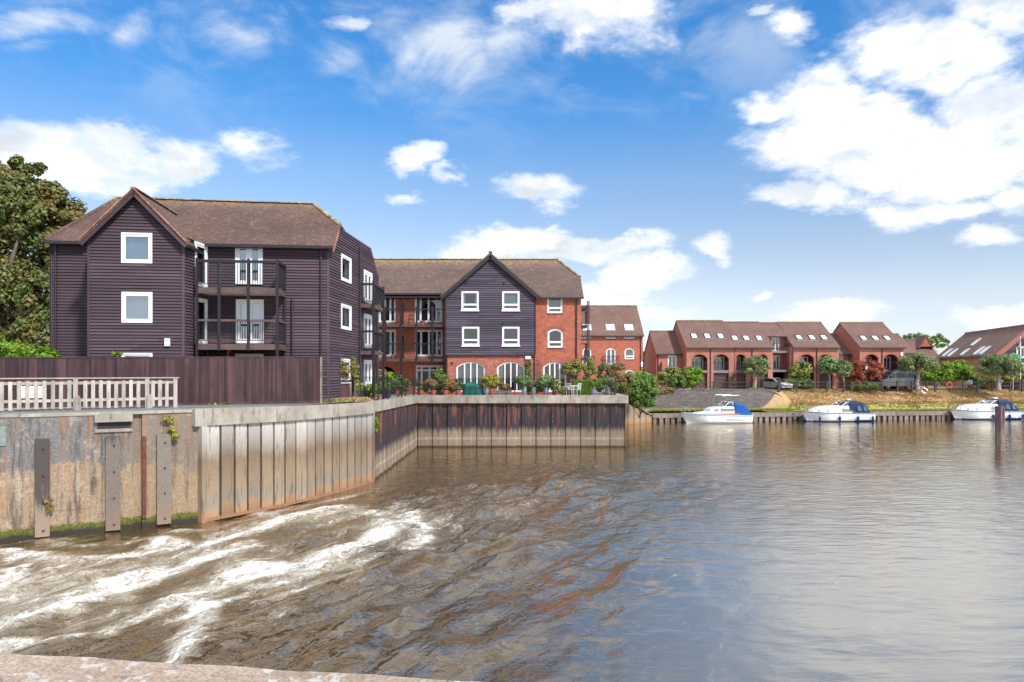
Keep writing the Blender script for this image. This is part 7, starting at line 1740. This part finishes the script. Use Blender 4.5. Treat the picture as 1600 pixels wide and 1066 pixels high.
# ------------------------------------------------------------------ boats
def boat(name, label, c, rz, L, beam, hb, hs, cabin, trim, stripe, canopy, ws, kind):
    """bow towards -x. hb/hs sheer heights at bow/stern; cabin outline [(x, z)...] along the roof; local frame, origin at waterline centre"""
    t = empty(name, (0, 0, 0), label, 'boat', 'motor cruisers moored along the far quay')
    N = 26; M_ = 11; vs = []; secs = []
    for i in range(N+1):
        s = i/N; x = -L/2+L*s
        bw = beam/2*min(1, (1-(1-min(1, s/.55))**2.1))**.75*(1-.10*max(0, (s-.7)/.3)**2)
        bw = max(bw, .02); zs = hs+(hb-hs)*(1-s)**1.7; keel = -.42*min(1, s/.18)**.6 if s < .18 else -.42
        xr = x+(1-s)**3*0
        row = []
        for j in range(M_+1):
            v = j/M_; z = keel+(zs-keel)*v
            if v < .42: y = bw*.86*(v/.42)**.62*min(1, .25+s*2.2)
            else: y = bw*(.86*min(1, .25+s*2.2)+(1-.86*min(1, .25+s*2.2))*((v-.42)/.58)**.8)
            rake = (1-v)*.60*max(0, 1-s*3.2)
            row.append((x+rake, y, z))
        secs.append(row)
    for row in secs:
        vs += [(x, -y, z) for x, y, z in row]
    n1 = len(vs)
    for row in secs: vs += [(x, y, z) for x, y, z in row]
    m1 = M_+1; fs = []; 
    for o_ in (0, n1):
        for i in range(N):
            for j in range(M_): fs.append((o_+i*m1+j, o_+(i+1)*m1+j, o_+(i+1)*m1+j+1, o_+i*m1+j+1))
    for j in range(M_): fs.append((N*m1+j, n1+N*m1+j, n1+N*m1+j+1, N*m1+j+1)); fs.append((j, n1+j, n1+j+1, j+1))
    for i in range(N): fs.append((i*m1+M_, (i+1)*m1+M_, n1+(i+1)*m1+M_, n1+i*m1+M_))
    mb = MB(); mb.use(G['boat_white']); mb.add(vs, fs); mb.mats += [G[stripe]]
    for k, fc in enumerate(mb.f):
        zc = sum(mb.v[i].z for i in fc)/len(fc)
        if zc < .14: mb.mi[k] = 1
    mb.build('hull', None, t, smooth=False)
    # rubbing strake
    for sg in (-1, 1):
        mb = MB(); mb.tube([(r[-1][0], sg*(r[-1][1]+.02), r[-1][2]-.05) for r in secs[::2]], .035, 6); mb.build('rubbing_strake', G[trim], t)
    # coachroof: loft of rounded sections
    prof, wfr = cabin; n = len(prof); q = 8; vs = []
    for (x, z, w) in prof:
        zb = hs+(hb-hs)*(1-(x+L/2)/L)**1.7-.02
        for k in range(q+1):
            a = k/q; yy = math.cos(math.pi*a); 
            y = w*math.copysign(min(1, abs(yy)*1.25)**.8, yy) if 0 < k < q else w*yy*1.04; zz = zb+(z-zb)*(min(1, math.sin(math.pi*a)*1.9))**.75*(1-.05*abs(yy)) if 0 < k < q else zb
            vs.append((x, y, zz))
    fs = [(i*(q+1)+k, (i+1)*(q+1)+k, (i+1)*(q+1)+k+1, i*(q+1)+k+1) for i in range(n-1) for k in range(q)]+[tuple(range(q+1)), tuple(range((n-1)*(q+1), n*(q+1)))[::-1]]
    mb = MB(); mb.add(vs, fs); mb.build('cabin', G['boat_white'], t, smooth=False)
    for (x0, x1, z0, z1, y, skew) in wfr:
        for sg in (-1, 1):
            mb = MB(); o_ = [(x0, sg*y, z0), (x1, sg*y, z0), (x1-skew*.3, sg*(y-.05), z1), (x0+skew, sg*(y-.05), z1)]
            cx = sum(p[0] for p in o_)/4; cz = (z0+z1)/2; o2 = [(cx+(p[0]-cx)*1.12, p[1], cz+(p[2]-cz)*1.22) for p in o_]
            mb.extrude(o2, (0, sg*.025, 0)); fo = mb.build('window_frame', G['chrome'] if kind == 1 else G['lead'], t)
            mb = MB(); mb.extrude([(p[0], p[1]+sg*.02, p[2]) for p in o_], (0, sg*.015, 0)); mb.build('pane', G['boat_pane'], fo)
    # windscreen
    (xa, za), (xb, zb), w = ws
    mb = MB(); mb.add([(xa, -w, za), (xb, -w*.86, zb), (xb, w*.86, zb), (xa, w, za)], [(0, 1, 2, 3)]); mb.add([(xa, -w, za), (xb+.35, -w, za), (xb+.35, -w*.88, zb), (xb, -w*.86, zb)], [(0, 1, 2, 3)]); mb.add([(xa, w, za), (xb+.35, w, za), (xb+.35, w*.88, zb), (xb, w*.86, zb)], [(0, 1, 2, 3)])
    wo = mb.build('windscreen', G['boat_glass'], t, fix=False)
    mb = MB()
    for sg in (-1, 1): mb.bar((xa, sg*w, za), (xb, sg*w*.86, zb), .05); mb.bar((xb, sg*w*.86, zb), (xb+.35, sg*w*.88, zb), .04); mb.bar((xb+.35, sg*w, za), (xb+.35, sg*w*.88, zb), .04)
    mb.bar((xb, -w*.86, zb), (xb, w*.86, zb), .05); mb.bar((xa, 0, za), (xb, 0, zb), .035); mb.bar((xa, -w, za), (xa, w, za), .05); mb.build('frame', G['boat_white'], wo)
    # canopy
    cp, cm = canopy; vs = []; q = 8
    for (x, z, w_, zb_) in cp:
        for k in range(q+1):
            a = k/q; yy = math.cos(math.pi*a); vs.append((x, w_*math.copysign(min(1, abs(yy)*1.2), yy), zb_+(z-zb_)*(min(1, math.sin(math.pi*a)*2.0))**.7))
    n = len(cp); fs = [(i*(q+1)+k, (i+1)*(q+1)+k, (i+1)*(q+1)+k+1, i*(q+1)+k+1) for i in range(n-1) for k in range(q)]+[tuple(range((n-1)*(q+1), n*(q+1)))[::-1], tuple(range(q+1))]
    mb = MB(); mb.add(vs, fs); co = mb.build('canopy', G[cm], t)
    if kind == 2:
        for sg in (-1, 1):
            for (xw, ww) in ((1.75, .55), (2.45, .45)):
                mb = MB(); yw = sg*(beam/2*.9); mb.extrude([(xw, yw, hs+.28), (xw+ww, yw*.985, hs+.22), (xw+ww*.75, yw*.90, hs+.72), (xw+.05, yw*.90, hs+.82)], (0, sg*.03, 0)); mb.build('canopy_window', G['boat_glass'], co)
    # pulpit rail
    mb = MB(); xb0 = -L/2
    for sg in (-1, 1):
        mb.tube([(xb0-.12, 0, hb+.62), (xb0+.25, sg*.35, hb+.60), (xb0+1.0, sg*.75, hb+.45), (xb0+1.25, sg*.85, hb+.02)], .022, 6)
        mb.tube([(xb0+.2, sg*.30, hb-.02), (xb0+.2, sg*.33, hb+.6)], .018, 5); mb.tube([(xb0+.7, sg*.62, hb-.04), (xb0+.72, sg*.64, hb+.52)], .018, 5)
    mb.build('pulpit_rail', G['chrome'], t)
    if kind == 1:
        mb = MB()
        for sg in (-1, 1):
            mb.tube([(.35, sg*.95, hs+.55), (.22, sg*.95, hs+1.75), (.45, sg*.93, hs+2.05), (2.2, sg*.93, hs+2.05), (2.35, sg*.95, hs+1.4)], .03, 6); mb.tube([(.30, sg*.95, hs+1.9), (.85, sg*.9, hs+2.02)], .02, 5); mb.tube([(2.05, sg*.93, hs+2.05), (2.35, sg*.93, hs+1.65)], .02, 5)
        mb.tube([(.40, -.93, hs+2.05), (.40, .93, hs+2.05)], .025, 6); mb.tube([(2.2, -.93, hs+2.05), (2.2, .93, hs+2.05)], .025, 6); mb.build('roof_frame', G['chrome'], t)
        mb = MB(); mb.box((-1.6, -beam/2*.84, hs+.05), (2.2, beam/2*.84, hs+.20)); mb.build('wooden_trim', G['teak'], t)
        mb = MB(); mb.box((-.1, -.4, 0), (.1, .4, .1))
    else:
        mb = MB(); mb.lathe((.1, 0, hs+.98), [(.1, 0), (.16, .05), (.14, .12), (.03, .18)], 10); mb.build('horn', G['boat_white'], t)
        mb = MB(); mb.lathe((1.6, .1, hs+1.30), [(.22, 0), (.26, .06), (.22, .16), (.05, .2)], 12); mb.tube([(1.6, .1, hs+1.1), (1.6, .1, hs+1.32)], .05); mb.build('radar_dome', G['boat_white'], t)
    # side stripe lettering plate is too small to read: a thin line
    mb = MB(); mb.box((L*.10, -beam/2-.002, .42), (L*.40, -beam/2+.02, .46)); mb.build('side_stripe', G['lead'], t)
    t.location = c; t.rotation_euler = (0, 0, rz); W[t.name] = Vector(c)
    return t
def boats():
    m, t_ = newmat('boat_pane'); b = t_.n('ShaderNodeBsdfPrincipled', None, Base_Color=(.22, .23, .22, 1), Roughness=.08); finish(t_, b)
    rz = math.atan(.1375)
    Y = 71.2; x = GX(1121.5, 70.2)
    prof1 = [(-2.45, .98, .35), (-2.2, 1.08, .62), (-1.5, 1.16, .80), (-.95, 1.22, .86), (-.75, 1.5, .88), (-.2, 1.68, .90), (.6, 1.72, .92), (1.9, 1.72, .92)]
    boat('motor_cruiser', 'white cruiser with a bright blue canopy moored below the grey brick wall', (x, Y, 0), rz, 7.35, 2.5, 1.12, .84, (prof1, [(.2, 1.75, 1.26, 1.55, .93, .12), (-.55, .02, 1.28, 1.55, .91, .28)]),
         'boat_teal', 'boat_white', ([(1.75, 2.12, .98, .84), (2.0, 2.16, 1.02, .82), (2.7, 1.98, 1.04, .80), (3.25, 1.5, 1.02, .80), (3.58, .95, .98, .80)], 'canvas_blue'), ((.75, 1.85), (1.25, 2.2), .86), 1)
    prof2 = [(-2.9, 1.12, .35), (-2.6, 1.28, .62), (-2.0, 1.52, .86), (-1.3, 1.66, .95), (-.3, 1.72, 1.0), (.8, 1.74, 1.02), (1.8, 1.66, 1.02)]
    wins = [(-2.45, -1.95, 1.12, 1.34, .74, .12), (-1.55, -.75, 1.10, 1.34, .95, .06), (.15, 1.55, 1.05, 1.42, 1.04, .05)]
    can2 = [(.95, 1.72, 1.06, .9), (1.05, 2.14, 1.05, .9), (2.0, 2.2, 1.1, .86), (2.7, 1.95, 1.12, .84), (3.3, 1.2, 1.1, .84), (3.45, .9, 1.1, .84)]
    Y = 73.5; x = GX(1311.5, 72.6)
    b2 = boat('motor_cruiser', 'navy-canopied white cruiser with blue fenders, middle one of the three moored boats', (x, Y, 0), rz, 7.75, 2.7, 1.12, .92, (prof2, wins), 'fender_blue', 'boat_blue', (can2, 'canvas_navy'), ((.05, 1.62), (.75, 2.1), .95), 2)
    Y = 76.6; x = GX(1547, 75.4)
    b3 = copy_tree(b2, None, (x, Y, 0), rz, 'navy-canopied white cruiser behind the tall post at the right edge', scale=(1.04, 1.0, 1.02))
    # fenders: hang from the boats, things of their own
    mb = MB(); mb.lathe((0, 0, 0), [(.02, 0), (.10, .04), (.12, .12), (.12, .36), (.10, .44), (.03, .50), (.03, .55)], 10); mb.tube([(0, 0, .5), (0, .05, .95)], .012, 5)
    proto = mb.build('fender', G['fender_blue'])
    names = ['bow', 'second', 'third', 'stern']
    first = True
    for bi, (bx, by, pxs, Lx, which) in enumerate(((b2.location.x, b2.location.y, (1255.5, 1281, 1312.5, 1341, 1364), 7.75, 'middle navy-canopied cruiser'), (b3.location.x, b3.location.y, (1552.5, 1578, 1598), 8.06, 'right-hand navy-canopied cruiser'))):
        for k, px in enumerate(pxs):
            yy = by-1.35; 
            for _ in range(3): X_ = GX(px, yy); s = ((X_-bx)/math.cos(rz)); yy = by+s*math.sin(rz)-1.40*(1 if s > -2.2 else max(.25, 1+(s+2.2)/2.0))*math.cos(rz)
            X_ = GX(px, yy)
            nm = ['first (bow)', 'second', 'third', 'fourth', 'fifth (stern)'][k] if bi == 0 else ['first', 'second', 'stern'][k]
            lab = f'{nm} dark blue fender hanging on the side of the {which}'
            o = proto if first else copy_tree(proto); first = False
            o.location = (X_, yy, .12); W[o.name] = Vector(o.location); tag(o, lab, 'fender', 'boat fenders')
boats()
def ropes():
    for k, (x0, y0, z0, x1, lab) in enumerate(((GX(1070, 70.4), 70.4, 1.05, 17.3, 'bow mooring rope of the blue-canopied cruiser'), (GX(1176, 71.6), 71.6, .8, 26.0, 'stern mooring rope of the blue-canopied cruiser'),
            (GX(1258, 72.9), 72.9, 1.05, 30.4, 'bow mooring rope of the middle navy-canopied cruiser'), (GX(1364, 73.9), 73.9, .85, 40.6, 'stern mooring rope of the middle navy-canopied cruiser'), (GX(1494, 76.0), 76.0, 1.1, 48.6, 'bow mooring rope of the right-hand navy-canopied cruiser'))):
        y1 = quayY(x1)+.15; pts = []
        for i in range(7):
            s_ = i/6; pts.append((x0+(x1-x0)*s_, y0+(y1-y0)*s_, z0+(.94-z0)*s_-.12*math.sin(math.pi*s_)))
        mb = MB(); mb.tube(pts, .022, 5); tag(mb.build('mooring_rope', G['pale_wood'], at=pts[0]), lab, 'rope', 'mooring ropes')
ropes()

# ------------------------------------------------------------------ mooring post, vehicles, lamp, buoys, flag, person
def extras():
    Y = 46.4; x = GX(1562.5, Y); t = empty('mooring_post', (x, Y, 0), 'tall square purple-brown timber post standing in the river at the right', 'post')
    mb = MB(); w = .25; n = 14; rr = random.Random(5); vs = []
    for i in range(n+1):
        z = -2+(5.02)*i/n
        for k in range(8):
            a = math.pi/8+k*math.pi/4; q = w*(1.05 if k % 2 else 1.03)*(1+rr.uniform(-.012, .012)); vs.append((x+math.copysign(min(abs(math.cos(a))*1.25, 1), math.cos(a))*q, Y+math.copysign(min(abs(math.sin(a))*1.25, 1), math.sin(a))*q, z+rr.uniform(-.01, .01)*(i < n)))
    mb.add(vs, [(i*8+k, i*8+(k+1) % 8, i*8+8+(k+1) % 8, i*8+8+k) for i in range(n) for k in range(8)]+[tuple(range(n*8, n*8+8))]); mb.build('shaft', G['old_post'], t)
    mb = MB(); mb.box((x+.05, Y-.285, 1.9), (x+.12, Y-.25, 2.95)); mb.build('batten', G['old_post'], t)
    # lamp post
    Y = 79.6; x = GX(1353.5, Y); z = 3.2; t = empty('lamp_post', (x, Y, z), 'black Victorian-style lamp post on the bank in front of the red maple', 'street lamp')
    mb = MB(); mb.lathe((x, Y, z), [(.13, 0), (.13, .25), (.07, .35), (.055, .9), (.07, .93), (.045, 1.0), (.035, 2.25), (.07, 2.3), (.03, 2.35)], 10); mb.tube([(x-.22, Y, z+2.12), (x+.22, Y, z+2.12)], .018); mb.build('column', G['black_metal'], t)
    mb = MB(); mb.lathe((x, Y, z+2.36), [(.10, 0), (.20, .40)], 6); mb.build('lantern_glass', G['lamp_glass'], t)
    mb = MB(); mb.lathe((x, Y, z+2.77), [(.24, 0), (.22, .05), (.08, .2), (.03, .24), (.04, .28), (.01, .34)], 6)
    for k in range(6): a = k*math.pi/3; mb.bar((x+.102*math.cos(a), Y+.102*math.sin(a), z+2.36), (x+.203*math.cos(a), Y+.203*math.sin(a), z+2.77), .02)
    mb.build('lantern_cap', G['black_metal'], t)
    # life buoys
    def buoy(c, tilt, label, red=True, r=.30):
        t = empty('lifebuoy', c, label, 'lifebuoy', 'lifebuoys on the bank'); me = MB(); n, k = 24, 8; R = Matrix.Translation(c) @ Matrix.Rotation(tilt, 4, 'X') @ Matrix.Rotation(math.pi/2, 4, 'X')
        for s in range(4):
            mb = MB(R); vs = []
            for i in range(n//4+1):
                a = 2*math.pi*(s*n//4+i)/n
                for j in range(k): b = 2*math.pi*j/k; vs.append(((r+.075*math.cos(b))*math.cos(a), (r+.075*math.cos(b))*math.sin(a), .05*math.sin(b)))
            mb.add(vs, [(i*k+j, i*k+(j+1) % k, (i+1)*k+(j+1) % k, (i+1)*k+j) for i in range(n//4) for j in range(k)]); mb.build('ring_segment', G['buoy_red'] if (red or s % 2) else G['white_paint'], t, smooth=True)
    buoy(tuple(P(1483.5, 601.6, 79.15)), 0, 'red lifebuoy hung on a fence post of the far bank', True, .29)
    buoy(tuple(P(1444.5, 610.5, 77.6)), -.5, 'white and orange lifebuoy lying against the dry grass bank', False, .32)
    t = empty('cycle_stand', tuple(P(1463, 608, 79.6)), 'pale hooped cycle stand beside the red lifebuoy', 'stand'); mb = MB(); p = P(1463, 604, 79.5)
    mb.tube([p+Vector((.38*math.cos(a), .0, .05+.38*math.sin(a))) for a in np.linspace(-.4, math.pi+.4, 14)], .035, 6); mb.build('hoop', G['pale_wood'], t); mb = MB(); mb.box((p.x-.06, p.y-.06, 3.1), (p.x+.06, p.y+.06, 3.9)); mb.build('post', G['dark_timber'], t)
    # van (faces left)
    def profile_body(t, prof, w, m, z0=0, round_=.12, name='body'):
        mb = MB(); ins = [(.0, -w/2+round_, 1.0), (.0, -w/2, .985), (0, w/2, .985), (0, w/2-round_, 1.0)]
        cx = sum(p[0] for p in prof)/len(prof); cz = sum(p[1] for p in prof)/len(prof); n = len(prof); vs = []
        rows = [(-w/2, .965), (-w/2+.05, .99), (-w/2+.2, 1.0), (w/2-.2, 1.0), (w/2-.05, .99), (w/2, .965)]
        for y, s in rows:
            tap = 1-(.0)
            for (x_, z_) in prof:
                yy = y*(1-.10*max(0, (z_-1.1)/1.2)); vs.append((cx+(x_-cx)*s, yy, cz+(z_-cz)*s))
        fs = [(i*n+k, i*n+(k+1) % n, (i+1)*n+(k+1) % n, (i+1)*n+k) for i in range(5) for k in range(n)]+[tuple(range(n)), tuple(range(5*n, 6*n))[::-1]]
        mb.add(vs, fs); return mb.build(name, G[m], t)
    def wheel(t, x, y, r):
        wt = MB(); M_ = Matrix.Translation((x, y, r)) @ Matrix.Rotation(math.pi/2, 4, 'X'); wt.T = M_; wt.lathe((0, 0, -.1), [(r*.6, 0), (r*.95, 0), (r, .03), (r, .17), (r*.95, .2), (r*.6, .2)], 20); w_ = wt.build('wheel', G['rubber'], t)
        mb = MB(M_); mb.lathe((0, 0, -.105), [(r*.25, 0), (r*.62, .02), (r*.62, .19), (r*.25, .21)], 12); mb.build('rim', G['lead'], w_)
    t = empty('parked_van', (0, 0, 0), 'dark grey high-roofed van parked on the far bank, facing left', 'van')
    prof = [(-2.35, .42), (-2.42, .75), (-2.35, 1.0), (-1.75, 1.25), (-1.0, 1.95), (-.5, 2.25), (.1, 2.36), (1.6, 2.34), (2.2, 2.22), (2.36, 1.6), (2.4, .8), (2.38, .42), (2.1, .36), (-2.1, .36)]
    profile_body(t, prof, 1.95, 'van_grey')
    for sg in (-1, 1):
        for q in ([(-1.55, 1.32), (-.95, 1.85), (-.75, 1.85), (-.75, 1.3)], [(-.65, 1.3), (-.65, 1.86), (.65, 1.86), (.65, 1.3)], [(.78, 1.3), (.78, 1.84), (2.1, 1.82), (2.15, 1.32)]):
            yy = [sg*(.975*(1-.10*max(0, (z-1.1)/1.2))+.004) for _, z in q]; mb = MB(); mb.extrude([(p[0], y, p[1]) for p, y in zip(q, yy)], (0, sg*.012, 0)); mb.build('side_window', G['boat_glass_dark'], t)
        mb = MB(); mb.box((-2.0, sg*.99-.01, .78), (2.3, sg*.99+.012, .84)); mb.build('side_moulding', G['lead'], t)
        mb = MB(); mb.box((-2.36, sg*.75-.14, .82), (-2.22, sg*.75+.14, 1.02)); mb.build('headlight', G['lamp_glass'], t)
        for x in (-1.6, 1.45): wheel(t, x, sg*.86, .34)
        mb = MB(); mb.box((-1.35, sg*1.0, 1.3), (-1.2, sg*1.18, 1.52)); mb.build('wing_mirror', G['black_plastic'], t)
    mb = MB(); mb.extrude([(-1.74, -.82, 1.29), (-1.74, .82, 1.29), (-1.02, .74, 1.97), (-1.02, -.74, 1.97)], (-.03, 0, .02)); mb.build('windscreen', G['boat_glass_dark'], t)
    c = (GX(1401, 81.6), 81.6, 3.3); t.location = c; W[t.name] = Vector(c); t.rotation_euler = (0, 0, .05)
    # silver car behind the bollards, facing right
    def car(c, rz, label, m, s=1):
        t = empty('parked_car', (0, 0, 0), label, 'car', 'cars parked by the houses')
        prof = [(-2.0, .35), (-2.05, .7), (-1.85, .95), (-1.2, 1.05), (-.6, 1.42), (.2, 1.5), (1.1, 1.45), (1.75, 1.05), (2.0, .95), (2.05, .6), (1.98, .32)]
        profile_body(t, prof, 1.72, m)
        for sg in (-1, 1):
            for q in ([(-1.0, 1.06), (-.55, 1.36), (.1, 1.42), (.1, 1.06)], [(.18, 1.06), (.18, 1.42), (.95, 1.38), (1.4, 1.08)]):
                mb = MB(); mb.extrude([(p[0], sg*.866*(1-.10*max(0, (p[1]-1.1)/1.2)), p[1]) for p in q], (0, sg*.012, 0)); mb.build('side_window', G['boat_glass_dark'], t)
            for x in (-1.3, 1.3): wheel(t, x, sg*.78, .31)
            mb = MB(); mb.box((-2.06, sg*.6-.15, .66), (-1.94, sg*.6+.15, .8)); mb.build('headlight', G['lamp_glass'], t); mb = MB(); mb.box((1.96, sg*.6-.14, .7), (2.04, sg*.6+.14, .86)); mb.build('tail_light', G['buoy_red'], t)
        mb = MB(); mb.extrude([(-1.2, -.7, 1.08), (-1.2, .7, 1.08), (-.63, .62, 1.42), (-.63, -.62, 1.42)], (-.03, 0, .02)); mb.build('windscreen', G['boat_glass_dark'], t)
        t.location = c; t.rotation_euler = (0, 0, rz); W[t.name] = Vector(c); return t
    a = car((GX(1207, 82.2), 82.2-.6, 3.1), math.pi/2+.45, 'silver hatchback parked nose-on behind the dark timber bollards', 'car_silver')
    b = copy_tree(a, None, (GX(1537, 87.5), 87.5, 3.3), .1, 'pale car roof seen behind the shrubs near the walking person')
    # flag and green parasol at the right edge
    x, y = GX(1594.5, 82.), 82.; t = empty('flagpole', (x, y, 3.2), 'slim white flagpole with a hanging yellow and blue flag at the right edge', 'flagpole')
    mb = MB(); mb.tube([(x, y, 3.2), (x, y, 9.6)], [.05, .03]); mb.build('pole', G['white_paint'], t)
    mb = MB(); n = 8
    def fl(c0, c1, m):
        mb = MB(); vs = []
        for i in range(n+1):
            s = i/n; xx = x-.02-.62*s; dz = -1.1*s
            for v in (c0, c1): vs.append((xx+.1*math.sin(v*3), y-.05+.10*math.sin(s*9+v*2), 9.2+dz*.8-.75*v))
        mb.add(vs, [(2*i, 2*i+2, 2*i+3, 2*i+1) for i in range(n)]); mb.build('flag_band', G[m], t, fix=False)
    fl(0, .34, 'flag_blue'); fl(.34, .68, 'flag_yellow'); fl(.68, 1.0, 'flag_green')
    x, y = GX(1583, 81.5), 81.5; t = empty('green_parasol', (x, y, 3.2), 'green parasol half hidden behind the widest tree on the right', 'parasol')
    mb = MB(); mb.lathe((x, y, 6.9), [(1.0, -.05), (.98, .0), (.5, .45), (.04, .72)], 8); mb.build('canopy', G['flag_green'], t); mb = MB(); mb.tube([(x, y, 3.2), (x, y, 7.6)], .03); mb.build('pole', G['white_paint'], t)
    # person walking bent forward (small, far)
    c = P(1522, 609, 81.5); c.z = 3.3; t = empty('person', c, 'person in a navy top leaning forward with a pale bag on the riverside lane', 'person')
    J = [(0, 0, .92), (-.10, 0, 1.15), (-.26, 0, 1.38), (-.33, 0, 1.46), (-.40, 0, 1.56), (-.43, 0, 1.68),  # pelvis..head 0-5
         (.02, .10, .88), (-.10, .11, .48), (.02, .12, .06), (-.12, .12, .03),
         (.02, -.10, .88), (.12, -.11, .50), (.30, -.12, .10), (.18, -.12, .03),
         (-.25, .19, 1.36), (-.30, .22, 1.08), (-.46, .20, .90), (-.25, -.19, 1.36), (-.22, -.23, 1.08), (-.40, -.22, .88)]
    Rr = [.14, .14, .15, .07, .085, .09, .10, .065, .045, .035, .10, .065, .045, .035, .06, .045, .035, .06, .045, .035]
    E = [(0, 1), (1, 2), (2, 3), (3, 4), (4, 5), (0, 6), (6, 7), (7, 8), (8, 9), (0, 10), (10, 11), (11, 12), (12, 13), (2, 14), (14, 15), (15, 16), (2, 17), (17, 18), (18, 19)]
    me = bpy.data.meshes.new('body'); me.from_pydata(J, E, []); o = bpy.data.objects.new('body', me); COL.objects.link(o); sk = o.modifiers.new('s', 'SKIN'); o.modifiers.new('d', 'SUBSURF').levels = 1
    for i, r_ in enumerate(Rr): me.skin_vertices[0].data[i].radius = (r_, r_)
    me.skin_vertices[0].data[0].use_root = True
    dg = bpy.context.evaluated_depsgraph_get(); m2 = bpy.data.meshes.new_from_object(o.evaluated_get(dg)); bpy.data.objects.remove(o)
    m2.name = 'body'
    for k in ('cloth_navy', 'skin', 'cloth_dark'): m2.materials.append(G[k])
    for p in m2.polygons: 
        z = p.center.z; p.material_index = 1 if (z > 1.48 or (z < .98 and p.center.x < -.33)) else (2 if z < .9 else 0); p.use_smooth = True
    o = link('body', m2, t, W[t.name])
    mb = MB(); mb.T = Matrix.Translation(W[t.name]); mb.lathe((-.44, 0, 1.63), [(.05, -.02), (.105, .03), (.10, .1), (.03, .145)], 10); mb.build('hair', G['bark'], t)
    bc = W[t.name]+Vector((-.5, -.22, .55)); mb = MB(); mb.lathe(bc, [(.1, 0), (.16, .05), (.15, .22), (.06, .32)], 8); tag(mb.build('carrier_bag', G['cloth_pale'], at=bc), 'pale bag held low by the leaning person', 'bag')
mat('cloth_dark', (.03, .03, .035), .9); 
m_, t_ = newmat('boat_glass_dark'); b_ = t_.n('ShaderNodeBsdfPrincipled', None, Base_Color=(.02, .022, .025, 1), Roughness=.05); finish(t_, b_)
extras()
